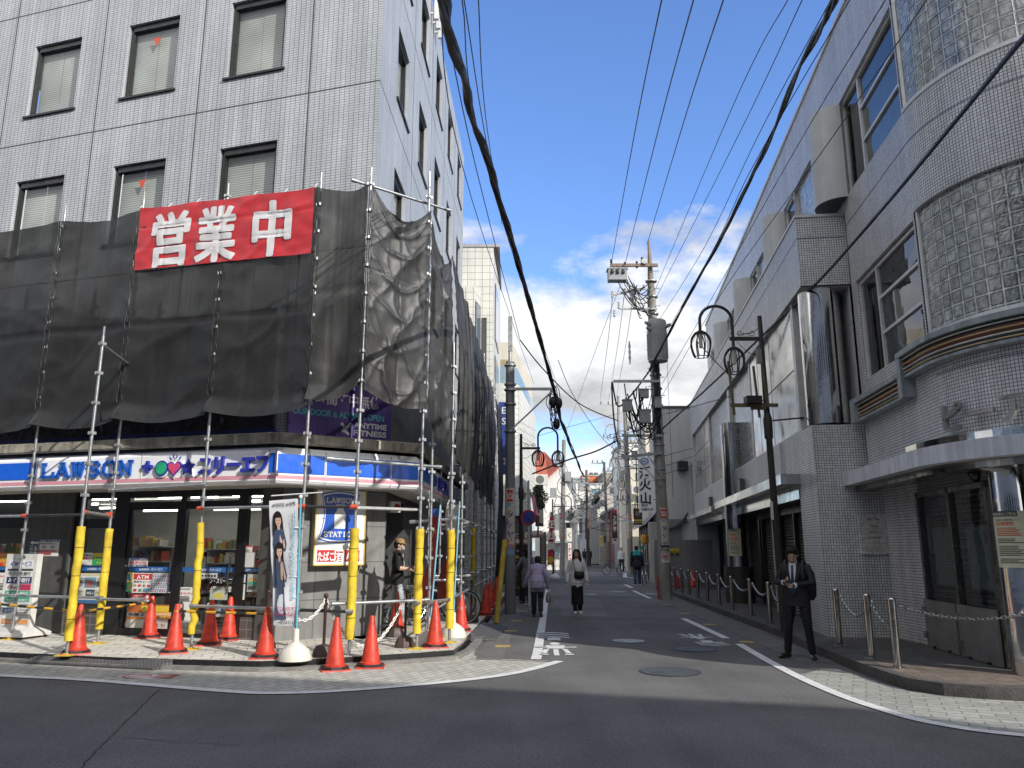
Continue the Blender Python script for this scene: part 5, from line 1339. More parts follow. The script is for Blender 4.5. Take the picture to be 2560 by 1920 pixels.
# canopy following the curve, chrome strip, neon bands, lettering
mb = MB(); cbox(mb, T_(.9), TE, 2.76, 3.0, -.1, .42, 0, .15); mb.build('corner_canopy', M('pale_blue_grey_paint', (.64, .66, .71), .45, var=.12, vs=4, streak=.25), bld)
mb = MB(); cbox(mb, T_(.9), TE, 2.66, 2.76, -.1, .22, 0, .15); mb.build('canopy_underside', BRS, bld)
mb = MB(); cbox(mb, -.35, TE, 3.0, 3.10, .30, .34, 0, .1); mb.build('mirror_strip', CHROME, bld)
NEO = [M('neon_box_grey', (.33, .37, .38), .5, var=.25, vs=5, streak=.35), C(.03, .05, .06), C(.16, .05, .035), C(.02, .03, .06)]
def neon(t0, t1, zt_):
    mb = MB(); cbox(mb, t0, t1, zt_ - .34, zt_, 0, .12, 1, .12); cbox(mb, t0, t1, zt_ - .05, zt_ + .03, 0, .22, 0, .12); cbox(mb, t0, t1, zt_ - .22, zt_ - .12, .12, .13, 2, .12); cbox(mb, t0, t1, zt_ - .37, zt_ - .33, 0, .16, 0, .12)
    mb.build('neon_band', NEO, bld)
    for j, z in enumerate((zt_ - .09, zt_ - .17, zt_ - .24, zt_ - .30)):
        k = max(2, int((t1 - t0) / .15)); MB().tube([curve_pt(lerp(t0 + .03, t1 - .03, i / k), .165) + Vector((0, 0, z)) for i in range(k + 1)], .011, 6).build('neon_tube', M('neon_glass_%d' % (j % 2), ((.6, .58, .5), (.5, .36, .15))[j % 2], .25), bld)
neon(-.72, TE, 4.56); neon(T_(-.12), -.72, 4.27)
mb = MB(); cbox(mb, -.76, -.60, 3.90, 4.58, .0, .21); cbox(mb, T_(-.0), T_(-.22), 3.88, 4.31, 0, .23); pieces(mb, 'neon_end_box', NEO[0], bld)
# big metal kana on the curved wall
mb = MB(); KM = M('dull_metal_letters', (.36, .35, .33), .35, .4, .2, 4)
def wrapc(t_, z_, o_): return curve_pt(t_, o_) + Vector((0, 0, z_))
for ch, tc_ in (('ピ', .55), ('ー', .98), ('ア', 1.42), ('ー', 1.85), ('ク', 2.3)):
    tmp = MB(); tmp.text(ch, (0, 0, 0), (1, 0, 0), (0, 0, 1), .44, align='C', bold=.02, depth=.06)
    b_ = len(mb.v); mb.v += [wrapc(tc_ + v.x, 3.22 + v.z, .02 + (-v.y + .05)) for v in tmp.v]
    for f in tmp.f: mb.f.append([b_ + i for i in f]); mb.m.append(0)
mb.build('lettering', KM, bld)
# bronze plaque
pl = thing('name_plaque', 'brushed metal name plaque on the white tiled end wall', 'plaque', EP.pt(.93, 1.57, .03))
MB().fbox(EP, .67, 1.17, 1.56, 2.25, 0, .035).build('plate', M('plaque_metal', (.66, .65, .61), .3, .2, .2, 4), pl)
mb = MB()
for i, s_ in enumerate(('THE・TIME', 'OFFICE', 'OFFICE', '2F OFFICE')): mb.ftext(EP, s_, .92, 2.15 - .1 * i - (.02 if i else 0), .045, .037, 0, align='C', bold=.01)
mb.ftext(EP, 'Ⓟ ピーアーク', .92, 1.6, .05, .037, 0, align='C')
for i in range(6): mb.fbox(EP, .70, 1.14, 1.66 + .085 * i, 1.663 + .085 * i, .035, .037, 0)
mb.build('lettering', C(.04, .035, .03), pl)
t = thing('wall_lamp', 'small dark wall lamp with frosted glass above the plaque', 'lamp', EP.pt(1.45, 2.7, .05))
MB().fbox(EP, 1.36, 1.60, 2.62, 2.76, 0, .1).build('housing', DARKST, t); MB().fbox(EP, 1.38, 1.58, 2.64, 2.71, .1, .13).build('glass', C(.4, .4, .38, .2), t)
# cameras under the canopy
q = D(2440, 1180, 10.9); t = thing('dome_camera', 'dark dome security camera hanging under the corner canopy', 'camera', q)
MB().lathe(q, [(.02, .2), (.05, .14), (.05, .06), (.1, .05), (.115, -.02), (.09, -.1), (.04, -.14), (0, -.15)], 18).build('dome', C(.015, .015, .016, .2), t); MB().lathe(q, [(.035, .2), (.035, .36), (.06, .37)], 10).build('stem', DARKST, t)
q = D(2490, 1172, 10.0); t = thing('bullet_camera', 'white bullet security camera on a bracket by the mirrored column', 'camera', q)
MB().tube([q + Vector((-.14, .1, .05)), q + Vector((.12, -.1, -.04))], .045, 14).build('body', C(.5, .5, .5), t)
MB().tube([q + Vector((.115, -.096, -.038)), q + Vector((.124, -.104, -.042))], .036, 14).build('lens', BLACK, t); MB().bar(q + Vector((-.12, .08, .06)), q + Vector((-.12, .08, .30)), .05, .05).build('bracket', C(.5, .5, .5), t)
# mirrored columns
def column(c, r, z0, z1, lab, plinth=None):
    t = thing('mirrored_column', lab, 'column', (c[0], c[1], z0))
    MB().lathe((c[0], c[1], 0), [(r, z0), (r, z1)], 48).build('shaft', CHROME, t)
    if plinth: MB().lathe((c[0], c[1], 0), [(plinth[0], z0), (plinth[0], plinth[1]), (r, plinth[1] + .002)], 32).build('plinth', C(.055, .05, .045, .35), t)
    return t
cc_ = P0.pt(.42, 0, -.42); column((cc_.x, cc_.y), .38, 3.94, 6.58, 'fat mirrored steel column under the balcony at the tiled corner')
c2 = P0.pt(9.1, 0, .05); column((c2.x, c2.y), .30, .13, 5.35, 'tall mirrored steel column standing on a dark drum beside the shutters', (.42, 1.15))
column((6.40, 10.15), .20, .13, 2.7, 'mirrored steel column carrying the rounded corner at the right edge')
def curved_notice(c, r, a0, a1, z0, z1, lab, head):
    mats = [M('notice_cream', (.62, .60, .44), .55, var=.06), C(.07, .07, .08), C(.6, .08, .03)]
    mb = MB(); K = 10
    def W3(u, z, o): a = lerp(a0, a1, u); return Vector((c[0] + (r + o) * math.cos(a), c[1] + (r + o) * math.sin(a), z))
    def patch(u0, u1, v0, v1, o, mi):
        for i in range(K):
            p, q = lerp(u0, u1, i / K), lerp(u0, u1, (i + 1) / K); mb.quad(W3(p, lerp(z1, z0, v1), o), W3(q, lerp(z1, z0, v1), o), W3(q, lerp(z1, z0, v0), o), W3(p, lerp(z1, z0, v0), o), mi)
    patch(0, 1, 0, 1, .01, 0); patch(.0, .75, .0, .1, .013, 1); patch(.12, .62, .2, .255, .013, 2)
    rr = random.Random(3)
    for i in range(20):
        if i in (5, 9, 16): continue
        v = .3 + .032 * i; patch(.12, rr.uniform(.6, .92), v, v + .014, .013, 1 if i > 4 else 2)
    Hh = z1 - z0; arc = abs(a1 - a0) * r
    def tx(s_, u, v, h, w_, mi):
        tmp = MB(); tmp.text(s_, (0, 0, 0), (1, 0, 0), (0, 0, 1), h, bold=.015, w=w_ * arc)
        b_ = len(mb.v); mb.v += [W3(u + vv.x / arc, z1 - v * Hh + vv.z, .016) for vv in tmp.v]
        for f in tmp.f: mb.f.append([b_ + i for i in f]); mb.m.append(mi)
    tx(head, .03, .08, .06 * Hh, .68, 0); tx('営業時間', .13, .245, .04 * Hh, .18, 0); tx('7:30~24:00', .34, .245, .045 * Hh, .27, 0); tx('駐輪場の営業時間について', .12, .175, .035 * Hh, .7, 1)
    tag(mb.build('notice_board', mats), lab, 'notice')
curved_notice((6.40, 10.15), .205, math.radians(175), math.radians(285), 1.42, 2.12, 'cream notice with red opening hours wrapped on the nearest mirrored column', '駐輪場のご案内')
curved_notice((c2.x, c2.y), .305, math.radians(205), math.radians(275), 1.45, 2.22, 'cream notice on the tall mirrored column beside the shutters', '駐輪場のご案内')
# low wall, big plain gable and dark opening beyond the tiled building
yw = thing('alley_wall', 'low dark grey tiled wall closing the passage beyond the utility pole', 'wall', (7, 33.4, .13))
MB().box(5.95, 8.4, 33.4, 33.6, .13, 2.02).build('wall', TILE_DK, yw)
fr = Fr((0, 33.4), (1, 0), (0, -1))
poster('warning_sign', 'yellow and black warning sign on the low dark tiled wall', 'sign', (0, 0), (1674, 1371, 1698, 1389), C(.65, .5, .03), [('r', 0, .65, 1, 1, INK), ('t', '注意', .32, .34, .3, .36, RD_), ('t', '無断駐輪禁止', .06, .6, .24, .88, INK), ('t', 'ご案内', .3, .9, .2, .4, YL)], fr=fr, o=.01, k=1)
gb = thing('plain_grey_building', 'plain pale grey rendered building side wall beyond the tiled building', 'building', (9, 37, 0))
mb = MB(); gz = D(1690, 1021, 37).z
mb.prism([(6.95, 37), (13, 37), (13, 48), (8.5, 48)], 3.0, gz); mb.prism([(7.95, 37.02), (13, 37.02), (13, 48), (8.5, 48)], 0, 3.0); mb.box(7.0, 8.4, 40.5, 40.7, 0, 3.0)
mb.build('wall', M('pale_grey_render', (.46, .46, .45), .8, var=.1, vs=.6, streak=.12), gb)
mb = MB(); mb.prism([(6.92, 36.96), (13.05, 36.96), (13.05, 48), (8.46, 48)], gz, gz + .12); pieces(mb, 'coping', C(.06, .06, .06), gb)
MB().box(7.05, 7.9, 36.9, 37.0, 2.0, 3.0).build('shutter_flap', C(.18, .18, .18), gb)
t = thing('vent_hood', 'dark extractor hood with pipe high on the plain grey wall', 'vent', (8.0, 36.9, 5.2)); q = D(1709, 1164, 36.6)
MB().box(q.x - .22, q.x + .22, 36.6, 37, q.z - .22, q.z + .22).build('hood', C(.02, .02, .02), t); MB().tube([(q.x + .42, 36.9, q.z + .2), (q.x + .42, 36.9, q.z - 1.0)], .03, 8).build('pipe', C(.3, .3, .3), t)
mb = MB()
for k in range(5): mb.tube(catenary((8.2, 36.8, 3.3 - .1 * k), (6.9, 36.7, 2.7 - .05 * k), .35 - .05 * k, 8), .03, 6)
tag(mb.build('cable_bunch', BLACKCABLE), 'bunch of black cables hanging in the dark opening of the grey wall', 'cable')

# ------------------------------------------------------------------ the building across the street, behind the viewpoint
nfx = Vector((.28, .96, 0)).normalized(); du = Vector((-.96, .28, 0)).normalized()
rc = Vector((22.9, -10.4, 0)); ob_ = thing('opposite_building', 'large beige building across the street behind the viewpoint', 'building', (0, -8, 0))
mb = MB(); pts = [rc, rc + du * 75, rc + du * 75 - nfx * 12, rc - nfx * 12]
mb.prism([(p.x, p.y) for p in pts], 0, 16, 0); mb.build('wall', tileM('beige_facade', (.62, .6, .56), (.4, .38, .35), .3, .1, .01, .1, .7), ob_)
of = Fr((rc.x, rc.y), du.xy, nfx.xy)
for i in range(18):
    for j in range(4):
        MB().fbox(of, 2 + 4 * i, 4.6 + 4 * i, 1.2 + 3.8 * j, 3.2 + 3.8 * j, .0, .04).build('window', C(.05, .06, .07, .15), ob_)
# ------------------------------------------------------------------ traffic cones
CONE = M('cone_red_plastic', (.60, .05, .025), .5, var=.35, vs=9, coat=.1, streak=.2)
cone0 = thing('traffic_cone', 'x', 'traffic cone', (0, 0, 0), 0, 'red traffic cones around the corner')
MB().lathe((0, 0, 0), [(.155, .045), (.155, .075), (.132, .085), (.035, .69), (.028, .705), (.0, .708)], 24).build('body', CONE, cone0)
mb = MB(); s_ = .2; mb.hexa([(-s_, -s_, 0), (s_, -s_, 0), (s_, s_, 0), (-s_, s_, 0), (-s_ * .97, -s_ * .97, .02), (s_ * .97, -s_ * .97, .02), (s_ * .97, s_ * .97, .02), (-s_ * .97, s_ * .97, .02)]); mb.build('base', M('cone_base_red', (.45, .045, .03), .55, var=.25, vs=12), cone0)
mb = MB(); mb.lathe((0, 0, 0), [(.2, .02), (.195, .05), (.15, .052)], 8, a0=PI / 8, a1=PI / 8 + 2 * PI); mb.build('weight', BLACK, cone0)
cones = [((190, 1634), .13, .5, 'red cone at the left front of the pavement holding two striped bars'), ((372, 1594), .13, .2, 'red cone set back before the left glass door'), ((434, 1632), .13, .45, 'red cone at the kerb in front of the middle yellow pad'), ((522, 1612), .13, .3, 'left one of two red cones before the right glass door'), ((570, 1599), .13, .1, 'right one of two red cones before the right glass door'), ((662, 1644), .13, .15, 'red cone beside the white flag with printed women'),
         ((837, 1675), .005, .35, 'red cone on the brick paving left of the corner yellow pad'), ((926, 1668), .005, .1, 'red cone on the brick paving right of the corner yellow pad'), ((990, 1573), .13, .2, 'red cone half hidden behind the brown chain posts'), ((1087, 1618), .13, .25, 'red cone between the two yellow pads right of the doorway'), ((1152, 1577), .13, .1, 'red cone at the lane edge beside the white flag base'),
         ((1226, 1520), .13, .3, 'dark shaded red cone behind the bicycles, nearer one'), ((1242, 1503), .13, .1, 'dark shaded red cone behind the bicycles by the leaning yellow post'), ((1215, 1538), .13, .2, 'shaded red cone overlapped by the front bicycle wheel'),
         ((1692, 1470), .13, .1, 'far red cone by the low tiled wall, left of the pair'), ((1734, 1469), .13, .3, 'far red cone by the low tiled wall, right of the pair')]
CP3 = {}
for i, (p, z, rz, lab) in enumerate(cones):
    g = G(p[0], p[1], z + .0) ; CP3[i] = g
    if i == 0: place(cone0, g, rz); cone0['label'] = lab
    else: dup(cone0, g, rz, lab, sc=1.0)
# striped bars between cones
BY = M('hazard_yellow', (.70, .36, .02), .4); BB = M('hazard_black', (.015, .015, .015), .4)
def hbar(p, q, lab, n_=13):
    p, q = Vector(p), Vector(q); mb = MB()
    for i in range(n_): mb.tube([p.lerp(q, i / n_), p.lerp(q, (i + 1) / n_)], .018, 8, i % 2)
    for t in (p, q): mb.lathe((t.x, t.y, t.z - .02), [(.05, 0), (.05, .03)], 14, 1)
    tag(mb.build('barrier_bar', [BB, BY]), lab, 'barrier bar', 'black and yellow bars between cones')
top = lambda i, dz=.6: CP3[i] + Vector((0, 0, dz))
hbar(top(0) + Vector((-2.2, .75, .1)), top(0), 'black and yellow bar running off the left edge from the first cone', 13)
hbar(top(0), top(1), 'black and yellow bar between the first cone and the set back cone', 11)
hbar(top(2), top(5), 'black and yellow bar in front of the right glass door', 9)

# ------------------------------------------------------------------ brown chain posts with white plastic chain
BRN = M('brown_painted_post', (.05, .022, .018), .35, coat=.2); BRB = M('brown_base', (.07, .045, .038), .6)
cp0 = thing('chain_post', 'x', 'post', (0, 0, 0), 0, 'brown chain posts on the shop pavement')
MB().tube([(0, 0, .1), (0, 0, .82)], .022, 10).ball((0, 0, .85), .036, 12).build('post', BRN, cp0)
MB().lathe((0, 0, 0), [(.16, 0), (.155, .07), (.11, .15), (.03, .17)], 8).build('base', BRB, cp0)
cps = [((808, 1641), 'brown chain post right of the white flag base'), ((1012, 1618), 'brown chain post at the front edge by the corner'), ((988, 1592), 'brown chain post in front of the shop doorway'), ((664, 1620), 'brown chain post hidden behind the flag cone'), ((1178, 1556), 'brown chain post at the lane side by the bicycles')]
cpp = []
for i, (p, lab) in enumerate(cps):
    g = G(p[0], p[1], .13); cpp.append(g)
    if i == 0: place(cp0, g); cp0['label'] = lab
    else: dup(cp0, g, 0, lab)
PCH = C(.68, .66, .62, .45)
def chain(pts, link, r, mat, lab, grp, name='chain'):
    mb = MB(); P = [Vector(p) for p in pts]; cum = [0.0]
    for i in range(len(P) - 1): cum.append(cum[-1] + (P[i + 1] - P[i]).length)
    n_ = max(2, int(cum[-1] / link)); i = 0
    for k in range(n_):
        t = (k + .5) * cum[-1] / n_
        while i < len(P) - 2 and cum[i + 1] < t: i += 1
        d = (P[i + 1] - P[i]).normalized(); c = P[i] + d * (t - cum[i])
        u = d.cross(Vector((0, 0, 1))).normalized() if k % 2 else d.cross(d.cross(Vector((0, 0, 1)))).normalized()
        mb.tube([c + d * (link * .66 * math.cos(2 * PI * q / 8)) + u * (link * .36 * math.sin(2 * PI * q / 8)) for q in range(9)], r, 5, cap=False)
    return tag(mb.build(name, mat), lab, 'chain', grp)
fl1 = G(737, 1650, .13)
chain(catenary(fl1 + Vector((0, 0, .55)), cpp[0] + Vector((0, 0, .80)), .12, 10), .05, .010, PCH, 'white plastic chain from the flag base up to the brown post', 'white plastic chains')
chain(catenary(cpp[0] + Vector((0, 0, .80)), cpp[1] + Vector((0, 0, .80)), .72, 16), .05, .010, PCH, 'white plastic chain sagging to the ground in front of the corner', 'white plastic chains')

# ------------------------------------------------------------------ tall advertising flags
SKIN = C(.62, .42, .33, .5); HAIR = C(.025, .018, .015, .4); DENIM = C(.045, .07, .13, .7); DENIM2 = C(.06, .085, .15, .7)
def flag_base(t, p):
    MB().lathe(p, [(.235, 0), (.235, .03), (.19, .14), (.10, .21), (.045, .24), (.04, .40), (.03, .42)], 20).build('base', M('cream_plastic', (.64, .60, .52), .45, var=.12, vs=6), t)
f1 = thing('shop_flag', 'white upright flag printed with two women in blue dresses', 'flag', fl1)
flag_base(f1, fl1)
ptop = D(752, 1242, fl1.y - .02); pbot = fl1 + Vector((0, 0, .4))
mb = MB(); mb.tube([pbot, ptop], .014, 8); mb.build('pole', C(.12, .42, .55, .35), f1)
mb = MB(); mb.tube([ptop + Vector((-.46, .1, .02)), ptop + Vector((.32, -.06, .06))], .010, 6); mb.ball(ptop, .03, 8); mb.build('arm', WHITE, f1)
mb = MB()
for z in (.55, .9, 1.3, 1.75): q = pbot.lerp(ptop, z / 2.3); mb.tube([q, q + Vector((-.07, .015, 0))], .012, 6)
pieces(mb, 'clip', WHITE, f1)
FA0, FA1 = D(673, 1252, fl1.y + .08), D(746, 1246, fl1.y - .01); FB0, FB1 = D(684, 1563, fl1.y + .08), D(742, 1566, fl1.y - .01)
nfl = (FA1 - FA0).cross(Vector((0, 0, 1))).normalized()
if nfl.y > 0: nfl = -nfl
def fd(u, v, o=0.0):
    p = FA0.lerp(FA1, u).lerp(FB0.lerp(FB1, u), v)
    return p + nfl * (.02 * math.sin(u * 5 + v * 7) * v + .01 * math.sin(v * 17) + o)
mb = MB()
for j in range(31):
    for i in range(11): mb.v.append(fd(i / 10, j / 30))
for j in range(30):
    for i in range(10): a = j * 11 + i; mb.f.append([a, a + 1, a + 12, a + 11]); mb.m.append(0)
mb.build('cloth', M('flag_white_cloth', (.70, .70, .72), .7, var=.05), f1, smooth=60)
mb = MB(); PRC = [SKIN, HAIR, DENIM, DENIM2, C(.12, .45, .62), C(.5, .03, .12), INK_ if False else C(.1, .1, .1)]
def fp(pts, mi, o): mb.poly([fd(u, v, o) for u, v in pts], mi)
def fe(u, v, ru, rv, mi, o): fp([(u + ru * math.cos(2 * PI * k / 18), v + rv * math.sin(2 * PI * k / 18)) for k in range(18)], mi, o)
for (cu, cv, o) in ((.30, .20, .012), (.33, .45, .022)):
    fp([(cu - .20, cv + .16), (cu - .13, cv + .02), (cu + .17, cv + .02), (cu + .3, cv + .16), (cu + .26, cv + .22), (cu + .14, cv + .18), (cu + .2, cv + .40), (cu + .24, cv + .5), (cu - .26, cv + .5), (cu - .14, cv + .25), (cu - .17, cv + .2)], 2 if cv < .3 else 3, o)
    fe(cu, cv - .045, .16, .065, 1, o + .002); fp([(cu - .17, cv - .04), (cu - .05, cv - .09), (cu - .02, cv + .06), (cu - .19, cv + .09)], 1, o + .003); fp([(cu + .17, cv - .04), (cu + .1, cv - .09), (cu + .1, cv + .03), (cu + .18, cv + .05)], 1, o + .003)
    fe(cu + .02, cv - .03, .10, .045, 0, o + .005); fp([(cu - .03, cv + .0), (cu + .07, cv + .0), (cu + .05, cv + .05), (cu - .02, cv + .05)], 0, o + .004)
    fp([(cu - .09, cv - .055), (cu + .12, cv - .055), (cu + .1, cv - .085), (cu - .05, cv - .09)], 1, o + .007)
    fp([(cu + .04, cv + .19), (cu + .05, cv + .06), (cu + .15, cv + .05), (cu + .18, cv + .09), (cu + .26, cv + .18), (cu + .2, cv + .2), (cu + .14, cv + .12), (cu + .12, cv + .2)], 0, o + .006)
    for du_ in (-.02, .06): fe(cu + du_, cv - .033, .014, .004, 6, o + .008)
    fe(cu + .02, cv - .008, .022, .004, 5, o + .008)
def ft(s_, u, v, h, w_, mi, o=.03, mirror=True, rot=False):
    tmp = MB(); tmp.text(s_, (0, 0, 0), (1, 0, 0), (0, 1, 0), h, bold=.015, w=w_)
    b_ = len(mb.v); mb.v += [fd(u - vv.x if mirror else u + vv.x, v - vv.y / 1.85 * 1.0, o) for vv in tmp.v]
    for f in tmp.f: mb.f.append([b_ + i for i in f]); mb.m.append(mi)
ft('櫻坂46 日向坂46', .92, .055, .07, .8, 6, .014)
for i, ch in enumerate('レトロな可愛さとまっすぐなイヤホンで話せる'): ft(ch, .93, .13 + .033 * i, .062, .15, 4, .03)
ft('アプリにて', .93, .885, .075, .75, 5, .02); ft('だまるんちゃった', .96, .925, .075, .9, 5, .02); ft('11/10㊊~', .9, .985, .07, .7, 6, .02)
mb.build('print', PRC, f1, smooth=0)
def side_flag(pt, topx, lab, cols, text, wdt=.36, zt_=None, az=.35):
    g = G(pt[0], pt[1], .13); t = thing('shop_flag', lab, 'flag', g); flag_base(t, g)
    tp = D(topx[0], topx[1], g.y); bt = g + Vector((0, 0, .4)); MB().tube([bt, tp], .013, 8).build('pole', C(.25, .5, .62, .35), t)
    mb = MB(); dx = Vector((math.cos(az) * -1, math.sin(az), 0)) * wdt
    def W3(u, v, o=0): p = tp.lerp(bt, v * .86) ; return p + dx * u * (1 + .5 * v * (az > .5)) + Vector((.05 * math.sin(u * 4 + v * 8) * u, .06 * math.sin(v * 9 + u * 5) * u - o, -.05))
    for i in range(6):
        for j in range(24):
            mb.quad(W3(i / 6, j / 24), W3((i + 1) / 6, j / 24), W3((i + 1) / 6, (j + 1) / 24), W3(i / 6, (j + 1) / 24), cols[1] if j < cols[2] else 0)
    mb.build('cloth', [C(*cols[0], .7), C(.04, .12, .4, .7), C(.6, .58, .55, .7)], t, smooth=60)
    m2 = MB()
    for i, ch in enumerate(text):
        tmp = MB(); tmp.text(ch, (0, 0, 0), (1, 0, 0), (0, 1, 0), .26, bold=.03, align='C')
        b_ = len(m2.v); m2.v += [W3(.5 - vv.x / wdt * .8, .30 + .15 * i - vv.y / 2.2, .012) for vv in tmp.v]
        for f in tmp.f: m2.f.append([b_ + q for q in f]); m2.m.append(0)
    m2.build('lettering', C(.62, .42, .08), t)
side_flag((1075, 1612), (1101, 1262), 'dark red upright flag with gold characters seen almost edge on', ((.32, .012, .015), 1, 2), 'からあ', .42, az=1.18)
side_flag((1133, 1592), (1149, 1254), 'white and dark red upright flag with blue top beside the lane', ((.2, .02, .015), 2, 9), '', .34, az=.9)

# ------------------------------------------------------------------ standing bank-machine sign
sb = G(60, 1592, .13); st_ = thing('standing_sign', 'tall white wheeled sign listing bank services by the shop pillar', 'sign', sb)
sfr = Fr((sb.x - .42, sb.y - .02), (.97, -.24), (-.24, -.97)); SW = .66
mb = MB(); P = sfr.pt
mb.hexa([P(-.12, .22, -.3), P(SW + .14, .22, -.3), P(SW + .14, .22, .32), P(-.12, .22, .32), P(.02, .32, -.1), P(SW, .32, -.1), P(SW, .32, .1), P(.02, .32, .1)]); mb.fbox(sfr, -.12, SW + .14, .17, .22, -.3, .32)
mb.build('base', M('dirty_white_plastic', (.62, .61, .58), .45, var=.15, vs=5), st_)
for a, o in ((-.06, .26), (SW + .08, .26), (-.06, -.24), (SW + .08, -.24)):
    q = P(a, .16, o); MB().tube([q - sfr.d * .015, q + sfr.d * .015], .03, 12).build('caster', BLACK, st_)
mb = MB(); mb.fbox(sfr, 0, SW, .30, 1.56, -.06, .06); mb.build('board', M('dirty_white_plastic', (.62, .61, .58)), st_)
mb = MB(); rows = [(1.46, 1.32, (.72, .72, .7), 'ATMサービス', (.03, .08, .3)), (1.30, 1.27, (.02, .02, .03), '', None), (1.265, 1.17, (.7, .7, .68), '三井住友銀行', (.06, .06, .06)), (1.16, 1.05, (.02, .03, .14), 'みずほ銀行', (.75, .75, .72)), (1.045, .93, (.7, .7, .68), 'ⓜMUFG', (.35, .05, .08)), (.92, .80, (.03, .36, .22), 'りそな銀行', (.75, .75, .72)), (.795, .74, (.03, .36, .22), '埼玉りそな銀行', (.7, .7, .68)), (.72, .64, (.7, .7, .68), 'ゆうちょ銀行', (.06, .06, .06)), (.63, .55, (.06, .16, .4), 'SBI 新生銀行', (.75, .75, .72)), (.54, .45, (.68, .68, .66), '', None), (.44, .36, (.62, .22, .06), 'じぶん銀行', (.75, .7, .6)), (.355, .33, (.68, .68, .66), '', None)]
mats = [C(.7, .7, .68)]
def mi_(c):
    m = C(*c)
    if m not in mats: mats.append(m)
    return mats.index(m)
for z1, z0, c, s_, tc_ in rows:
    wide = SW - .08 if z0 > .73 else SW * .52
    mb.fquad(sfr, .06, .06 + wide - .04, z0, z1, .064, mi_(c))
    if s_: mb.ftext(sfr, s_, .10, z0 + (z1 - z0) * .22, (z1 - z0) * .75, .067, mi_(tc_), bold=.02, w=min(wide * .8, .5))
mb.fquad(sfr, .36, .60, .935, 1.04, .066, mi_((.5, .03, .1))); mb.fquad(sfr, .42, .62, .36, .44, .066, mi_((.62, .28, .1)))
for i in range(6): mb.fquad(sfr, .42, .60, .46 + .045 * i, .475 + .045 * i, .066, mi_((.3, .3, .32)))
mb.build('panel', mats, st_)

# ------------------------------------------------------------------ bicycles
def make_bike(lab, col, basket=True):
    t = thing('bicycle', lab, 'bicycle', (0, 0, 0), 0, None)
    fm = C(*col, .3); R_ = .33
    for i, x in enumerate((-.54, .54)):
        w_ = MB(); w_.tube([(x + R_ * math.cos(2 * PI * k / 28), 0, R_ + R_ * math.sin(2 * PI * k / 28)) for k in range(29)], .018, 6, cap=False); wo = w_.build('wheel', BLACK, t)
        r2 = MB(); r2.tube([(x + .305 * math.cos(2 * PI * k / 28), 0, R_ + .305 * math.sin(2 * PI * k / 28)) for k in range(29)], .010, 5, cap=False); r2.tube([(x, -.04, R_), (x, .04, R_)], .025, 8); r2.build('rim', BRUSHED, wo)
        sp_ = MB()
        for k in range(16): a = 2 * PI * k / 16; sp_.tube([(x + .02 * math.cos(a + 1.2), .02 * (-1) ** k, R_ + .02 * math.sin(a + 1.2)), (x + .3 * math.cos(a), 0, R_ + .3 * math.sin(a))], .0022, 4, cap=False)
        sp_.build('spokes', BRUSHED, wo)
        m_ = MB(); m_.tube([(x + .365 * math.cos(a), 0, R_ + .365 * math.sin(a)) for a in np.linspace(.2 if i else .7, PI - .4, 14)], .02, 6, sq=.4); m_.build('mudguard', BRUSHED, t)
    f = MB(); bb = (-.08, 0, .30); st = (-.22, 0, .68); hd = (.40, 0, .72); hb = (.43, 0, .60)
    for p, q, r in ((bb, st, .018), (bb, hb, .02), (st, hb, .014), (bb, (-.54, 0, R_), .012), (st, (-.54, 0, R_), .010)): f.tube([p, q], r, 8)
    f.build('frame', fm, t)
    k = MB(); k.tube([(.36, 0, .95), (.40, 0, .74), (.45, 0, .55), (.54, 0, R_)], .016, 8); k.build('fork', BRUSHED, t)
    h = MB(); h.tube(spline([(.15, -.28, .98), (.30, -.27, 1.0), (.38, -.12, .97), (.38, .12, .97), (.30, .27, 1.0), (.15, .28, .98)], 5), .012, 7); h.build('handlebar', BRUSHED, t)
    s2 = MB(); s2.tube([st, (-.25, 0, .82)], .014, 7); s2.build('seat_post', BRUSHED, t); s3 = MB(); s3.tube([(-.40, 0, .87), (-.28, 0, .88), (-.12, 0, .87)], [.085, .07, .025], 12, sq=.45); s3.build('saddle', BLACK, t)
    c = MB(); c.lathe((-.08, .05, .30), [(0, 0)], 3) if False else None
    c.tube([(-.08 + .09 * math.cos(2 * PI * q / 16), .05, .30 + .09 * math.sin(2 * PI * q / 16)) for q in range(17)], .006, 4); c.bar((-.08, .06, .3), (.06, .06, .2), .02, .012); c.bar((.06, .05, .2), (.06, .15, .2), .05, .02); c.build('crank', BRUSHED, t)
    if basket:
        b_ = MB()
        for z in (.72, .80, .90, .98): g_ = .11 + .05 * (z - .72) / .26; b_.tube([(.58 - g_, -g_ - .03, z), (.58 + g_, -g_ - .03, z), (.58 + g_, g_ + .03, z), (.58 - g_, g_ + .03, z), (.58 - g_, -g_ - .03, z)], .005, 4)
        for q in range(7):
            y = -.14 + .047 * q; b_.tube([(.46, y, .72), (.42, y * 1.3, .98)], .0035, 4); b_.tube([(.69, y, .72), (.74, y * 1.3, .98)], .0035, 4); b_.tube([(.46, y, .72), (.69, y, .72)], .0035, 4)
        b_.build('basket', C(.05, .05, .05, .4), t)
    r4 = MB(); r4.bar((-.75, -.05, .74), (-.35, -.05, .74), .02, .015); r4.bar((-.75, .05, .74), (-.35, .05, .74), .02, .015)
    for q in range(4): r4.bar((-.72 + .11 * q, -.06, .74), (-.72 + .11 * q, .06, .74), .015, .015)
    r4.bar((-.6, .06, .74), (-.54, .06, R_), .012, .012); r4.build('rack', BRUSHED, t)
    l_ = MB(); l_.tube([(-.1, -.06, .3), (-.3, -.16, .02)], .009, 6); l_.build('kickstand', BRUSHED, t)
    return t
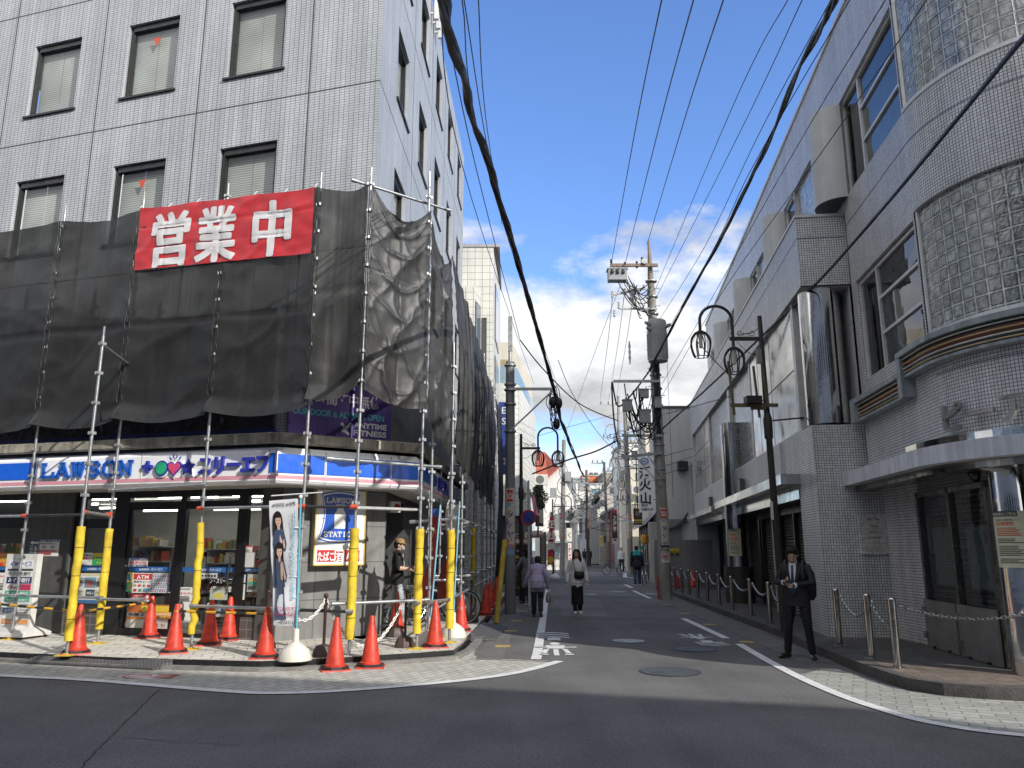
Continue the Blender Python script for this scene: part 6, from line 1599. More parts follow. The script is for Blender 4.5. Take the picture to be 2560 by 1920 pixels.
bk = make_bike('silver framed bicycle with its front wheel towards the lane kerb', (.3, .3, .32))
place(bk, (-1.5, 16.7, .13), .25)
bg_ = 'bicycles parked in the dark beside the shop'
bk['group'] = bg_
dup(bk, (-1.75, 17.5, .13), .35, 'bicycle with a basket just behind the silver one under the scaffold', bg_); dup(bk, (-1.7, 18.4, .13), .1, 'rear bicycle standing deepest in the dark under the scaffold', bg_)

dup(bk, (1.15, 33.0, .0), 1.3, 'bicycle parked beyond the bent old woman on the left of the lane'); dup(bk, (6.3, 38.0, .0), 1.25, 'bicycle parked beside the man in the teal hood'); dup(bk, (6.6, 52.0, .0), .4, 'far bicycle at the right side of the lane')

# ------------------------------------------------------------------ poles on the left of the lane
CPOLE = M('concrete_pole', (.30, .29, .27), .85, var=.2, vs=2.5, bump=.2, bs=60, streak=.25)
def wrap_sign(mb, c, r, a_mid, z0, z1, half, o, mi):
    K = 8
    for i in range(K):
        a, b_ = a_mid - half + 2 * half * i / K, a_mid - half + 2 * half * (i + 1) / K
        mb.quad(*[(c[0] + (r + o) * math.cos(t), c[1] + (r + o) * math.sin(t), z) for t, z in ((a, z0), (b_, z0), (b_, z1), (a, z1))], mi)
def wrap_text(mb, c, r, a_mid, s_, z, h, o, mi, w_=None, bold=.02):
    tmp = MB(); tmp.text(s_, (0, 0, 0), (1, 0, 0), (0, 0, 1), h, bold=bold, w=w_, align='C')
    b_ = len(mb.v)
    for v in tmp.v: a = a_mid + v.x / r; mb.v.append(Vector((c[0] + (r + o) * math.cos(a), c[1] + (r + o) * math.sin(a), z + v.z)))
    for f in tmp.f: mb.f.append([b_ + i for i in f]); mb.m.append(mi)
def pawn_ad(t, c, r, z1, full=True, am=-PI / 2):
    """tall advert sheet wrapped round a pole"""
    mb = MB(); k = 1.0; mats = [M('advert_cream', (.56, .50, .42), .55, var=.08), C(.5, .03, .03), C(.03, .05, .25), C(.04, .04, .05), C(.12, .3, .45), C(.7, .7, .68)]
    wrap_sign(mb, c, r, am, z1 - 1.62, z1, 1.05, .006, 0); z = z1
    wrap_sign(mb, c, r, am, z - .36, z - .05, .55, .009, 1); wrap_text(mb, c, r, am, '質', z - .28, .19, .012, 5, bold=.02)
    wrap_sign(mb, c, r, am, z - .47, z - .39, .8, .009, 4); wrap_text(mb, c, r, am, '買入・融資', z - .46, .06, .012, 5)
    for i, ch in enumerate('タケヤ'): wrap_text(mb, c, r, am, ch, z - .76 - .26 * i, .20, .010, 2, bold=.02)
    wrap_text(mb, c, r, am, '↱', z - 1.42, .16, .010, 1, bold=.03); wrap_text(mb, c, r, am, 'この先右', z - 1.52, .08, .010, 1); wrap_text(mb, c, r, am, '3890-3890', z - 1.60, .06, .010, 1)
    mb.build('advert_sheet', mats, t)
lp = thing('utility_pole', 'grey utility pole with a pawnshop advert at the left edge of the lane', 'utility pole', (-.05, 20.94, 0))
lc = (-.05, 20.94); tl = D(1275, 905, 20.94).z
MB().tube([(*lc, 0), (*lc, tl)], [.145, .118], 20).build('pole', M('grey_painted_pole', (.19, .195, .20), .6, var=.15, vs=2, streak=.2), lp)
mb = MB(); mb.tube([(*lc, tl - 1.0), (*lc, D(1280, 825, 20.94).z)], .055, 10); mb.box(lc[0] - .06, lc[0] + .06, lc[1] - .06, lc[1] + .06, tl + .3, tl + 1.3); mb.build('top_extension', STEEL, lp)
za = D(1275, 975, 20.94).z
MB().bar((lc[0], lc[1] - .14, za), (1.18, 20.8, za), .07, .07).build('arm', STEEL, lp)
MB().bar((lc[0], lc[1] - .14, za - 1.15), (1.1, 20.8, za - .05), .04, .04).build('brace', STEEL, lp)
for z in (za - 1.15, za, za + .15, za - .4, tl - .1): MB().lathe((*lc, z), [(.15, -.03), (.165, -.02), (.165, .02), (.15, .03)], 14).build('collar', STEEL, lp)
pawn_ad(lp, lc, .135, D(1275, 1220, 20.8).z)
mb = MB(); wrap_sign(mb, lc, .137, -PI / 2, 1.5, 1.72, .9, .006, 0); mb.build('small_sticker', C(.2, .35, .5), lp)
lean = thing('leaning_guard_post', 'yellow padded guard post leaning towards the utility pole', 'post', G(1241, 1560))
a = G(1241, 1560); b_ = D(1262, 1350, 18.5); MB().tube([a + Vector((0, 0, .02)), b_], .062, 14).build('foam_pad', M('dull_yellow_guard', (.5, .36, .05), .6, var=.2, vs=5), lean); MB().tube([b_, b_ + (b_ - a).normalized() * .5], .02, 8).build('pole', C(.1, .09, .2), lean)
np_ = thing('no_parking_sign', 'round blue no parking sign with red ring on a white pole', 'road sign', (.55, 23.5, 0)); yp = 23.5
x0 = D(1322, 1400, yp).x; zc = D(1320, 1294, yp).z; MB().tube([(x0, yp, 0), (x0, yp, zc + 1.1)], .032, 10).build('pole', C(.5, .5, .49), np_)
r_ = 19.5 * yp / 1993; ncx = D(1321, 1294, yp).x
def dsc(r, o): return [(ncx + r * math.cos(2 * PI * k / 32), yp - .04 - o, zc + r * math.sin(2 * PI * k / 32)) for k in range(32)]
mb = MB(); mb.slab(dsc(r_, 0), (0, .01, 0), 0); mb.poly(dsc(r_ * .78, .003), 1); q = r_ * .78 * .7; mb.bar((ncx - q, yp - .048, zc + q), (ncx + q, yp - .048, zc - q), .004, r_ * .16, 0, up=(0, 1, 0)); mb.build('disc', [C(.45, .02, .03, .4), C(.03, .06, .32, .4)], np_)
# street lamps with twin cage lanterns
LAMPB = M('lamp_brown_black', (.028, .022, .02), .45, var=.15)
def lantern(t, c, s_=1.0):
    mb = MB(); n_ = 8
    for k in range(n_):
        a = 2 * PI * k / n_ + .2; prof = [(.10, .0), (.19, -.12), (.205, -.26), (.17, -.42), (.13, -.50)]
        P = spline([(c[0] + r * s_ * math.cos(a), c[1] + r * s_ * math.sin(a), c[2] + z * s_) for r, z in prof], 3)
        mb.tube(P, .011 * s_, 5, sq=1.9)
    for r, z in ((.10, 0), (.13, -.50)): mb.tube([(c[0] + r * s_ * math.cos(2 * PI * k / 18), c[1] + r * s_ * math.sin(2 * PI * k / 18), c[2] + z * s_) for k in range(19)], .010 * s_, 5, cap=False)
    mb.lathe(c, [(.1 * s_, -.01), (.10 * s_, .02), (.03 * s_, .06)], 12)
    o = mb.build('lantern', LAMPB, t)
    MB().lathe(c, [(.05 * s_, 0), (.05 * s_, -.10), (.04 * s_, -.14), (.04 * s_, -.30), (.0, -.33)], 12).build('bulb', C(.62, .60, .52, .25), o)
def street_lamp(x, y, top_, arm_dir, lab, s_=1.0, extras=True, z0=.13, lean=0.0):
    t = thing('street_lamp', lab, 'street lamp', (x, y, z0)); d = arm_dir
    MB().tube([(x, y, z0), (x - lean, y, top_ * .62), (x - lean * 1.5, y, top_)], [.075 * s_, .062 * s_, .045 * s_], 12).build('post', LAMPB, t)
    MB().lathe((x - lean, y, 0), [(.085 * s_, top_ * .6), (.09 * s_, top_ * .66), (.06 * s_, top_ * .68)], 12).build('collar', LAMPB, t)
    xt = x - lean * 1.5; za_ = top_ - .48 * s_
    MB().bar((xt, y, za_), (xt + d * .64 * s_, y, za_), .05, .075 * s_).build('arm', LAMPB, t)
    R2 = .315 * s_; cx_ = xt + d * .90 * s_
    P = [(cx_ + R2 * 1.05 * math.cos(a), y, za_ + .38 * s_ + R2 * math.sin(a)) for a in np.linspace(0, PI, 17)]
    P = [(P[0][0], y, za_ - (.22 if d < 0 else .12) * s_)] + P + [(P[-1][0], y, za_ + (.12 if d < 0 else -.1) * s_)]
    MB().tube(P, .032 * s_, 8).build('arch', LAMPB, t)
    lantern(t, (P[0][0], y, P[0][2]), s_); lantern(t, (P[-1][0], y, P[-1][2]), s_)
    sc_ = MB()
    for c0, sg in ((.18, 1), (.42, -1)):
        sc_.tube([(xt + d * (c0 + (.03 + .012 * k / 3) * sg * math.cos(k * .5)) * s_, y, za_ + (.12 + .035 * math.sin(k * .5) * (1 + k * .06)) * s_) for k in range(14)], .008 * s_, 5)
    sc_.tube(spline([(xt, y, za_ + .25 * s_), (xt + d * .2 * s_, y, za_ + .12 * s_), (xt + d * .45 * s_, y, za_ + .10 * s_)], 4), .009 * s_, 5)
    sc_.tube(spline([(xt, y, za_ - .35 * s_), (xt + d * .25 * s_, y, za_ - .30 * s_), (xt + d * .5 * s_, y, za_ - .06 * s_)], 4), .006 * s_, 5); sc_.build('scroll', LAMPB, t)
    return t
lr = street_lamp(5.15, 15.37, 6.32, -1, 'brown black street lamp with two cage lanterns beside the man in the suit', lean=.05)
BRKT = M('dull_brass_bracket', (.13, .105, .06), .55, .3)
zb = 4.45; mb = MB(); mb.bar((5.3, 15.3, zb), (4.36, 15.3, zb), .05, .07); mb.bar((5.05, 15.28, zb - .03), (4.75, 15.28, zb - .02), .03, .14)
for xx, h0, h1 in ((4.42, -.2, .9), (4.92, -.25, .8), (5.10, -.05, 1.0)): mb.bar((xx, 15.3, zb + h0), (xx - .06, 15.3, zb + h1), .045, .03)
mb.build('banner_bracket', BRKT, lr); MB().box(4.65, 4.95, 15.15, 15.4, zb + .02, zb + .17).build('control_box', C(.02, .018, .016), lr); mb = MB(); mb.bar((5.2, 15.37, 4.15), (5.8, 15.3, 4.2), .03, .03); mb.build('side_bar', LAMPB, lr)
MB().box(5.02, 5.06, 15.28, 15.33, 2.2, 2.55).build('label_strip', C(.6, .6, .55), lr); MB().box(4.93, 5.02, 15.22, 15.32, 5.3, 5.6).build('junction_box', C(.2, .2, .2), lr)
street_lamp(D(1303, 1300, 26).x, 26.0, D(1303, 1085, 26).z, 1, 'brown black street lamp with two cage lanterns on the left of the lane', z0=0)
street_lamp(D(1382, 1300, 52).x, 52, D(1382, 1248, 52).z, 1, 'farther twin lantern street lamp before the white gabled house', z0=0)
street_lamp(D(1598, 1300, 60).x, 60, D(1598, 1190, 60).z, -1, 'far twin lantern street lamp on the right of the lane', z0=0)

# ------------------------------------------------------------------ bollards with chain
bo0 = thing('bollard', 'x', 'bollard', (0, 0, 0), 0, 'steel bollards along the right pavement')
MB().tube([(0, 0, 0), (0, 0, .82)], .048, 16).lathe((0, 0, .82), [(.048, 0), (.04, .015), (0, .022)], 16).build('post', M('bollard_steel', (.5, .48, .44), .16, 1.0, .12, 4), bo0)
MB().lathe((0, 0, 0), [(.1, 0), (.1, .012), (.05, .014)], 18).build('base_flange', BRUSHED, bo0); MB().tube([(.05, 0, .73), (.075, 0, .73), (.085, 0, .75)], .008, 6).build('hook', BRUSHED, bo0)
bl = [G(1660 + x * .2411, 1250 + y * .2411, .13) for x, y in [(120, 940), (190, 965), (265, 990), (355, 1020), (455, 1055), (575, 1090), (710, 1140), (905, 1200), (1105, 1275)]] + [G(1760 + x * .4822, 1080 + y * .4822, .13) for x, y in [(705, 1110), (870, 1175), (1005, 1225)]]
bl = [G(1673, 1470, .13)] + bl
nm = ['farthest bollard, beside the grey utility pole'] + ['%s bollard counted from the utility pole towards the man in the suit' % w_ for w_ in ('second', 'third', 'fourth', 'fifth', 'sixth', 'seventh', 'eighth', 'ninth', 'tenth')] + ['bollard just right of the man in the suit', 'middle bollard before the white tiled end wall', 'nearest bollard before the white tiled end wall']
for i, p in enumerate(bl):
    hgt = 1.0 if i < 10 else 1.0
    if i == 0: place(bo0, p); bo0['label'] = 'steel ' + nm[0]
    else: dup(bo0, p, 0, 'steel ' + nm[i], sc=1.0 if i < 10 else 1.06)
CHST = M('chain_steel', (.5, .49, .46), .3, .9)
for i in range(len(bl) - 1):
    if i == 9: continue
    p, q = bl[i] + Vector((.06, 0, .74)), bl[i + 1] + Vector((.06, 0, .74))
    if i >= 10: p.z += .05; q.z += .05
    chain(catenary(p, q, .22 if i < 9 else .26, 12), .05 if i > 8 else .06, .0085, CHST, 'steel chain hanging between the %s and %s bollards' % (('farthest', 'second', 'third', 'fourth', 'fifth', 'sixth', 'seventh', 'eighth', 'ninth', 'tenth', 'suit side', 'middle', 'nearest')[i], ('farthest', 'second', 'third', 'fourth', 'fifth', 'sixth', 'seventh', 'eighth', 'ninth', 'tenth', 'suit side', 'middle', 'nearest')[i + 1]), 'steel chains between bollards')
chain(catenary(bl[9] + Vector((.06, 0, .74)), (5.14, 15.4, .8), .2, 10), .05, .0055, CHST, 'steel chain from the tenth bollard to the lamp post', 'steel chains between bollards')
chain(catenary(bl[12] + Vector((.06, 0, .8)), (6.36, 9.45, 1.0), .17, 14), .05, .009, CHST, 'steel chain from the nearest bollard across to the mirrored column', 'steel chains between bollards')

# ------------------------------------------------------------------ transformer pole on the right
rp = thing('transformer_pole', 'tall concrete utility pole with grey transformer and tangled cables', 'utility pole', (5.17, 27.1, 0))
rx, ry = 5.17, 27.1; ztop = D(1622, 600, ry).z
MB().tube([(rx, ry, 0), (rx - .1, ry, ztop - 1.9)], [.215, .15], 22).build('pole', CPOLE, rp)
MB().tube([(rx - .1, ry, ztop - 2.0), (rx - .12, ry, ztop)], [.13, .04], 10).build('tip', M('rusty_tip', (.2, .16, .12), .7, var=.3), rp)
TR = M('transformer_grey', (.30, .315, .32), .5, var=.12, vs=3, streak=.12)
tx_ = rx - .07; zt0, zt1 = D(1650, 910, ry).z, D(1650, 808, ry).z
mb = MB(); mb.lathe((tx_ + .05, ry - .36, 0), [(.0, zt0), (.34, zt0), (.34, zt1 - .35), (.36, zt1 - .3), (.33, zt1 - .05), (.27, zt1)], 28)
for k in range(28):
    a = 2 * PI * k / 28; mb.bar((tx_ + .05 + .34 * math.cos(a), ry - .36 + .34 * math.sin(a), zt0 + .1), (tx_ + .05 + .34 * math.cos(a), ry - .36 + .34 * math.sin(a), zt1 - .5), .025, .05, up=(math.cos(a), math.sin(a), 0))
mb.build('transformer', TR, rp)
mb = MB()
for dx, dz in ((-.34, -.22), (-.30, -.42), (.34, -.3)): mb.tube([(tx_ + .05 + dx * .7, ry - .55, zt1 + dz), (tx_ + .05 + dx * 1.35, ry - .62, zt1 + dz + .08)], [.09, .05], 10)
pieces(mb, 'bushing', C(.2, .2, .2), rp)
RST = M('rusty_angle_steel', (.22, .17, .13), .75, .3, .35, 7)
za0 = D(1560, 668, ry).z
MB().bar((D(1524, 672, ry).x, ry - .2, za0), (D(1642, 668, ry).x, ry - .2, za0), .09, .11).build('crossarm', RST, rp)
zs = D(1560, 735, ry).z
MB().bar((D(1528, 748, ry).x, ry - .2, zs - .1), (D(1612, 730, ry).x, ry - .2, zs + .15), .06, .08).build('crossarm', STEEL, rp)
for py_ in (776,):
    z = D(1560, py_, ry).z; MB().bar((D(1548, 776, ry).x, ry - .2, z), (D(1640, 776, ry).x, ry - .2, z), .05, .06).build('crossarm', STEEL, rp)
bx = D(1540, 697, ry)
mb = MB(); mb.box(bx.x - .33, bx.x + .33, ry - .5, ry - .1, bx.z - .2, bx.z + .2); mb.box(bx.x - .37, bx.x + .37, ry - .52, ry - .08, bx.z + .2, bx.z + .25); mb.build('switch_box', TR, rp)
for k in range(3): MB().lathe((bx.x - .2 + .2 * k, ry - .52, bx.z + .08), [(.06, -.05), (.05, .05), (.02, .12)], 10).build('terminal', BLACK, rp)
INS = C(.5, .5, .48, .25)
for px_, py_ in ((1528, 655), (1562, 662), (1592, 660), (1605, 650), (1531, 735), (1562, 728), (1588, 724), (1547, 762), (1536, 782)):
    q = D(px_, py_, ry - .2); mb = MB(); mb.lathe(q, [(.03, -.16), (.055, -.1), (.03, -.06), (.055, -.01), (.03, .03), (.05, .08), (.0, .12)], 10); mb.build('insulator', INS if py_ > 700 else C(.03, .03, .03), rp)
q = D(1610, 655, ry - .2); MB().tube([q + Vector((0, -.12, 0)), q + Vector((0, .12, 0))], .11, 14).build('coil', BRUSHED, rp)
q = D(1574, 880, ry - .3); MB().lathe(q, [(.02, -.45), (.03, -.3), (.05, -.2), (.03, -.1), (.05, 0), (.03, .1), (.05, .2), (.02, .4)], 10).build('arrester', INS, rp)
for px0, px1, py_ in ((1533, 1650, 953), (1555, 1655, 1089), (1553, 1655, 1139)):
    p, q = D(px0, py_ + (4 if py_ > 1100 else 0), ry - .22), D(px1, py_ - (6 if py_ > 1100 else 0), ry - .22); MB().bar(p, q, .07, .09).build('crossarm', STEEL, rp)
for p, q in (((1590, 1095), (1655, 1190)), ((1553, 1100), (1652, 1215)), ((1560, 1150), (1628, 1060))): MB().bar(D(*p, ry - .25), D(*q, ry - .25), .03, .03).build('brace', STEEL, rp)
for (px_, py_, w_, h_) in ((1568, 1015, .32, .38), (1611, 1042, .36, .44), (1645, 1008, .22, .34), (1610, 985, .30, .28)):
    q = D(px_, py_, ry - .3); mb = MB(); mb.box(q.x - w_ / 2, q.x + w_ / 2, q.y - .12, q.y + .1, q.z - h_ / 2, q.z + h_ / 2); mb.box(q.x - w_ / 2 - .02, q.x + w_ / 2 + .02, q.y - .14, q.y + .12, q.z + h_ / 2, q.z + h_ / 2 + .03); mb.build('junction_box', TR if px_ > 1600 else C(.25, .26, .26), rp)
rr = random.Random(5)
for k in range(26):                                            # foot pegs
    z = 3.3 + .33 * k; sx = .2 if k % 2 else -.2; MB().tube([(rx - .01 * z + 0, ry - .12, z), (rx - .01 * z + sx * 1.5, ry - .16, z)], .012, 5).build('step_peg', STEEL, rp)
for z in (2.9, 4.0, 4.35, 5.2, 5.6, 6.6, 7.2, 7.7, 9.95, 10.6, 11.2): MB().lathe((rx - .008 * z, ry, z), [(.2, -.03), (.215, -.02), (.215, .02), (.2, .03)], 16).build('collar', STEEL, rp)
mb = MB()
for k in range(24):                                             # looping leads
    px0, py0 = rr.uniform(1560, 1650), rr.uniform(955, 1040); px1, py1 = rr.uniform(1570, 1655), rr.uniform(970, 1090)
    mb.tube(catenary(D(px0, py0, ry - .3), D(px1, py1, ry - .28), rr.uniform(.2, .75), 12), rr.uniform(.012, .026), 5)
for k in range(18):
    px0, py0 = rr.uniform(1530, 1600), rr.uniform(690, 740); px1, py1 = rr.uniform(1590, 1640), rr.uniform(700, 800)
    mb.tube(catenary(D(px0, py0, ry - .3), D(px1, py1, ry - .28), rr.uniform(.1, .5), 10), .018, 5)
for k in range(7): mb.tube([(rx - .1 + rr.uniform(-.1, .12), ry - .22, z + rr.uniform(-.2, .2)) for z in (5.6, 6.3, 7.0, 7.7, 8.1)], .025, 6)
tag(mb.build('loose_leads', BLACKCABLE, rp), kind='stuff')
pawn_ad(rp, (rx, ry), .205, D(1650, 1270, ry).z)
mb = MB(); wrap_sign(mb, (rx, ry), .208, -PI / 2, D(1650, 1376, ry).z, D(1650, 1363, ry).z, .8, .006, 0); wrap_text(mb, (rx, ry), .208, -PI / 2, '竹の塚6-8', D(1650, 1374, ry).z, .09, .010, 1); wrap_sign(mb, (rx, ry), .208, -PI / 2, D(1650, 1406, ry).z, D(1650, 1377, ry).z, .9, .006, 2)
nz_ = D(1650, 1392, ry).z
for rr_, mi, o in ((.12, 3, .009), (.095, 2, .011)):
    mb.add([(rx + (.208 + o) * math.cos(-PI / 2 + rr_ * math.cos(2 * PI * k / 20) / .208), ry + (.208 + o) * math.sin(-PI / 2 + rr_ * math.cos(2 * PI * k / 20) / .208), nz_ + rr_ * math.sin(2 * PI * k / 20)) for k in range(20)], [tuple(range(20))], mi)
wrap_text(mb, (rx, ry), .208, -PI / 2, '禁', nz_ - .06, .15, .014, 3); wrap_text(mb, (rx, ry), .208, -PI / 2, '路上喫煙禁止', nz_ + .15, .06, .010, 4)
mb.build('lower_notice', [C(.02, .02, .02), C(.7, .7, .68), C(.62, .64, .62), C(.4, .03, .05), C(.05, .3, .15)], rp)
mb = MB(); mb.tube([(rx - .27, ry - .1, 0), (rx - .27, ry - .1, .75)], .03, 8); tag(mb.build('marker_post', C(.45, .03, .02)), 'thin red marker post at the foot of the transformer pole', 'post')

# ------------------------------------------------------------------ cables and wires
def wire(pts, r, lab, cat='wire', m=BLACKCABLE, n_=5, name='overhead_wire', seed=None, extra=0):
    P = spline(pts, 8); mb = MB()
    if extra:
        rr = random.Random(seed)
        for k in range(extra):
            ph, q = rr.uniform(0, 6), r * rr.uniform(.35, .8); f_ = rr.uniform(1.5, 3.5)
            mb.tube([p + Vector((q * math.cos(ph + i * f_ * .25), 0, q * math.sin(ph + i * f_ * .25))) for i, p in enumerate(P)], r * rr.uniform(.35, .55), 6)
    else: mb.tube(P, r, n_)
    o = mb.build(name, m); return tag(o, lab, cat)
ct = lambda lst: [D(x, y, d) for x, y, d in lst]
w1 = wire(ct([(1085, -160, 3.4), (1112, 20, 4.6), (1165, 230, 6.5), (1228, 430, 8.9), (1290, 640, 12.2), (1345, 830, 16.6), (1388, 985, 21)]), .05, 'thick black bundled cable sweeping down on the left over the lane', 'cable', name='bundled_cable', seed=1, extra=7)
wire(ct([(1388, 985, 21), (1402, 1045, 24), (1425, 1110, 30), (1448, 1165, 38), (1460, 1192, 48)]), .06, 'black bundled cable continuing down the lane from the pole arm', 'cable', name='bundled_cable', seed=2, extra=5)
rr = random.Random(8); mb = MB()
for k in range(9):
    c = D(1386 + rr.uniform(-8, 8), 1010 + rr.uniform(-15, 25), 20.9); a = rr.uniform(.05, .16); b2 = rr.uniform(.2, .5)
    mb.tube([(c.x + a * math.cos(2 * PI * q / 16), c.y + rr.uniform(-.05, .05), c.z + b2 * math.sin(2 * PI * q / 16)) for q in range(17)], .011, 5, cap=False)
for dx, dz in ((-.04, .05), (.12, .02), (.05, -.55)): c = D(1386, 1010, 20.85); mb.ball(c + Vector((dx, 0, dz)), (.10, .1, .16), 10)
tag(mb.build('splice_bundle', BLACKCABLE), 'black splice closures and coiled leads under the pole arm', 'cable')
wire(ct([(2130, -120, 6.6), (2085, 5, 8), (2000, 170, 10.2), (1900, 400, 14), (1800, 600, 18.5), (1700, 780, 23), (1640, 895, 26.2), (1618, 935, 26.9)]), .045, 'thick twisted black cable coming down from the top right to the transformer pole', 'cable', name='bundled_cable', seed=3, extra=5)
wire(ct([(1618, 935, 26.9), (1580, 985, 26.9), (1545, 1015, 26.9), (1530, 955, 26.9), (1535, 1050, 26.9), (1545, 1110, 26.9)]), .03, 'black cable looping on the arms of the transformer pole', 'cable', name='bundled_cable')
wire(ct([(2640, 20, 5.4), (2560, 95, 6), (2400, 290, 8), (2200, 530, 11), (2040, 710, 14), (1900, 845, 17.5), (1780, 960, 21.5), (1655, 1073, 27)]), .026, 'straight black cable crossing in front of the tiled building', 'cable', name='overhead_cable')
for i, (px0, py0) in enumerate(((1655, -5), (1735, -5), (1810, -5))):
    e_ = ((1529, 655), (1563, 660), (1618, 610))[i]
    wire(ct([(px0, py0, 9), (lerp(px0, e_[0], .5) - 4, lerp(py0, e_[1], .5), 15), (*e_, 26.9)]), .011, '%s of three parallel wires running up from the transformer pole top' % ('left', 'middle', 'right')[i])
wire(ct([(1972, -5, 9), (1830, 270, 14), (1640, 720, 27)]), .008, 'thin single wire falling from the top to the transformer pole right side')
for i, q in enumerate((((1098, 0, 8), (1180, 500, 14), (1335, 960, 36)), ((1155, 0, 8), (1240, 500, 14), (1405, 1000, 36)), ((1160, 0, 8.2), (1248, 500, 14.5), (1388, 980, 22)), ((1196, 0, 8), (1215, 300, 12), (1255, 560, 22)))):
    wire(ct(q), .008, '%s thin wire beside the thick cable on the left' % ('outermost', 'second', 'third', 'innermost short')[i])
wire(ct([(1300, 850, 21), (1360, 925, 21.5), (1450, 1010, 24), (1545, 1052, 26.8)]), .018, 'black wire sagging across the lane from the left pole to the transformer pole')
wire(ct([(1330, 1185, 27), (1420, 1150, 27), (1490, 1128, 27), (1545, 1100, 26.9)]), .028, 'dark cable crossing the lane low from the street lamp to the transformer pole')
for i, (a_, b2) in enumerate((((1531, 745), (1500, 1000)), ((1560, 742), (1522, 1000)), ((1583, 740), (1538, 1010)))): wire(ct([(*a_, 26.9), ((a_[0] + b2[0]) / 2 + 2, (a_[1] + b2[1]) / 2, 38), (*b2, 62)]), .012, '%s of three wires leading from the transformer pole into the distance' % ('left', 'middle', 'right')[i])
for i, (a_, b2) in enumerate((((1660, 1140), (1732, 1120)), ((1662, 1165), (1735, 1140)), ((1662, 1185), (1735, 1162)), ((1665, 1035), (1830, 990)))): wire(ct([(*a_, 27), (*b2, 33 if i < 3 else 17)]), .012, '%s wire from the transformer pole to the tiled building' % ('upper short', 'middle short', 'lower short', 'long slanting')[i])
for i, (q) in enumerate((((2110, -60, 9), (1900, 330, 14), (1760, 620, 20), (1648, 800, 26.9)), ((2160, -60, 9), (1880, 420, 14), (1780, 630, 19), (1655, 850, 26.9)))): wire(ct(q), .008, '%s thin wire against the tiled building skyline' % ('upper', 'lower')[i])
for i, q in enumerate((((1100, -20, 7), (1190, 420, 12), (1300, 850, 20.9)), ((1560, 690, 27), (1480, 900, 32), (1404, 1115, 50)), ((2010, -10, 9), (1850, 330, 15), (1640, 745, 26.9)), ((1655, 960, 27), (1760, 780, 22), (1985, 380, 14), (2250, -60, 8.5)), ((1655, 990, 27), (1800, 740, 20), (2090, 330, 11), (2350, -50, 7)))):
    wire(ct(q), .008, 'thin wire ' + ('from the top left down to the left utility pole', 'from the transformer pole arm to the slim far left pole', 'beside the twisted cable at the upper right', 'rising along the tiled building from the alley', 'rising from the transformer pole past the half-round panels')[i])
wire(ct([(1741, 852, 18), (1790, 905, 16.5), (1835, 950, 15.5)]), .012, 'short stay wire from the twisted cable to the lamp arch')
wire(ct([(1668, 900, 30), (1672, 1000, 30), (1683, 1245, 30)]), .008, 'thin vertical wire beside the transformer pole')
wire(ct([(1395, 900, 21.5), (1440, 1000, 24), (1520, 1110, 30), (1590, 1160, 40)]), .010, 'thin wire slanting down to the right beyond the pole arm')
wire(ct([(1345, 1090, 26), (1440, 1062, 30), (1560, 1030, 40)]), .008, 'thin wire crossing the lane at lantern height')
# ------------------------------------------------------------------ buildings and signs farther down the lane
def face(px0, px1, py, y):       # x range and z on a plane y = const
    a, b = D(px0, py, y), D(px1, py, y); return a.x, b.x, a.z
def winbox(root, x0, x1, z0, z1, y, name='window', side=None, m=None):
    fr_ = M('far_window_frame', (.10, .10, .105), .45)
    if side is None:
        o = MB(); t = max(.04, (x1 - x0) * .05)
        for q in ((x0, x0 + t, z0, z1), (x1 - t, x1, z0, z1), (x0, x1, z0, z0 + t), (x0, x1, z1 - t, z1), ((x0 + x1) / 2 - t / 2, (x0 + x1) / 2 + t / 2, z0, z1)): o.box(q[0], q[1], y - .06, y + .02, q[2], q[3])
        w_ = o.build(name, fr_, root); MB().quad((x0, y - .02, z0), (x1, y - .02, z0), (x1, y - .02, z1), (x0, y - .02, z1)).build('pane', m or C(.07, .09, .11, .12), w_)
WT = tileM('white_block_tiles', (.66, .65, .60), (.30, .30, .28), .30, .30, .012, .06, .5)
WPL = M('white_plaster', (.68, .67, .64), .75, var=.08, vs=.5, streak=.12)
CRM = M('cream_plaster', (.60, .55, .45), .8, var=.1, vs=.5, streak=.15)
GRY = M('grey_plaster', (.36, .36, .36), .8, var=.12, vs=.5, streak=.15)
STN = tileM('grey_stone_blocks', (.42, .40, .37), (.3, .285, .27), .9, .45, .02, .14, .8, .5)
# white tiled block straight after the office
wb = thing('white_tiled_building', 'white tiled building with tall dark windows right behind the office block', 'building', (-1, 30, 0))
x0, x1, zt_ = face(1100, 1234, 618, 30); mb = MB(); mb.hexa([(x0, 30, 0), (x1, 30, 0), (x1 + .2, 35.4, 0), (x0, 35.4, 0), (x0, 30, zt_), (x1, 30, zt_), (x1 + .2, 35.4, zt_), (x0, 35.4, zt_)])
zl = D(1180, 715, 28.9).z; xa, xb = D(1187, 720, 28.9).x, D(1203, 800, 29.9).x
mb.prism([(-4, 28.9), (xa, 28.9), (xb, 29.9), (xb, 30), (-4, 30)], 0, zl); mb.build('wall', WT, wb)
MB().box(x0, x1 + .25, 29.96, 35.4, zt_, zt_ + .12).build('coping', GRY, wb)
for (qx, z0p, z1p) in ((1186, 722, 880), ):
    p0_, p1_ = Vector((xa + .02, 28.93, 0)), Vector((xb - .03, 29.83, 0)); fr_ = Fr(p0_.xy, (p1_ - p0_).xy, (.7, -.7)); Lf = (p1_ - p0_).length
    for za_, zb_ in ((zl - 3.2, zl - .6), (zl - 6.2, zl - 3.6)):
        w_ = MB().fbox(fr_, .05, Lf * .95, za_, zb_, -.02, .03).build('window', WINF, wb); MB().fquad(fr_, .1, Lf * .9, za_ + .06, zb_ - .06, .035).build('pane', C(.10, .14, .18, .08), w_)
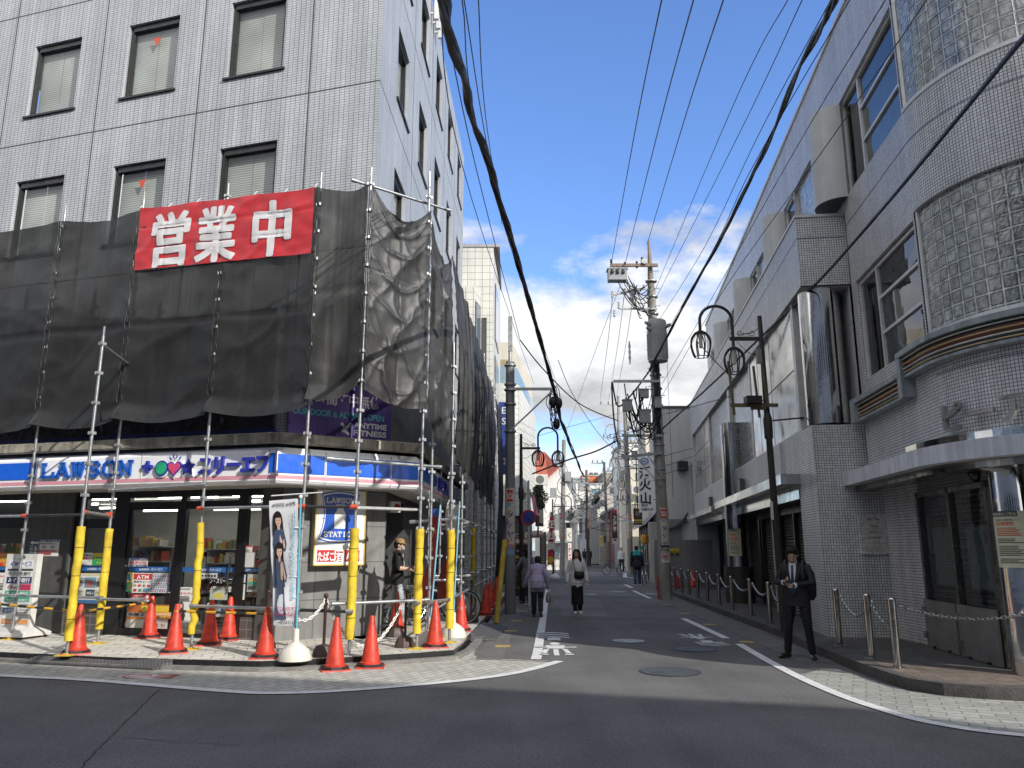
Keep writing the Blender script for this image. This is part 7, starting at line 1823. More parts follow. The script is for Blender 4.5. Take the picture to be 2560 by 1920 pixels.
fr_ = Fr((x1, 30), (.2, 5.4), (.999, -.037))
for za_, zb_ in ((zt_ - 3.6, zt_ - 1.2), (zt_ - 6.6, zt_ - 4.3)):
    w_ = MB().fbox(fr_, 1.0, 3.6, za_, zb_, -.02, .03).build('window', WINF, wb); MB().fquad(fr_, 1.1, 3.5, za_ + .06, zb_ - .06, .035).build('pane', C(.16, .20, .24, .08), w_)
x0_, x1_, z0_ = face(1203, 1216, 930, 29.95); winbox(wb, x0_, x1_, z0_, D(1203, 795, 29.95).z, 29.97)
# cream building with rounded glass corner and a blue sign
cb = thing('cream_building', 'cream building with tan brick corner and curved glass behind the left pole', 'building', (0, 40, 0))
p0_, p1_ = (.0, 38.0), (1.25, 47.3); fr_ = Fr(p0_, (p1_[0] - p0_[0], p1_[1] - p0_[1]), (.99, -.133)); zt_ = D(1282, 856, 38).z
mb = MB(); zm_ = D(1290, 925, 38.5).z
mb.prism([(-3.5, 38), p0_, p1_, (-3.5, 47.3)], zm_, zt_); mb.build('upper_wall', [CRM], cb)
MB().box(-3.4, -.02, 37.95, 38.0, zm_, zt_ - .9).build('brick_panel', tileM('tan_bricks', (.42, .30, .17), (.3, .25, .18), .25, .1, .015, .2, .8), cb)
mb = MB(); zs_ = D(1300, 1300, 40).z; mb.prism([(-3.5, 37.4), (.0, 37.4), (.35, 37.9), (1.45, 47.3), (-3.5, 47.3)], 3.2, zm_ - .9); mb.build('white_wall', WT, cb)
mb = MB(); mb.prism([(-3.5, 37.6), (-.05, 37.6), (.25, 38.1), (1.3, 47.3), (-3.5, 47.3)], zm_ - .9, zm_); mb.build('glass_band', C(.22, .30, .36, .1), cb)
mb = MB(); mb.prism([(-3.5, 37.9), (-.1, 37.9), (.1, 38.3), (1.2, 47.3), (-3.5, 47.3)], 0, 3.2); mb.build('shopfront', C(.05, .045, .042), cb)
bsn = thing('blue_sign', 'tall narrow blue sign with white letters behind the left pole', 'sign', (-.5, 29.5, 3)); xq0, xq1, zq = face(1246, 1267, 1005, 29.4)
MB().box(xq0, xq1, 29.4, 29.6, D(1255, 1185, 29.4).z, zq).build('panel', C(.015, .04, .22), bsn)
mb = MB()
for i, ch in enumerate('ES'): mb.text(ch, ((xq0 + xq1) / 2 + .05, 29.39, zq - .45 - .42 * i), (1, 0, 0), (0, 0, 1), .36, 0, align='C')
mb.text('ロ', ((xq0 + xq1) / 2, 29.39, zq - 2.4), (1, 0, 0), (0, 0, 1), .34, 0, align='C'); mb.build('lettering', C(.6, .6, .62), bsn)
# shop clutter on the left
def sgn(name, lab, cat, y, rect, bg, items, th=.05): 
    f_ = Fr((0, y), (1, 0), (0, -1)); return poster(name, lab, cat, (0, 0), rect, bg, items, fr=f_, o=0, k=1, th=th)
sgn('shop_sign', 'dark grill restaurant sign with pale and green characters on the left shop', 'sign', 30.5, (1284, 1330, 1325, 1345), C(.03, .03, .03), [('t', '焼', .08, .85, .8, .24, (.6, .6, .55)), ('t', '肉', .38, .85, .8, .22, (.05, .35, .1)), ('r', .68, .05, .98, .95, (.65, .62, .55)), ('e', .83, .55, .09, .28, (.5, .36, .12))])
sgn('shop_sign', 'red and white picture panel under the grill restaurant sign', 'sign', 30.5, (1284, 1346, 1325, 1360), C(.3, .03, .06), [('e', .25, .5, .14, .4, (.55, .5, .4)), ('e', .75, .5, .16, .4, (.55, .5, .45)), ('r', .46, 0, .54, 1, (.03, .03, .03))])
mbd = thing('menu_board', 'tall black menu board with food pictures on the left of the lane', 'sign', G(1303, 1484)); ym = 27.2; xm0, xm1, zm1 = face(1284, 1322, 1362, ym)
MB().box(xm0, xm1, ym, ym + .12, .08, zm1).build('board', C(.025, .022, .02, .5), mbd)
mb = MB(); rr = random.Random(2); mats = [C(*c) for c in ((.4, .1, .04), (.45, .3, .06), (.5, .48, .42), (.25, .06, .05), (.5, .22, .05))]
for i in range(46): 
    u, v = rr.uniform(.08, .92), rr.uniform(.3, .86); r_ = rr.uniform(.02, .045); mb.poly([(lerp(xm0, xm1, u) + r_ * math.cos(k), ym - .004 - .0004 * i, lerp(zm1, .1, v) + r_ * .8 * math.sin(k)) for k in np.linspace(0, 5.6, 9)], rr.randrange(5))
mb.box(lerp(xm0, xm1, .1), lerp(xm0, xm1, .9), ym - .01, ym, lerp(zm1, 0, .2), lerp(zm1, 0, .26), 1); mb.text('MENU', (lerp(xm0, xm1, .5), ym - .012, lerp(zm1, 0, .14)), (1, 0, 0), (0, 0, 1), .12, 2, align='C')
mb.build('print', mats, mbd)
mb = MB(); mb.box(xm0, xm0 + .06, ym, ym + .4, 0, .08); mb.box(xm1 - .06, xm1, ym, ym + .4, 0, .08); mb.build('foot', DARKST, mbd)
sg = thing('box_sign', 'black edged box sign sticking out over the left shop', 'sign', (1.6, 42, 4)); xq0, xq1, zq = face(1338, 1358, 1216, 42); MB().box(xq0, xq1, 42, 42.15, D(1340, 1316, 42).z, zq + .1).build('frame', C(.02, .02, .02), sg); MB().box(xq0 + .22, xq1 - .02, 41.98, 42, D(1340, 1308, 42).z, zq - .1).build('face', C(.36, .34, .3), sg)
for i in range(5):
    c = D(1333 + 5 * i, 1337 - .3 * i, 41.2); t = thing('paper_lantern', 'pink and white paper lantern, %s of the row on the left shop' % ('first', 'second', 'third', 'fourth', 'last')[i], 'lantern', c, 0, 'paper lanterns in a row'); MB().lathe(c, [(.05, -.16), (.12, -.1), (.14, 0), (.12, .1), (.05, .16)], 14).build('shade', C(.5, .36, .38, .7), t); MB().lathe(c, [(.05, .16), (.05, .19)], 10).build('cap', BLACK, t)
x0, x1, z1 = face(1351, 1366, 1330, 43); tag(MB().box(x0, x1, 43, 44.2, 0, z1).build('brick_pillar', tileM('dark_green_bricks', (.14, .14, .12), (.3, .3, .27), .28, .14, .02, .2, .7)), 'dark square tiled pillar beside the red recruiting flag', 'pillar')
pf = thing('hanging_cloth', 'pink cloth banner hanging from the left shop front', 'banner', D(1340, 1290, 36)); mb = MB(); q = [D(*p, 36) for p in ((1327, 1236), (1336, 1245), (1350, 1290), (1335, 1285))]
for i in range(6):
    for j in range(8):
        def pq(u, v): return q[0].lerp(q[1], u).lerp(q[3].lerp(q[2], u), v) + Vector((0, .08 * math.sin(7 * v + 4 * u), 0))
        mb.quad(pq(i / 6, j / 8), pq((i + 1) / 6, j / 8), pq((i + 1) / 6, (j + 1) / 8), pq(i / 6, (j + 1) / 8), (i + j) % 3 == 0)
mb.build('cloth', [C(.55, .16, .30, .8), C(.6, .35, .42, .8)], pf); MB().tube([q[0], q[0] + Vector((-.8, .2, .1))], .02, 6).build('rod', DARKST, pf)
fg = thing('shop_flag', 'crimson upright flag with white characters on the left of the lane', 'flag', (2.7, 46, 0)); xq0, xq1, zq = face(1369, 1385, 1292, 46); zq2 = D(1370, 1412, 46).z
MB().poly([(xq0 + .12, 46, zq), (xq1, 46.05, zq), (xq1 - .08, 46.05, zq2), (xq0 - .05, 46, zq2)]).build('cloth', C(.48, .02, .05, .7), fg)
mb = MB()
for i, ch in enumerate('正社員'): mb.text(ch, ((xq0 + xq1) / 2 + .02, 45.97, zq - .62 - .62 * i), (1, 0, 0), (0, 0, 1), .5, 0, align='C', bold=.03)
mb.add([((xq0 + xq1) / 2 - .03 + .17 * math.cos(k), 45.96, zq2 + .28 + .2 * math.sin(k)) for k in np.linspace(0, 5.9, 16)], [tuple(range(16))], 1); mb.build('lettering', [C(.65, .63, .6), C(.62, .42, .03)], fg); MB().tube([(xq1 + .03, 46, .1), (xq1 + .03, 46, zq + .1)], .02, 6).build('pole', C(.25, .5, .4), fg)
MB().lathe((xq1 + .03, 46, 0), [(.3, 0), (.28, .1), (.1, .25), (.03, .3)], 12).build('base', C(.6, .6, .58), fg)
# white house with red roof
wh = thing('white_gabled_house', 'white rendered house with an orange red tiled roof on the left', 'house', (4, 64, 0))
pts = [(1338, 1194), (1369, 1194), (1396, 1171), (1413, 1204), (1432, 1240), (1436, 1300), (1436, 1425), (1338, 1425)]
mb = MB(); mb.slab([D(*p, 63) for p in pts], (1.2, 14, 0)); mb.build('wall', WPL, wh)
mb = MB(); a, b, c = D(1336, 1196, 62.7), D(1369.5, 1196, 62.7), D(1396.5, 1172, 62.7); d, e = D(1362, 1133, 68), D(1334, 1133, 68); up = Vector((0, 0, .12))
mb.add([a, b, c, d, e, a + up, b + up, c + up, d + up, e + up], [(0, 1, 3, 4), (1, 2, 3), (5, 6, 8, 9), (6, 7, 8), (0, 1, 6, 5), (1, 2, 7, 6), (2, 3, 8, 7)]); mb.build('roof', tileM('orange_roof_tiles', (.50, .13, .075), (.3, .08, .05), .4, .3, .02, .2, .7, .5), wh)
for r_ in ((1415, 1293, 1424, 1345), (1376, 1280, 1384, 1300)):
    x0, x1, z1 = face(r_[0], r_[2], r_[1], 63); winbox(wh, x0, x1, D(r_[0], r_[3], 63).z, z1, 62.98)
x0, x1, z1 = face(1374, 1420, 1346, 62.2); MB().add([(x0, 61.4, z1 - .35), (x1, 61.4, z1 - .35), (x1, 63, z1), (x0, 63, z1)], [(0, 1, 2, 3)]).build('awning', C(.3, .3, .3), wh)
mb = MB(); x0, x1, z1 = face(1384, 1410, 1150, 70)
for i in range(9): x = lerp(x0, x1, i / 8); mb.bar((x, 70, z1 - 1.3), (x, 70, z1), .05, .05)
mb.bar((x0, 70, z1), (x1, 70, z1), .07, .07); mb.build('roof_railing', DARKST, wh)
sgn('poster', 'pale blue square poster on the white house wall', 'poster', 62.5, (1384, 1371, 1392, 1384), C(.12, .4, .6), [('e', .5, .45, .22, .2, (.7, .7, .7)), ('p', [(.2, .6), (.5, .9), (.8, .6), (.5, .7)], (.7, .7, .7))])
sgn('shop_sign', 'white box sign with black brush stroke beside the far left pole', 'sign', 61, (1416, 1320, 1430, 1354), C(.62, .6, .52), [('t', 'く', .25, .7, .45, .5, INK)])
sgn('shop_sign', 'white upright sign with red vertical letters on the far left', 'sign', 60, (1420, 1358, 1429, 1400), C(.7, .68, .65), [('t', ch, .2, .2 + .19 * i, .18, .55, RD_) for i, ch in enumerate('KIRIN')])
# far blocks closing the view
def far_block(name, lab, y, rect, m, depth=14, wins=(), extra=None):
    x0, x1, z1 = face(rect[0], rect[2], rect[1], y); t = thing(name, lab, 'building', ((x0 + x1) / 2, y, 0)); MB().box(x0, x1, y, y + depth, 0, z1).build('wall', m, t)
    MB().box(x0 - .1, x1 + .1, y - .1, y + depth, z1, z1 + .2).build('coping', GRY, t)
    for r_ in wins:
        a, b, zz = face(r_[0], r_[2], r_[1], y); winbox(t, a, b, D(r_[0], r_[3], y).z, zz, y - .01, m=C(.2, .32, .36, .1) if y < 100 else None)
    return t
far_block('grey_block', 'grey panelled far building behind the white gabled house', 112, (1424, 1197, 1472, 1400), tileM('grey_panels', (.30, .31, .32), (.17, .175, .18), 1.2, .9, .08, .12, .4), 20)
far_block('white_block', 'white stepped far building with a pale blue window in the middle of the view', 96, (1474, 1212, 1504, 1300), WPL, 12, ((1480, 1222, 1499, 1234),))
far_block('white_block', 'low white far building left of the stepped white one', 92, (1443, 1225, 1478, 1400), WPL, 10, ((1450, 1252, 1468, 1256), (1450, 1288, 1466, 1300)))
far_block('cream_block', 'cream far building with balcony rails below the stepped white building', 94, (1470, 1240, 1500, 1400), CRM, 8, ((1478, 1246, 1490, 1256),))
ob2 = far_block('orange_block', 'far orange brick building above the other roofs', 140, (1455, 1190, 1507, 1300), M('orange_brick', (.50, .14, .05), .8, var=.1, vs=1), 20, ((1484, 1203, 1501, 1213),))
mb = MB()
for p in (1478, 1490): q = D(p, 1190, 141); mb.lathe((q.x, q.y, q.z), [(.5, 0), (.5, .35), (.32, .4), (.32, .6), (.0, .62)], 12)
mb.build('roof_vent', C(.1, .09, .08), ob2)
far_block('brown_block', 'far grey brown building beside the orange brick one', 132, (1507, 1184, 1532, 1300), M('olive_grey_render', (.26, .25, .20), .8, var=.15), 20)
sh = thing('stone_house', 'grey stone block house with a steep gable on the right of the lane end', 'house', (9, 82, 0))
mb = MB(); mb.slab([D(*p, 82) for p in ((1500, 1412), (1500, 1240), (1533, 1192), (1566, 1240), (1566, 1412))], (1, 14, 0)); mb.build('wall', STN, sh)
mb = MB()
for p, q in (((1497, 1244), (1533, 1190)), ((1533, 1190), (1570, 1244))): a, b = D(*p, 81.6), D(*q, 81.6); mb.add([a, b, b + Vector((1, 15, 0)), a + Vector((1, 15, 0)), a + up * 2, b + up * 2, b + up * 2 + Vector((1, 15, 0)), a + up * 2 + Vector((1, 15, 0))], [(0, 1, 5, 4), (4, 5, 6, 7), (0, 1, 2, 3)])
mb.build('roof', C(.16, .15, .15), sh)
for r_ in ((1522, 1306, 1529, 1327), (1508, 1340, 1514, 1356), (1545, 1255, 1553, 1275)): x0, x1, z1 = face(r_[0], r_[2], r_[1], 82); winbox(sh, x0, x1, D(r_[0], r_[3], 82).z, z1, 81.98)
x0, x1, z1 = face(1484, 1502, 1256, 84); gw = thing('grey_house', 'grey plain house wall left of the stone gable', 'house', (x0, 84, 0)); mb = MB(); mb.slab([D(*p, 84) for p in ((1470, 1410), (1470, 1278), (1500, 1255), (1500, 1410))], (0, 8, 0)); mb.build('wall', GRY, gw)
for k, (r_, y, m) in enumerate((((1546, 1270, 1553, 1400), 74, C(.16, .03, .03)), ((1576, 1170, 1640, 1440), 58, CRM), ((1612, 1063, 1652, 1440), 50, CRM))):
    far_block('row_building', ('narrow dark red shop front column on the right beside the white pole', 'cream building behind the white brush lettered sign', 'tall cream building directly left of the transformer pole')[k], y, r_, m, (8, 6, 3)[k], (() if k == 0 else ((1590, 1182, 1603, 1200), (1590, 1240, 1600, 1256)) if k == 1 else ((1616, 1076, 1624, 1081), (1620, 1130, 1634, 1142))))
far_block('row_building', 'white building at the back on the right with dark roof windows', 66, (1560, 1107, 1612, 1440), WPL, 8, ((1586, 1113, 1597, 1118), (1584, 1160, 1603, 1172)))
low = thing('old_shop', 'low timber and tin shop front on the right beyond the utility pole', 'shop', (7, 44, 0)); x0, x1, z1 = face(1612, 1668, 1290, 42)
MB().prism([(7.35, 41), (9, 41), (10.5, 57), (9.1, 57)], 0, z1).build('wall', M('weathered_boards', (.16, .14, .12), .85, var=.35, vs=2, streak=.4), low)
mb = MB(); mb.add([(6.9, 41, 2.9), (8.6, 57, 2.9), (9.3, 57, 3.6), (7.6, 41, 3.6)], [(0, 1, 2, 3)]); mb.build('awning', C(.14, .13, .12), low)
mb = MB()
for i in range(6): mb.box(7.25 + .22 * i, 7.37 + .22 * i, 41.5 + 2 * i, 41.75 + 2 * i, 0, 3.0)
pieces(mb, 'post', C(.1, .07, .05), low); MB().hexa([(7.4, 42, .2), (7.6, 42, .2), (7.85, 44.5, .2), (7.65, 44.5, .2), (7.4, 42, 2.4), (7.6, 42, 2.4), (7.85, 44.5, 2.4), (7.65, 44.5, 2.4)]).build('door', C(.25, .24, .22), low)
for k in range(3): MB().box(7.7 + .3 * k, 7.9 + .3 * k, 46 + 3 * k, 46.3 + 3 * k, 1.6, 2.6 - .2 * k).build('notice_panel', C(*((.4, .1, .06), (.5, .48, .42), (.1, .25, .2))[k]), low)
q = D(1612, 1348, 43); t = thing('orange_lantern', 'orange cylindrical lantern hanging outside the low shop on the right', 'lantern', q); MB().lathe(q, [(.10, -.26), (.2, -.2), (.22, 0), (.2, .2), (.1, .26)], 16).build('shade', C(.62, .30, .02, .6), t); MB().lathe(q, [(.1, .26), (.1, .31)], 12).build('cap', BLACK, t)
tag(MB().poly([D(*p, 45) for p in ((1603, 1366), (1612, 1361), (1611, 1371), (1603, 1376))]).build('pennant', C(.02, .28, .2)), 'small green pennant below the orange lantern', 'flag')
# signs on the right
k1 = thing('brush_sign', 'tall white hanging sign with three black brush characters', 'sign', D(1613, 1281, 40)); f_ = Fr((0, 40), (1, 0), (0, -1)); a0, z1 = f_.px(1594, 1141); a1, z0 = f_.px(1632, 1281)
MB().box(a0, a1, 40, 40.06, z0, z1).build('panel', C(.74, .76, .78, .6), k1); mb = MB()
for i, (ch, zc_) in enumerate((('活', 1186), ('火', 1216), ('山', 1250))): mb.text(ch, ((a0 + a1) / 2, 39.985, D(1613, zc_ + 7, 40).z), (1, .0, .12 if i != 2 else -.06), (0, 0, 1), .62, 0, align='C', bold=.03)
mb.text('酒は', (a0 + .1, 39.985, D(1600, 1266, 40).z), (1, 0, 0), (0, 0, 1), .17, 0); mb.text('百薬の長', (a0 + .1, 39.985, D(1600, 1276, 40).z), (1, 0, 0), (0, 0, 1), .15, 0, w=.6)
for rr_ in (.22, .17): mb.tube([((a0 + a1) / 2 + rr_ * math.cos(2 * PI * q / 20), 39.985, D(1613, 1153, 40).z + rr_ * .8 * math.sin(2 * PI * q / 20)) for q in range(21)], .012, 4, 1)
mb.text('HBC', ((a0 + a1) / 2, 39.98, D(1613, 1156, 40).z), (1, 0, 0), (0, 0, 1), .16, 1, align='C'); mb.build('lettering', [C(.02, .02, .025), C(.03, .12, .4)], k1)
MB().tube([(a0 - .08, 40.03, z0 - .1), (a0 - .08, 40.03, z1 + .2)], .03, 6).build('pole', DARKST, k1); MB().bar((a0 - .1, 40.03, z1 + .1), (a1 + 1, 40.03, z1 + .1), .05, .05).build('bracket', DARKST, k1)
sgn('shop_sign', 'dark brown sign with a pale emblem and yellow band under the brush sign', 'sign', 47, (1583, 1271, 1606, 1312), C(.05, .025, .022), [('e', .5, .3, .25, .16, (.3, .25, .22)), ('e', .5, .3, .18, .11, (.05, .025, .022)), ('t', '風', .32, .37, .2, .36, (.4, .36, .32)), ('r', 0, .68, 1, .76, (.5, .4, .05)), ('r', 0, .82, 1, .88, (.35, .3, .05))])
sgn('shop_sign', 'tall maroon sign with three white characters before the stone house', 'sign', 70, (1529, 1274, 1544, 1346), C(.05, .012, .014), [('r', 0, 0, 1, .12, (.3, .03, .03))] + [('t', ch, .15, .36 + .2 * i, .2, .7, (.65, .63, .6)) for i, ch in enumerate('上海亭')])
sgn('shop_sign', 'pale portrait panel below the maroon three character sign', 'sign', 70, (1530, 1347, 1544, 1360), C(.45, .45, .45), [('e', .5, .5, .26, .36, (.6, .5, .45)), ('e', .5, .25, .28, .18, INK)])
sgn('shop_sign', 'pale yellow upright sign near the lane end', 'sign', 72, (1500, 1339, 1509, 1366), C(.62, .5, .18), [('t', ch, .2, .4 + .3 * i, .28, .6, INK) for i, ch in enumerate('占い')])
sgn('shop_sign', 'dark red vertical sign on the brown pole at the lane end', 'sign', 78, (1462, 1295, 1474, 1348), C(.2, .03, .03), [('t', ch, .2, .25 + .24 * i, .2, .6, (.4, .3, .28)) for i, ch in enumerate('中華店')])
# far poles with tangles
def far_pole(px0, py0, px1, py1, r, lab, y=None, ad=False, arms=(), m=CPOLE, coils=0, seed=0):
    b = G(px1, py1); y = y or b.y; b = D(px1, py1, y); tp = D(px0, py0, y); t = thing('utility_pole', lab, 'utility pole', (b.x, y, 0), 0, None)
    MB().tube([(b.x, y, 0), (tp.x, y, tp.z)], [r, r * .7], 12).build('pole', m, t)
    for (ax0, ax1, ay) in arms:
        p, q = D(ax0, ay, y - r), D(ax1, ay, y - r); MB().bar(p, q, .07, .09).build('crossarm', STEEL, t)
        mb = MB()
        for k in range(3): c = p.lerp(q, (k + .3) / 3); mb.lathe(c, [(.04, .04), (.07, .12), (.03, .2), (.06, .28), (0, .34)], 8)
        mb.build('insulator', C(.1, .1, .1), t)
    if ad: pawn_ad(t, (b.x, y), r * .98, 3.9)
    if coils:
        rr = random.Random(seed); mb = MB()
        for k in range(coils):
            zc_ = rr.uniform(.45, .85) * tp.z; a = rr.uniform(.25, .8); hh = rr.uniform(.25, .8); cx_ = b.x + rr.uniform(-.7, .5)
            mb.tube([(cx_ + a * math.cos(2 * PI * q / 18), y - .3 - .02 * k, zc_ + hh * math.sin(2 * PI * q / 18)) for q in range(19 if k % 2 else 12)], .018, 4, cap=False)
        tag(mb.build('cable_coils', BLACKCABLE, t), kind='stuff'); 
        for k in range(2): q = Vector((b.x + (.45 if k else -.5), y - .3, tp.z * (.6 + .12 * k))); MB().box(q.x - .2, q.x + .2, q.y - .15, q.y + .1, q.z - .3, q.z + .3).build('junction_box', TR if 'TR' in globals() else GRY, t)
    return t
far_pole(1410, 1100, 1405, 1455, .17, 'slim concrete utility pole with a pawnshop advert on the left of the lane', 50.5, True, ((1400, 1470, 1207),), coils=4, seed=1)
far_pole(1563, 1030, 1577, 1440, .2, 'thick concrete utility pole with coils behind the transformer pole', 52, True, ((1526, 1600, 1147), (1540, 1580, 1250)), coils=12, seed=2)
far_pole(1546, 990, 1551, 1400, .17, 'pale utility pole with a white base sleeve near the maroon sign', 66, False, ((1497, 1552, 1012), (1505, 1552, 1094)), coils=9, seed=3)
far_pole(1510, 1155, 1521, 1400, .16, 'grey utility pole standing before the stone house', 74, True, ((1478, 1514, 1158), (1505, 1540, 1178)), coils=6, seed=4)
far_pole(1466, 1175, 1470, 1400, .17, 'brown utility pole in the middle of the lane end', 78, False, ((1452, 1474, 1260), (1456, 1478, 1210)), M('brown_concrete', (.12, .09, .07), .85, var=.25), 6, 5)
far_pole(1440, 1207, 1446, 1400, .2, 'white utility pole at the lane end left of the brown one', 82, False, ((1438, 1460, 1254),), M('white_pole_paint', (.6, .6, .58), .6), 4, 6)
far_pole(1434, 1225, 1436, 1400, .08, 'thin grey post beside the white gabled house', 70, False)
rr = random.Random(11)
for i in range(16):
    a_ = (rr.uniform(1400, 1470), rr.uniform(1190, 1330), rr.uniform(50, 80)); b_ = (rr.uniform(1510, 1580), rr.uniform(1170, 1330), rr.uniform(52, 76))
    P = catenary(D(*a_), D(*b_), rr.uniform(.2, 1.0), 14); o = MB().tube(P, .02, 4).build('overhead_wire', BLACKCABLE); tag(o, 'thin black wire in the tangle across the far end of the lane', 'wire', 'tangled wires at the lane end')
# air conditioners, pipes and balconies that break up the far walls
ACM = C(.55, .54, .5); k_ = 0
for px_, py_, y, lab in ((1305, 1240, 38.2, 'on the white tiled wall behind the left pole'), (1352, 1200, 46.9, 'high at the end of the cream building'), (1380, 1345, 62.5, 'on the white gabled house left of the awning'), (1424, 1290, 62.6, 'on the white gabled house by its right window'), (1592, 1225, 57.6, 'on the cream building behind the brush sign'), (1622, 1180, 49.6, 'on the tall cream building by the transformer pole'), (1515, 1290, 81.5, 'on the stone gabled house'), (1455, 1320, 91.5, 'on the low white far building')):
    q = D(px_, py_, y); s_ = .011 * y if y > 60 else .42; t = thing('air_conditioner', 'pale air conditioner unit ' + lab, 'air conditioner', q)
    MB().box(q.x - s_, q.x + s_, y - .3, y, q.z - s_ * .75, q.z + s_ * .75).build('case', ACM, t); MB().lathe((q.x, y - .31, q.z), [(0, 0)], 3) if False else None
    MB().poly([(q.x - s_ * .15 + s_ * .6 * math.cos(a), y - .305, q.z + s_ * .6 * math.sin(a)) for a in np.linspace(0, 6, 18)]).build('fan_grille', C(.12, .12, .12), t); MB().box(q.x + s_ * .8, q.x + s_ * .9, y - .1, y, q.z - s_ * 2.5, q.z - s_ * .75).build('pipe', ACM, t)
for (x0p, x1p, yp0, y, lab) in ((1443, 1476, 1270, 91, 'on the low white far building'), (1472, 1499, 1256, 93, 'on the cream far block'), (1578, 1606, 1262, 57, 'on the cream building behind the brush sign')):
    a, b, z = face(x0p, x1p, yp0, y); t = thing('balcony', 'railed balcony ' + lab, 'balcony', ((a + b) / 2, y, z)); MB().box(a, b, y - .5, y + .9, z - 1.2, z - 1.05).build('slab', WPL, t); MB().bar((a, y - .45, z), (b, y - .45, z), .06, .06).build('handrail', DARKST, t)
    mb = MB()
    for i in range(13): x = lerp(a, b, i / 12); mb.bar((x, y - .45, z - 1.05), (x, y - .45, z), .035, .035)
    mb.build('balusters', DARKST, t)
# plants
LEAF = [M('leaf_dark', (.018, .035, .018), .6, var=.4, vs=3), M('leaf_mid', (.05, .085, .03), .6, var=.4, vs=3), M('leaf_light', (.12, .16, .05), .6, var=.3, vs=3)]
def foliage(t, blobs, n_, size, light, seed, name='crown'):
    rr = random.Random(seed); mb = MB()
    for i in range(n_):
        c, r = rr.choice(blobs); v = Vector((rr.gauss(0, 1), rr.gauss(0, 1), rr.gauss(0, 1))).normalized() * (rr.random() ** .4)
        p = Vector(c) + Vector((v.x * r[0], v.y * r[1], v.z * r[2])); s_ = size * rr.uniform(.6, 1.4); a = Vector((rr.gauss(0, 1), rr.gauss(0, 1), rr.gauss(0, .6))).normalized(); b = a.cross(Vector((rr.gauss(0, 1), rr.gauss(0, 1), rr.gauss(0, 1)))).normalized()
        mi = 0 if rr.random() > light else (2 if v.z > .25 and rr.random() < .5 else 1)
        mb.add([p - a * s_, p + b * s_ * .45, p + a * s_, p - b * s_ * .45], [(0, 1, 2, 3)], mi)
    return mb.build(name, LEAF, t, smooth=0)
tc_ = D(1493, 1405, 85); tr_ = thing('conifer', 'dark pointed conifer at the end of the lane', 'tree', (tc_.x, 85, 0)); MB().tube([(tc_.x, 85, 0), (tc_.x, 85, 4.2)], [.16, .04], 8).build('trunk', C(.06, .04, .03), tr_)
foliage(tr_, [((tc_.x + .15 * math.sin(k * 2.1), 85, .7 + .42 * k), (max(.12, .62 - .055 * k), .55, .34)) for k in range(10)], 2600, .11, .18, 3)
tp = D(1347, 1245, 37); tr_ = thing('potted_tree', 'small leafy tree growing on the left shop front above the pink cloth', 'tree', (tp.x, 37, 2)); MB().tube([(tp.x - .05, 37.2, 2.2), (tp.x, 37, tp.z), (tp.x + .12, 37, tp.z + .4)], [.05, .03, .015], 6).build('trunk', C(.08, .06, .04), tr_)
foliage(tr_, [((tp.x - .2, 37, tp.z + .2), (.32, .3, .28)), ((tp.x + .18, 37, tp.z), (.3, .3, .33)), ((tp.x - .02, 37, tp.z + .42), (.25, .25, .18)), ((tp.x + .1, 37, tp.z - .35), (.2, .2, .2))], 700, .07, .65, 4)
# ------------------------------------------------------------------ people
FACE = M('skin', (.50, .32, .24), .5, var=.08, vs=30); SHOEW = C(.6, .6, .58, .5); SHOEB = C(.015, .014, .014, .3)
EYEM = C(.02, .016, .014, .3); LIP = C(.38, .16, .13, .45)
def cloth(name, col, var=.2, rough=.85, vs=9, bump=.5, bs=26): return M(name, col, rough, 0, var, vs, bump=bump, bs=bs)
def remesh(mb, name, voxel, mats, parent, segs=None, smooth_it=3, namp=0.0, nsc=14, seed=0):
    """fuse overlapping forms into one continuous skin, then colour it by the nearest form"""
    o = mb.build('fuse', [mats[0]], parent=None, smooth=0, origin=(0, 0, 0))
    md = o.modifiers.new('r', 'REMESH'); md.mode = 'VOXEL'; md.voxel_size = voxel
    sm = o.modifiers.new('s', 'SMOOTH'); sm.iterations = smooth_it; sm.factor = .5
    COL.objects.unlink(o); me = baked(o); me.name = name
    bpy.data.objects.remove(o)
    me.materials.clear()
    for m in mats: me.materials.append(m)
    if namp:
        k = len(me.vertices); co = np.zeros(k * 3); nr = np.zeros(k * 3); me.vertices.foreach_get('co', co); me.vertex_normals.foreach_get('vector', nr)
        co = co.reshape(-1, 3); nr = nr.reshape(-1, 3)
        q = np.array([mn.noise(Vector(c * nsc) + Vector((seed, 0, 0))) for c in co]) * namp
        me.vertices.foreach_set('co', (co + nr * q[:, None]).ravel())
    if segs:
        Cn = np.zeros((len(me.polygons), 3)); me.polygons.foreach_get('center', Cn.ravel())
        best = np.full(len(Cn), 1e9); idx = np.zeros(len(Cn), int)
        for a, b, ra, rb, mi in segs:
            a, b = np.array(a), np.array(b); d = b - a; L2 = (d @ d) + 1e-9
            t = np.clip(((Cn - a) @ d) / L2, 0, 1); dist = np.linalg.norm(Cn - (a + t[:, None] * d), axis=1) - (ra + (rb - ra) * t)
            k = dist < best; best[k] = dist[k]; idx[k] = mi
        me.polygons.foreach_set('material_index', idx.astype(np.int32))
    me.polygons.foreach_set('use_smooth', [True] * len(me.polygons)); me.update()
    r = bpy.data.objects.new(name, me); COL.objects.link(r); r.parent = parent; WM[r] = WM[parent]
    return r
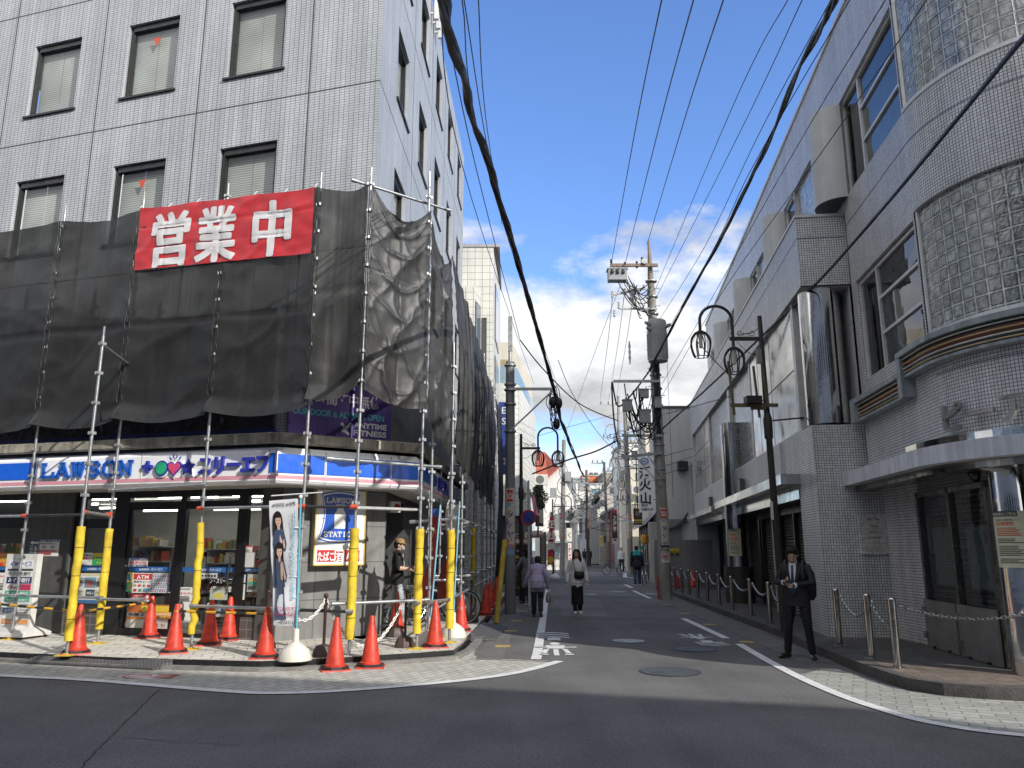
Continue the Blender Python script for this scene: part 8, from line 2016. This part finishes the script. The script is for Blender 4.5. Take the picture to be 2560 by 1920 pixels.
def rings(mb, lst, n=18, mi=0):      # closed loft through ellipses: (cx, cy, cz, rx, ry)
    b = len(mb.v)
    for cx, cy, cz, a, c in lst:
        for j in range(n): t = 2 * PI * j / n; mb.v.append(Vector((cx + a * math.cos(t), cy + c * math.sin(t), cz)))
    for i in range(len(lst) - 1):
        for j in range(n): mb.f.append([b + i * n + j, b + i * n + (j + 1) % n, b + (i + 1) * n + (j + 1) % n, b + (i + 1) * n + j]); mb.m.append(mi)
    mb.f.append([b + j for j in range(n)][::-1]); mb.m.append(mi); mb.f.append([b + (len(lst) - 1) * n + j for j in range(n)]); mb.m.append(mi)
V3 = Vector
def person(label, loc, heading, H, J, cols, voxel=.009, hair='short', female=False, bend=0.0, wide=1.0, coat=0.0, skirt=None, loose=1.0, fingers=True, face=True, sleeves=True, headturn=(0, 0), group=None, haircol=None, curl=.5):
    """J: joint overrides in metres for a 1.70 m figure facing +y (x to the figure's right)"""
    root = thing('person', label, 'person', (0, 0, 0), 0, group); WM[root] = Matrix.Identity(4)
    j = dict(hip=V3((0, 0, .90)), chest=V3((0, .0, 1.24)), neck=V3((0, .0, 1.44)), head=V3((0, .03, 1.575)),
             sR=V3((.185, 0, 1.385)), sL=V3((-.185, 0, 1.385)), eR=V3((.235, -.02, 1.10)), eL=V3((-.235, -.02, 1.10)), wR=V3((.25, .05, .86)), wL=V3((-.25, .05, .86)),
             hR=V3((.09, 0, .88)), hL=V3((-.09, 0, .88)), kR=V3((.10, .03, .48)), kL=V3((-.10, .03, .48)), aR=V3((.10, -.01, .085)), aL=V3((-.10, -.01, .085)), tR=V3((.115, .17, .03)), tL=V3((-.115, .17, .03)), fR=V3((.0, .02, -1)), fL=V3((0, .02, -1)))
    for k, v in J.items(): j[k] = V3(v)
    if female:
        for s_ in 'RL': j['s' + s_].x *= .9
    TOP, PAN, SK, SH_ = 0, 1, 2, 3
    mb = MB(); seg = []
    def limb(a, b, ra, rb, mi, n=12, mid=None):
        pts = [a, a.lerp(b, .5), b]; mb.tube(pts, [ra, mid or (ra + rb) / 2, rb], n); mb.ball(a, ra, 10); mb.ball(b, rb, 10); seg.append((a, b, ra, rb, mi))
    hip, ch, nk, hd = j['hip'], j['chest'], j['neck'], j['head']
    w = wide
    # trunk as a loft along the spine
    sp_ = [(hip - V3((0, 0, .10)), .145, .105), (hip + V3((0, 0, .02)), .165, .122), (hip.lerp(ch, .5), .145 if not female else .135, .108), (ch, .168, .118), (ch.lerp(nk, .55), .178 if not female else .155, .105), (ch.lerp(nk, .85), .13, .085), (nk, .068, .066)]
    b0 = len(mb.v); n_ = 20
    for i, (c, a, q) in enumerate(sp_):
        t_ = (sp_[min(i + 1, len(sp_) - 1)][0] - sp_[max(i - 1, 0)][0]).normalized(); y_ = V3((1, 0, 0)).cross(t_).normalized() * -1
        for k in range(n_):
            an = 2 * PI * k / n_; mb.v.append(c + V3((1, 0, 0)) * (a * w * math.cos(an)) + y_ * (q * w * math.sin(an)))
    for i in range(len(sp_) - 1):
        for k in range(n_): mb.f.append([b0 + i * n_ + k, b0 + i * n_ + (k + 1) % n_, b0 + (i + 1) * n_ + (k + 1) % n_, b0 + (i + 1) * n_ + k]); mb.m.append(0)
    mb.f.append([b0 + k for k in range(n_)][::-1]); mb.m.append(0); mb.f.append([b0 + (len(sp_) - 1) * n_ + k for k in range(n_)]); mb.m.append(0)
    for x in (-.07, 0, .07): seg.append((hip + V3((x, 0, .06)), ch.lerp(nk, .8) + V3((x, 0, 0)), .11, .09, TOP)); seg.append((hip + V3((x, 0, -.10)), hip + V3((x, 0, -.02)), .10, .11, PAN))
    if coat:      # jacket or jumper skirt hanging below the waist
        rings(mb, [(hip.x, hip.y, hip.z - coat, .185 * w, .14 * w), (hip.x, hip.y, hip.z + .05, .18 * w, .135 * w), (hip.x, hip.y + (ch.y - hip.y) * .4, hip.z + .17, .16 * w, .122 * w)])
        for x in (-.08, 0, .08): seg.append((hip + V3((x, 0, -coat)), hip + V3((x, 0, .1)), .12, .12, TOP))
    # neck and head
    limb(nk - V3((0, 0, .03)), hd - V3((0, .015, .07)), .056, .052, SK)
    hw = V3(hd); b1 = len(mb.v)
    hm = MB()
    hm.ball((0, -.005, .02), (.076, .093, .098), 18); hm.ball((0, .03, -.055), (.055, .062, .065), 14); hm.ball((0, .055, -.092), (.03, .028, .022), 10)
    hm.tube([(0, .088, .012), (0, .113, -.028)], [.009, .016], 8); hm.ball((0, .108, -.03), (.017, .014, .012), 8)
    for s_ in (-1, 1): hm.ball((s_ * .076, -.008, -.012), (.012, .022, .032), 8); hm.ball((s_ * .04, .07, -.03), (.025, .02, .025), 8)
    HM = Matrix.Translation(hw) @ Matrix.Rotation(headturn[0], 4, 'Z') @ Matrix.Rotation(headturn[1], 4, 'X')
    for v in hm.v: mb.v.append(HM @ v)
    for f in hm.f: mb.f.append([b1 + i for i in f]); mb.m.append(0)
    seg.append((HM @ V3((0, 0, .02)), HM @ V3((0, .03, -.06)), .088, .065, SK))
    # arms and hands
    for s_ in 'RL':
        S_, E_, W2 = j['s' + s_], j['e' + s_], j['w' + s_]; sg = 1 if s_ == 'R' else -1
        mb.ball(S_ - V3((0, 0, .01)), .060 * loose, 12)
        limb(S_, E_, .058 * loose, .047 * loose, TOP, mid=.054 * loose); limb(E_, W2, .045 * loose, .036 * loose if sleeves else .03, TOP if sleeves else SK)
        if not sleeves: seg.append((E_.lerp(W2, .1), W2, .05, .035, SK))
        d = j['f' + s_].normalized(); ff = (W2 - E_).normalized()
        if 'f' + s_ not in J: d = (ff * .8 + V3((0, .1, -.3))).normalized()
        side = d.cross(V3((0, 1, 0)) if abs(d.y) < .8 else V3((1, 0, 0))).normalized()
        if 'p' + s_ in J: side = V3(J['p' + s_]).normalized()
        pal = side.cross(d).normalized()
        pc = W2 + d * .055
        mb.tube([W2, W2 + d * .03, W2 + d * .085], [.026, .036, .036], 10, sq=.5); seg.append((W2 + d * .02, W2 + d * .10, .03, .04, SK))
        for q in range(4):
            ln = (.068, .078, .074, .058)[q]; o = side * (-.028 + .019 * q); b_ = W2 + d * .082 + o
            c_ = curl * (.8 + .12 * q); m1 = b_ + (d * math.cos(c_ * .6) + pal * math.sin(c_ * .6)) * ln * .5; m2 = m1 + (d * math.cos(c_ * 1.5) + pal * math.sin(c_ * 1.5)) * ln * .5
            mb.tube([b_ - d * .01, m1, m2], [.0105, .0098, .0082], 8); seg.append((b_, m2, .012, .01, SK))
        tb = W2 + d * .03 - side * .03; t1 = tb + (d * .7 - side * .7).normalized() * .035; t2 = t1 + (d * .95 + pal * .3).normalized() * .03
        mb.tube([tb, t1, t2], [.014, .012, .0095], 8); seg.append((tb, t2, .014, .011, SK))
    # legs and shoes
    for s_ in 'RL':
        Hh, K_, A_, T_ = j['h' + s_], j['k' + s_], j['a' + s_], j['t' + s_]
        limb(Hh, K_, .088 * w, .064 * loose, PAN, mid=.078 * w); limb(K_, A_ + (K_ - A_) * .06, .062 * loose, .052 * loose, PAN)
        dT = (T_ - A_); hl = A_ - V3((dT.x, dT.y, 0)).normalized() * .05; hl.z = A_.z - .05
        mb.tube([hl, A_.lerp(T_, .35) - V3((0, 0, .02)), T_ - V3((0, 0, 0)), T_ + dT.normalized() * .045], [.036, .044, .042, .022], 12, sq=.8); mb.ball(A_ - V3((0, 0, .03)), (.038, .045, .045), 10)
        seg.append((hl, T_ + dT.normalized() * .05, .05, .045, SH_)); seg.append((A_ - V3((0, 0, .035)), A_ - V3((0, 0, .03)), .045, .045, SH_))
    if skirt:
        zt_, zb_, rt, rb = skirt
        rings(mb, [(hip.x, hip.y + .01, zb_, rb, rb * .72), (hip.x, hip.y, (zt_ + zb_) / 2, (rt + rb) / 2 * 1.02, (rt + rb) / 2 * .75), (hip.x, hip.y, zt_, rt, rt * .74)])
        for x in (-.08, .08): seg.append((V3((x, 0, zb_)), V3((x, 0, zt_)), rb * .75, .09, PAN))
    body = remesh(mb, 'body', voxel, [cols[0], cols[1], FACE, cols[2]], root, seg, 3, .004, 16, loc[0])
    HC = C(*(haircol or (.016, .012, .011)), .4)
    hb = MB(); hs = []
    def hball(c, r): hb.ball(HM @ V3(c), r, 14)
    if hair in ('short', 'long', 'bob'):
        hball((0, -.018, .045), (.087, .098, .085)); hball((0, -.05, .0), (.082, .07, .085)); hball((0, .035, .098), (.062, .045, .032)); hball((.062, .0, .05), (.03, .07, .055)); hball((-.062, .0, .05), (.03, .07, .055))
    if hair == 'bob':
        hball((0, -.03, .05), (.098, .105, .09)); hball((0, -.06, -.02), (.09, .07, .1))
    if hair == 'long':
        hball((0, -.055, -.08), (.085, .055, .13))
        for s_ in (-1, 1): hball((s_ * .084, .0, -.05), (.036, .06, .12)); hball((s_ * .098, .005, -.15), (.042, .055, .08)); hball((s_ * .075, -.03, -.2), (.04, .05, .06))
    if hair == 'verylong':
        hball((0, -.018, .045), (.089, .1, .088)); hball((0, -.06, -.08), (.095, .06, .16)); hball((0, -.075, -.28), (.10, .055, .2))
    if hair != 'none': remesh(hb, 'hair', max(.007, voxel * .9), [M('hair_%d' % (HC.as_pointer() % 997), haircol or (.016, .012, .011), .62, var=.4, vs=50, bump=.6, bs=120, spec=.25)], root, None, 2, .006, 40)
    if face:
        for s_ in (-1, 1): MB().ball(HM @ V3((s_ * .031, .083, .012)), (.012, .006, .005), 8).build('eye', EYEM, root); MB().tube([HM @ V3((s_ * .016, .091, .034)), HM @ V3((s_ * .048, .081, .036))], .0035, 5).build('eyebrow', EYEM, root)
        MB().tube([HM @ V3((-.021, .090, -.066)), HM @ V3((0, .096, -.064)), HM @ V3((.021, .090, -.066))], .0045, 6).build('mouth', LIP, root)
    place(root, loc, heading, sc=H / 1.70)
    return root, HM, j
R = math.radians
def facing(px_dx): return px_dx
NAVYS = cloth('navy_suit', (.010, .011, .016), .2, .7); BLK = cloth('black_trousers', (.008, .008, .009)); JEAN = cloth('blue_jeans', (.045, .07, .12), .35)
# --- man in a dark suit with phone, standing on the road
g = (G(1975, 1645) + G(2033, 1648)) / 2
man, HM, j = person('man in a dark suit with blue tie and black backpack looking at his phone', (g.x, g.y, 0), R(143), 1.70, dict(hip=(0, 0, .92), sR=(.185, 0, 1.365), sL=(-.185, 0, 1.365), eR=(.27, .06, 1.13), eL=(-.27, .05, 1.14), wR=(.10, .26, 1.14), wL=(-.06, .28, 1.10), fR=(-.6, .35, .25), fL=(.75, .2, .12), pR=(0, .6, -.6), pL=(0, -.6, .7), head=(0, .085, 1.56), hR=(.10, 0, .90), hL=(-.10, 0, .90), kR=(.15, .03, .50), kL=(-.14, .02, .48), aR=(.20, 0, .085), aL=(-.17, -.02, .085), tR=(.26, .16, .035), tL=(-.24, .15, .035)), [NAVYS, cloth('black_suit_trousers', (.007, .008, .011)), SHOEB], .007, 'short', coat=.14, wide=1.08, loose=1.06, headturn=(R(10), R(-36)), curl=1.0)
WSH = C(.62, .64, .68, .7)
mb = MB(); mb.poly([(-.052, .105, 1.43), (.052, .105, 1.43), (.06, .122, 1.37), (.03, .146, 1.16), (0, .15, 1.08), (-.03, .146, 1.16), (-.06, .122, 1.37)]); mb.v = [v + V3((0, .008, 0)) for v in mb.v]; mb.build('shirt', WSH, man)
mb = MB()
for s_ in (-1, 1): mb.poly([(s_ * .012, .122, 1.395), (s_ * .058, .085, 1.47), (s_ * .068, .09, 1.44), (s_ * .04, .13, 1.375)])
mb.build('shirt_collar', WSH, man)
mb = MB(); mb.slab([(-.016, .128, 1.40), (.016, .128, 1.40), (.012, .138, 1.365), (.034, .17, 1.0), (0, .172, .95), (-.034, .17, 1.0), (-.012, .138, 1.365)], (0, .008, 0)); mb.build('tie', C(.012, .03, .10, .5), man)
mb = MB()
for s_ in (-1, 1): mb.slab([(s_ * .055, .105, 1.45), (s_ * .13, .092, 1.36), (s_ * .10, .13, 1.28), (s_ * .03, .152, 1.08), (s_ * .06, .135, 1.36)], (0, .008, 0))
mb.build('lapel', NAVYS, man)
mb = MB()
for w_, e_ in ((V3((.10, .26, 1.14)), V3((.27, .06, 1.13))), (V3((-.06, .28, 1.10)), V3((-.27, .05, 1.14)))): d = (w_ - e_).normalized(); mb.tube([w_ - d * .025, w_ + d * .012], .041, 12)
mb.build('cuff', WSH, man)
def attach(root, name, label, cat, mats, mb, H=1.70):       # a carried thing: top-level, placed with the person
    rm = Matrix.Translation(root.location) @ root.rotation_euler.to_matrix().to_4x4() @ Matrix.Scale(root.scale[0], 4)
    mb.v = [rm @ v for v in mb.v]; return mb, rm
def carried(root, name, label, cat, parts):
    rm = Matrix.Translation(root.location) @ root.rotation_euler.to_matrix().to_4x4() @ Matrix.Scale(root.scale[0], 4)
    c = rm @ parts[0][1].v[0]
    if len(parts) == 1:
        m = parts[0][1]; m.v = [rm @ v for v in m.v]; return tag(m.build(name, parts[0][2]), label, cat)
    t = thing(name, label, cat, c)
    for nme, m, mat_ in parts: m.v = [rm @ v for v in m.v]; m.build(nme, mat_, t)
    return t
ph = MB(); c = V3((.015, .335, 1.155)); ph.hexa([c + V3(v) for v in [(-.035, -.02, -.012), (.035, -.02, -.012), (.035, .06, .010), (-.035, .06, .010), (-.035, -.022, -.002), (.035, -.022, -.002), (.035, .058, .02), (-.035, .058, .02)]])
scn = MB(); scn.quad(*[c + V3(v) for v in [(-.031, -.018, .0005), (.031, -.018, .0005), (.031, .054, .0205), (-.031, .054, .0205)]])
carried(man, 'phone', 'black phone held in both hands of the man in the suit', 'phone', [('case', ph, C(.02, .02, .02)), ('screen', scn, C(.5, .5, .52, .2))])
bp_ = MB(); rings(bp_, [(-.06, -.22, .86, .13, .08), (-.06, -.24, .92, .165, .11), (-.06, -.25, 1.1, .175, .125), (-.06, -.24, 1.28, .16, .11), (-.06, -.21, 1.38, .10, .07)], 22)
pk = MB(); rings(pk, [(-.06, -.33, .92, .11, .05), (-.06, -.35, 1.0, .12, .06), (-.06, -.34, 1.12, .10, .04)], 16)
stp = MB()
for s_ in (-1, 1): stp.tube(spline([(s_ * .12, -.13, 1.38), (s_ * .135, 0, 1.475), (s_ * .135, .10, 1.38), (s_ * .15, .12, 1.2), (s_ * .17, .02, 1.05), (s_ * .16, -.13, .98)], 5), .024, 8, sq=.45)
carried(man, 'backpack', 'black backpack worn by the man in the suit', 'backpack', [('bag', bp_, cloth('black_nylon', (.008, .008, .009), .2, .55)), ('pocket', pk, cloth('black_nylon', (.008, .008, .009))), ('strap', stp, cloth('black_nylon', (.008, .008, .009)))])
# --- woman walking towards us
g = G(1444, 1535)
CREAM = cloth('cream_jumper', (.78, .77, .75), .12, .9); WJ = dict(sR=(.165, 0, 1.375), sL=(-.165, 0, 1.375), eR=(.245, -.04, 1.10), eL=(-.245, -.02, 1.10), wR=(.265, .03, .86), wL=(-.265, .07, .88), kR=(.08, .08, .49), kL=(-.08, -.01, .48), aR=(.06, .06, .09), aL=(-.07, -.04, .10), tR=(.065, .25, .035), tL=(-.09, .13, .03), hR=(.08, 0, .88), hL=(-.08, 0, .88))
wm, HM, j = person('woman in a cream jumper and wide black trousers walking towards the crossing', (g.x, g.y, 0), R(177), 1.64, WJ, [CREAM, cloth('black_wide_trousers', (.006, .006, .007)), SHOEW], .008, 'long', True, coat=.10, wide=1.0, loose=1.15, skirt=(.90, .24, .155, .165), headturn=(R(-14), R(-4)), haircol=(.03, .016, .011))
mb = MB()
for s_ in (-1, 1): mb.tube([HM @ V3((s_ * .032 + .022 * math.cos(2 * PI * k / 12), .096, .010 + .018 * math.sin(2 * PI * k / 12))) for k in range(13)], .0022, 4, cap=False)
mb.tube([HM @ V3((-.01, .098, .012)), HM @ V3((.01, .098, .012))], .0022, 4); mb.build('glasses', EYEM, wm)
bagm = MB(); rings(bagm, [(-.055, .165, .915, .10, .03), (-.055, .17, .96, .135, .05), (-.055, .17, 1.05, .14, .05), (-.055, .165, 1.12, .12, .03)], 18)
st = MB(); st.tube(spline([(.10, .10, 1.42), (.09, .125, 1.30), (.05, .14, 1.16), (.02, .16, 1.08)], 5), .022, 6, sq=.35); st.tube(spline([(.10, .10, 1.42), (.10, 0, 1.46), (.06, -.12, 1.36), (-.1, -.15, 1.1)], 5), .022, 6, sq=.35)
carried(wm, 'shoulder_bag', 'black crossbody bag on the front of the woman in cream', 'bag', [('bag', bagm, cloth('black_nylon', (.008, .008, .009))), ('strap', st, cloth('dark_strap', (.03, .03, .032)))])
# --- bent old woman seen from behind
g = (G(1334, 1544) + G(1352, 1542)) / 2
LIL = cloth('lilac_blouse', (.40, .34, .50), .10, .8, bump=.7, bs=14)
ow, HM, j = person('stooped old woman in a lilac blouse walking away with a bag', (g.x, g.y, 0), R(-6), 1.58, dict(hip=(0, -.04, .90), chest=(0, .12, 1.20), neck=(0, .24, 1.36), head=(0, .33, 1.44), sR=(.165, .20, 1.30), sL=(-.165, .20, 1.30), eR=(.25, .15, 1.04), eL=(-.27, .15, 1.04), wR=(.27, .18, .84), wL=(-.34, .20, .86), kR=(.09, .06, .48), kL=(-.08, .02, .48), aR=(.11, -.20, .17), aL=(-.09, .06, .085), tR=(.12, -.14, .035), tL=(-.10, .22, .03)), [LIL, cloth('dark_patterned_trousers', (.018, .02, .03), .6, .8, 22), C(.05, .05, .06, .5)], .009, 'bob', True, coat=.14, wide=1.05, loose=1.2, face=False, headturn=(0, R(-30)), haircol=(.022, .013, .011))
bg2 = MB(); c = V3((.29, .20, .52)); rings(bg2, [(c.x, c.y, c.z - .16, .05, .13), (c.x, c.y, c.z - .10, .075, .15), (c.x, c.y, c.z + .06, .06, .13), (c.x, c.y, c.z + .12, .03, .10)], 14)
hn = MB(); hn.tube(spline([(c.x, c.y - .06, c.z + .11), (c.x, c.y - .03, c.z + .24), (c.x, c.y + .03, c.z + .24), (c.x, c.y + .07, c.z + .11)], 4), .010, 6)
carried(ow, 'shopping_bag', 'pale shopping bag hanging from the right hand of the old woman', 'bag', [('bag', bg2, C(.30, .27, .24, .7)), ('handle', hn, C(.2, .17, .14, .7))])
# --- person in black by the menu board
g = G(1321, 1510)
person('person with long black hair and dark clothes by the menu board', (g.x - .05, g.y, 0), R(20), 1.66, dict(kR=(.1, .1, .48), aR=(.1, .12, .1), wL=(-.36, .02, .98), eL=(-.33, -.04, 1.14)), [cloth('grey_sleeve_top', (.16, .17, .18)), cloth('black_trousers', (.008, .008, .009)), SHOEB], .012, 'verylong', True, coat=.3, face=False, fingers=True)
# --- man in the shop doorway
g = G(990, 1563, .13)
TEE = cloth('black_tee', (.012, .012, .013)); LJ = cloth('pale_washed_jeans', (.36, .40, .44), .35, .85, 8)
dm, HM, j = person('man in a tan cap and face mask standing in the shop doorway with a phone', (g.x - .02, g.y + .1, .13), R(-82), 1.72, dict(eR=(.24, .02, 1.12), wR=(.20, .27, 1.10), fR=(-.1, .9, .15), eL=(-.23, .03, 1.12), wL=(-.16, .25, 1.06), fL=(.1, .9, .1), kR=(.11, .10, .5), kL=(-.10, -.03, .5), aR=(.12, .12, .085), aL=(-.11, -.16, .10), tR=(.13, .29, .03), tL=(-.12, .0, .03)), [TEE, LJ, C(.2, .19, .18, .6)], .008, 'short', wide=1.02, loose=1.2, coat=.06, sleeves=False, headturn=(R(-8), R(-8)), curl=.8)
cp_ = MB(); n0 = len(cp_.v); cp_.lathe((0, 0, 0), [(.096, .045), (.098, .07), (.088, .11), (.06, .135), (.0, .145)], 20, sy=1.08); cp_.v = [HM @ v for v in cp_.v]
bl_ = MB(); bl_.slab([HM @ V3(v) for v in [(-.075, .07, .05), (-.06, .13, .042), (-.025, .168, .036), (.025, .168, .036), (.06, .13, .042), (.075, .07, .05)]], (0, 0, .008))
TAN = cloth('tan_cap', (.40, .25, .11)); 
carried(dm, 'cap', 'tan cap worn by the man in the shop doorway', 'cap', [('crown_panel', cp_, TAN), ('brim', bl_, TAN)])
mk = MB(); mk.ball(HM @ V3((0, .075, -.055)), (.058, .052, .052), 14); mk.build('face_mask', C(.32, .34, .36, .7), dm)
hs = MB(); hs.tube([HM @ V3((0, .02, -.14)), HM @ V3((.06, .0, -.15)), HM @ V3((.07, -.05, -.16)), HM @ V3((0, -.09, -.16)), HM @ V3((-.07, -.05, -.16)), HM @ V3((-.06, 0, -.15)), HM @ V3((0, .02, -.14))], .03, 8); hs.build('hood', TEE, dm)
dl = MB()
for s_ in (-1, 1): dl.tube([(s_ * .12, .10, 1.40), (s_ * .10, .135, 1.2), (s_ * .09, .14, 1.05)], .008, 5)
dl.build('white_piping', C(.6, .6, .6), dm)
ph = MB(); ph.hexa([V3(v) + V3((.03, .36, 1.12)) for v in [(-.035, -.02, -.02), (.035, -.02, -.02), (.035, .0, -.02), (-.035, .0, -.02), (-.035, .02, .12), (.035, .02, .12), (.035, .035, .12), (-.035, .035, .12)]])
carried(dm, 'phone', 'dark phone in the hand of the man in the doorway', 'phone', [('case', ph, C(.015, .015, .017, .3))])
# --- people farther down the lane
g = G(1594, 1466); NVJ = cloth('navy_jacket', (.012, .016, .03)); TEAL = cloth('teal_hood', (.02, .30, .32))
tm, HM, j = person('man in a navy jacket with teal hood and jeans walking away on the right', (g.x, g.y, 0), R(-4), 1.78, dict(aR=(.11, .12, .09), kR=(.1, .12, .5), aL=(-.10, -.12, .1), kL=(-.1, -.02, .49), tR=(.12, .3, .035), tL=(-.11, .05, .03), wR=(.27, .12, .88)), [NVJ, JEAN, SHOEW], .012, 'short', coat=.12, wide=1.12, loose=1.25, face=False)
hd_ = MB(); rings(hd_, [(0, -.02, 1.30, .20, .12), (0, -.01, 1.36, .215, .125), (0, -.02, 1.42, .15, .11), (0, -.02, 1.50, .10, .10), (0, -.02, 1.53, .085, .085)], 18); hd_.build('hood', TEAL, tm)
g = G(1555, 1431); person('man in a white shirt and black trousers walking towards us', (g.x, g.y, 0), R(178), 1.74, dict(wR=(.22, .15, .92), aR=(.09, .12, .09), tR=(.1, .3, .035)), [cloth('white_shirt', (.6, .61, .63), .06), BLK, SHOEB], .014, 'short', wide=1.1, loose=1.15)
for (px_, py_, hdg, lab, c1_, c2_, f_, hair_) in ((1474, 1415, -4, 'far person in dark jacket with grey backpack walking away by the parked bikes', (.05, .055, .06), (.03, .045, .08), False, 'short'), (1494, 1407, 170, 'far person in black beside the dark conifer', (.012, .012, .014), (.012, .012, .014), False, 'short'), (1534, 1411, 200, 'far person in a blue grey top beside the far bicycles', (.06, .08, .13), (.02, .02, .03), True, 'short'), (1462, 1412, 10, 'far person in dark clothes nearest the left poles', (.02, .02, .025), (.02, .02, .03), False, 'short'), (1609, 1440, 170, 'person in white half hidden behind the man in the teal hood', (.5, .5, .5), (.04, .04, .05), True, 'short')):
    g = G(px_, py_); person(lab, (g.x, g.y, 0), R(hdg), 1.68, dict(aR=(.09, .1, .09), tR=(.1, .27, .03), aL=(-.09, -.1, .1), tL=(-.1, .07, .03)), [cloth('far_top_%d' % (c1_[2] * 1000), c1_), cloth('far_bottom_%d' % (c2_[2] * 1000), c2_), SHOEB], .02, hair_, f_, coat=.08, face=False, wide=1.08)
g = G(1509, 1411); dup(bk, (g.x, g.y, 0), R(-90), 'far bicycle ridden by the cyclist in red')
person('far cyclist in a red jacket riding towards us', (g.x, g.y - .12, .0), R(180), 1.66, dict(hip=(0, -.05, .92), chest=(0, .06, 1.25), neck=(0, .12, 1.45), head=(0, .16, 1.58), sR=(.18, .1, 1.4), sL=(-.18, .1, 1.4), eR=(.26, .25, 1.2), eL=(-.26, .25, 1.2), wR=(.27, .48, 1.05), wL=(-.27, .48, 1.05), kR=(.12, .38, .72), kL=(-.12, .33, .55), aR=(.12, .16, .42), aL=(-.12, .05, .22), tR=(.13, .32, .36), tL=(-.13, .2, .16)), [cloth('red_jacket', (.5, .05, .03)), cloth('far_dark', (.03, .04, .07)), SHOEW], .02, 'short', face=False)

bpy.data.scenes.remove(_WS)
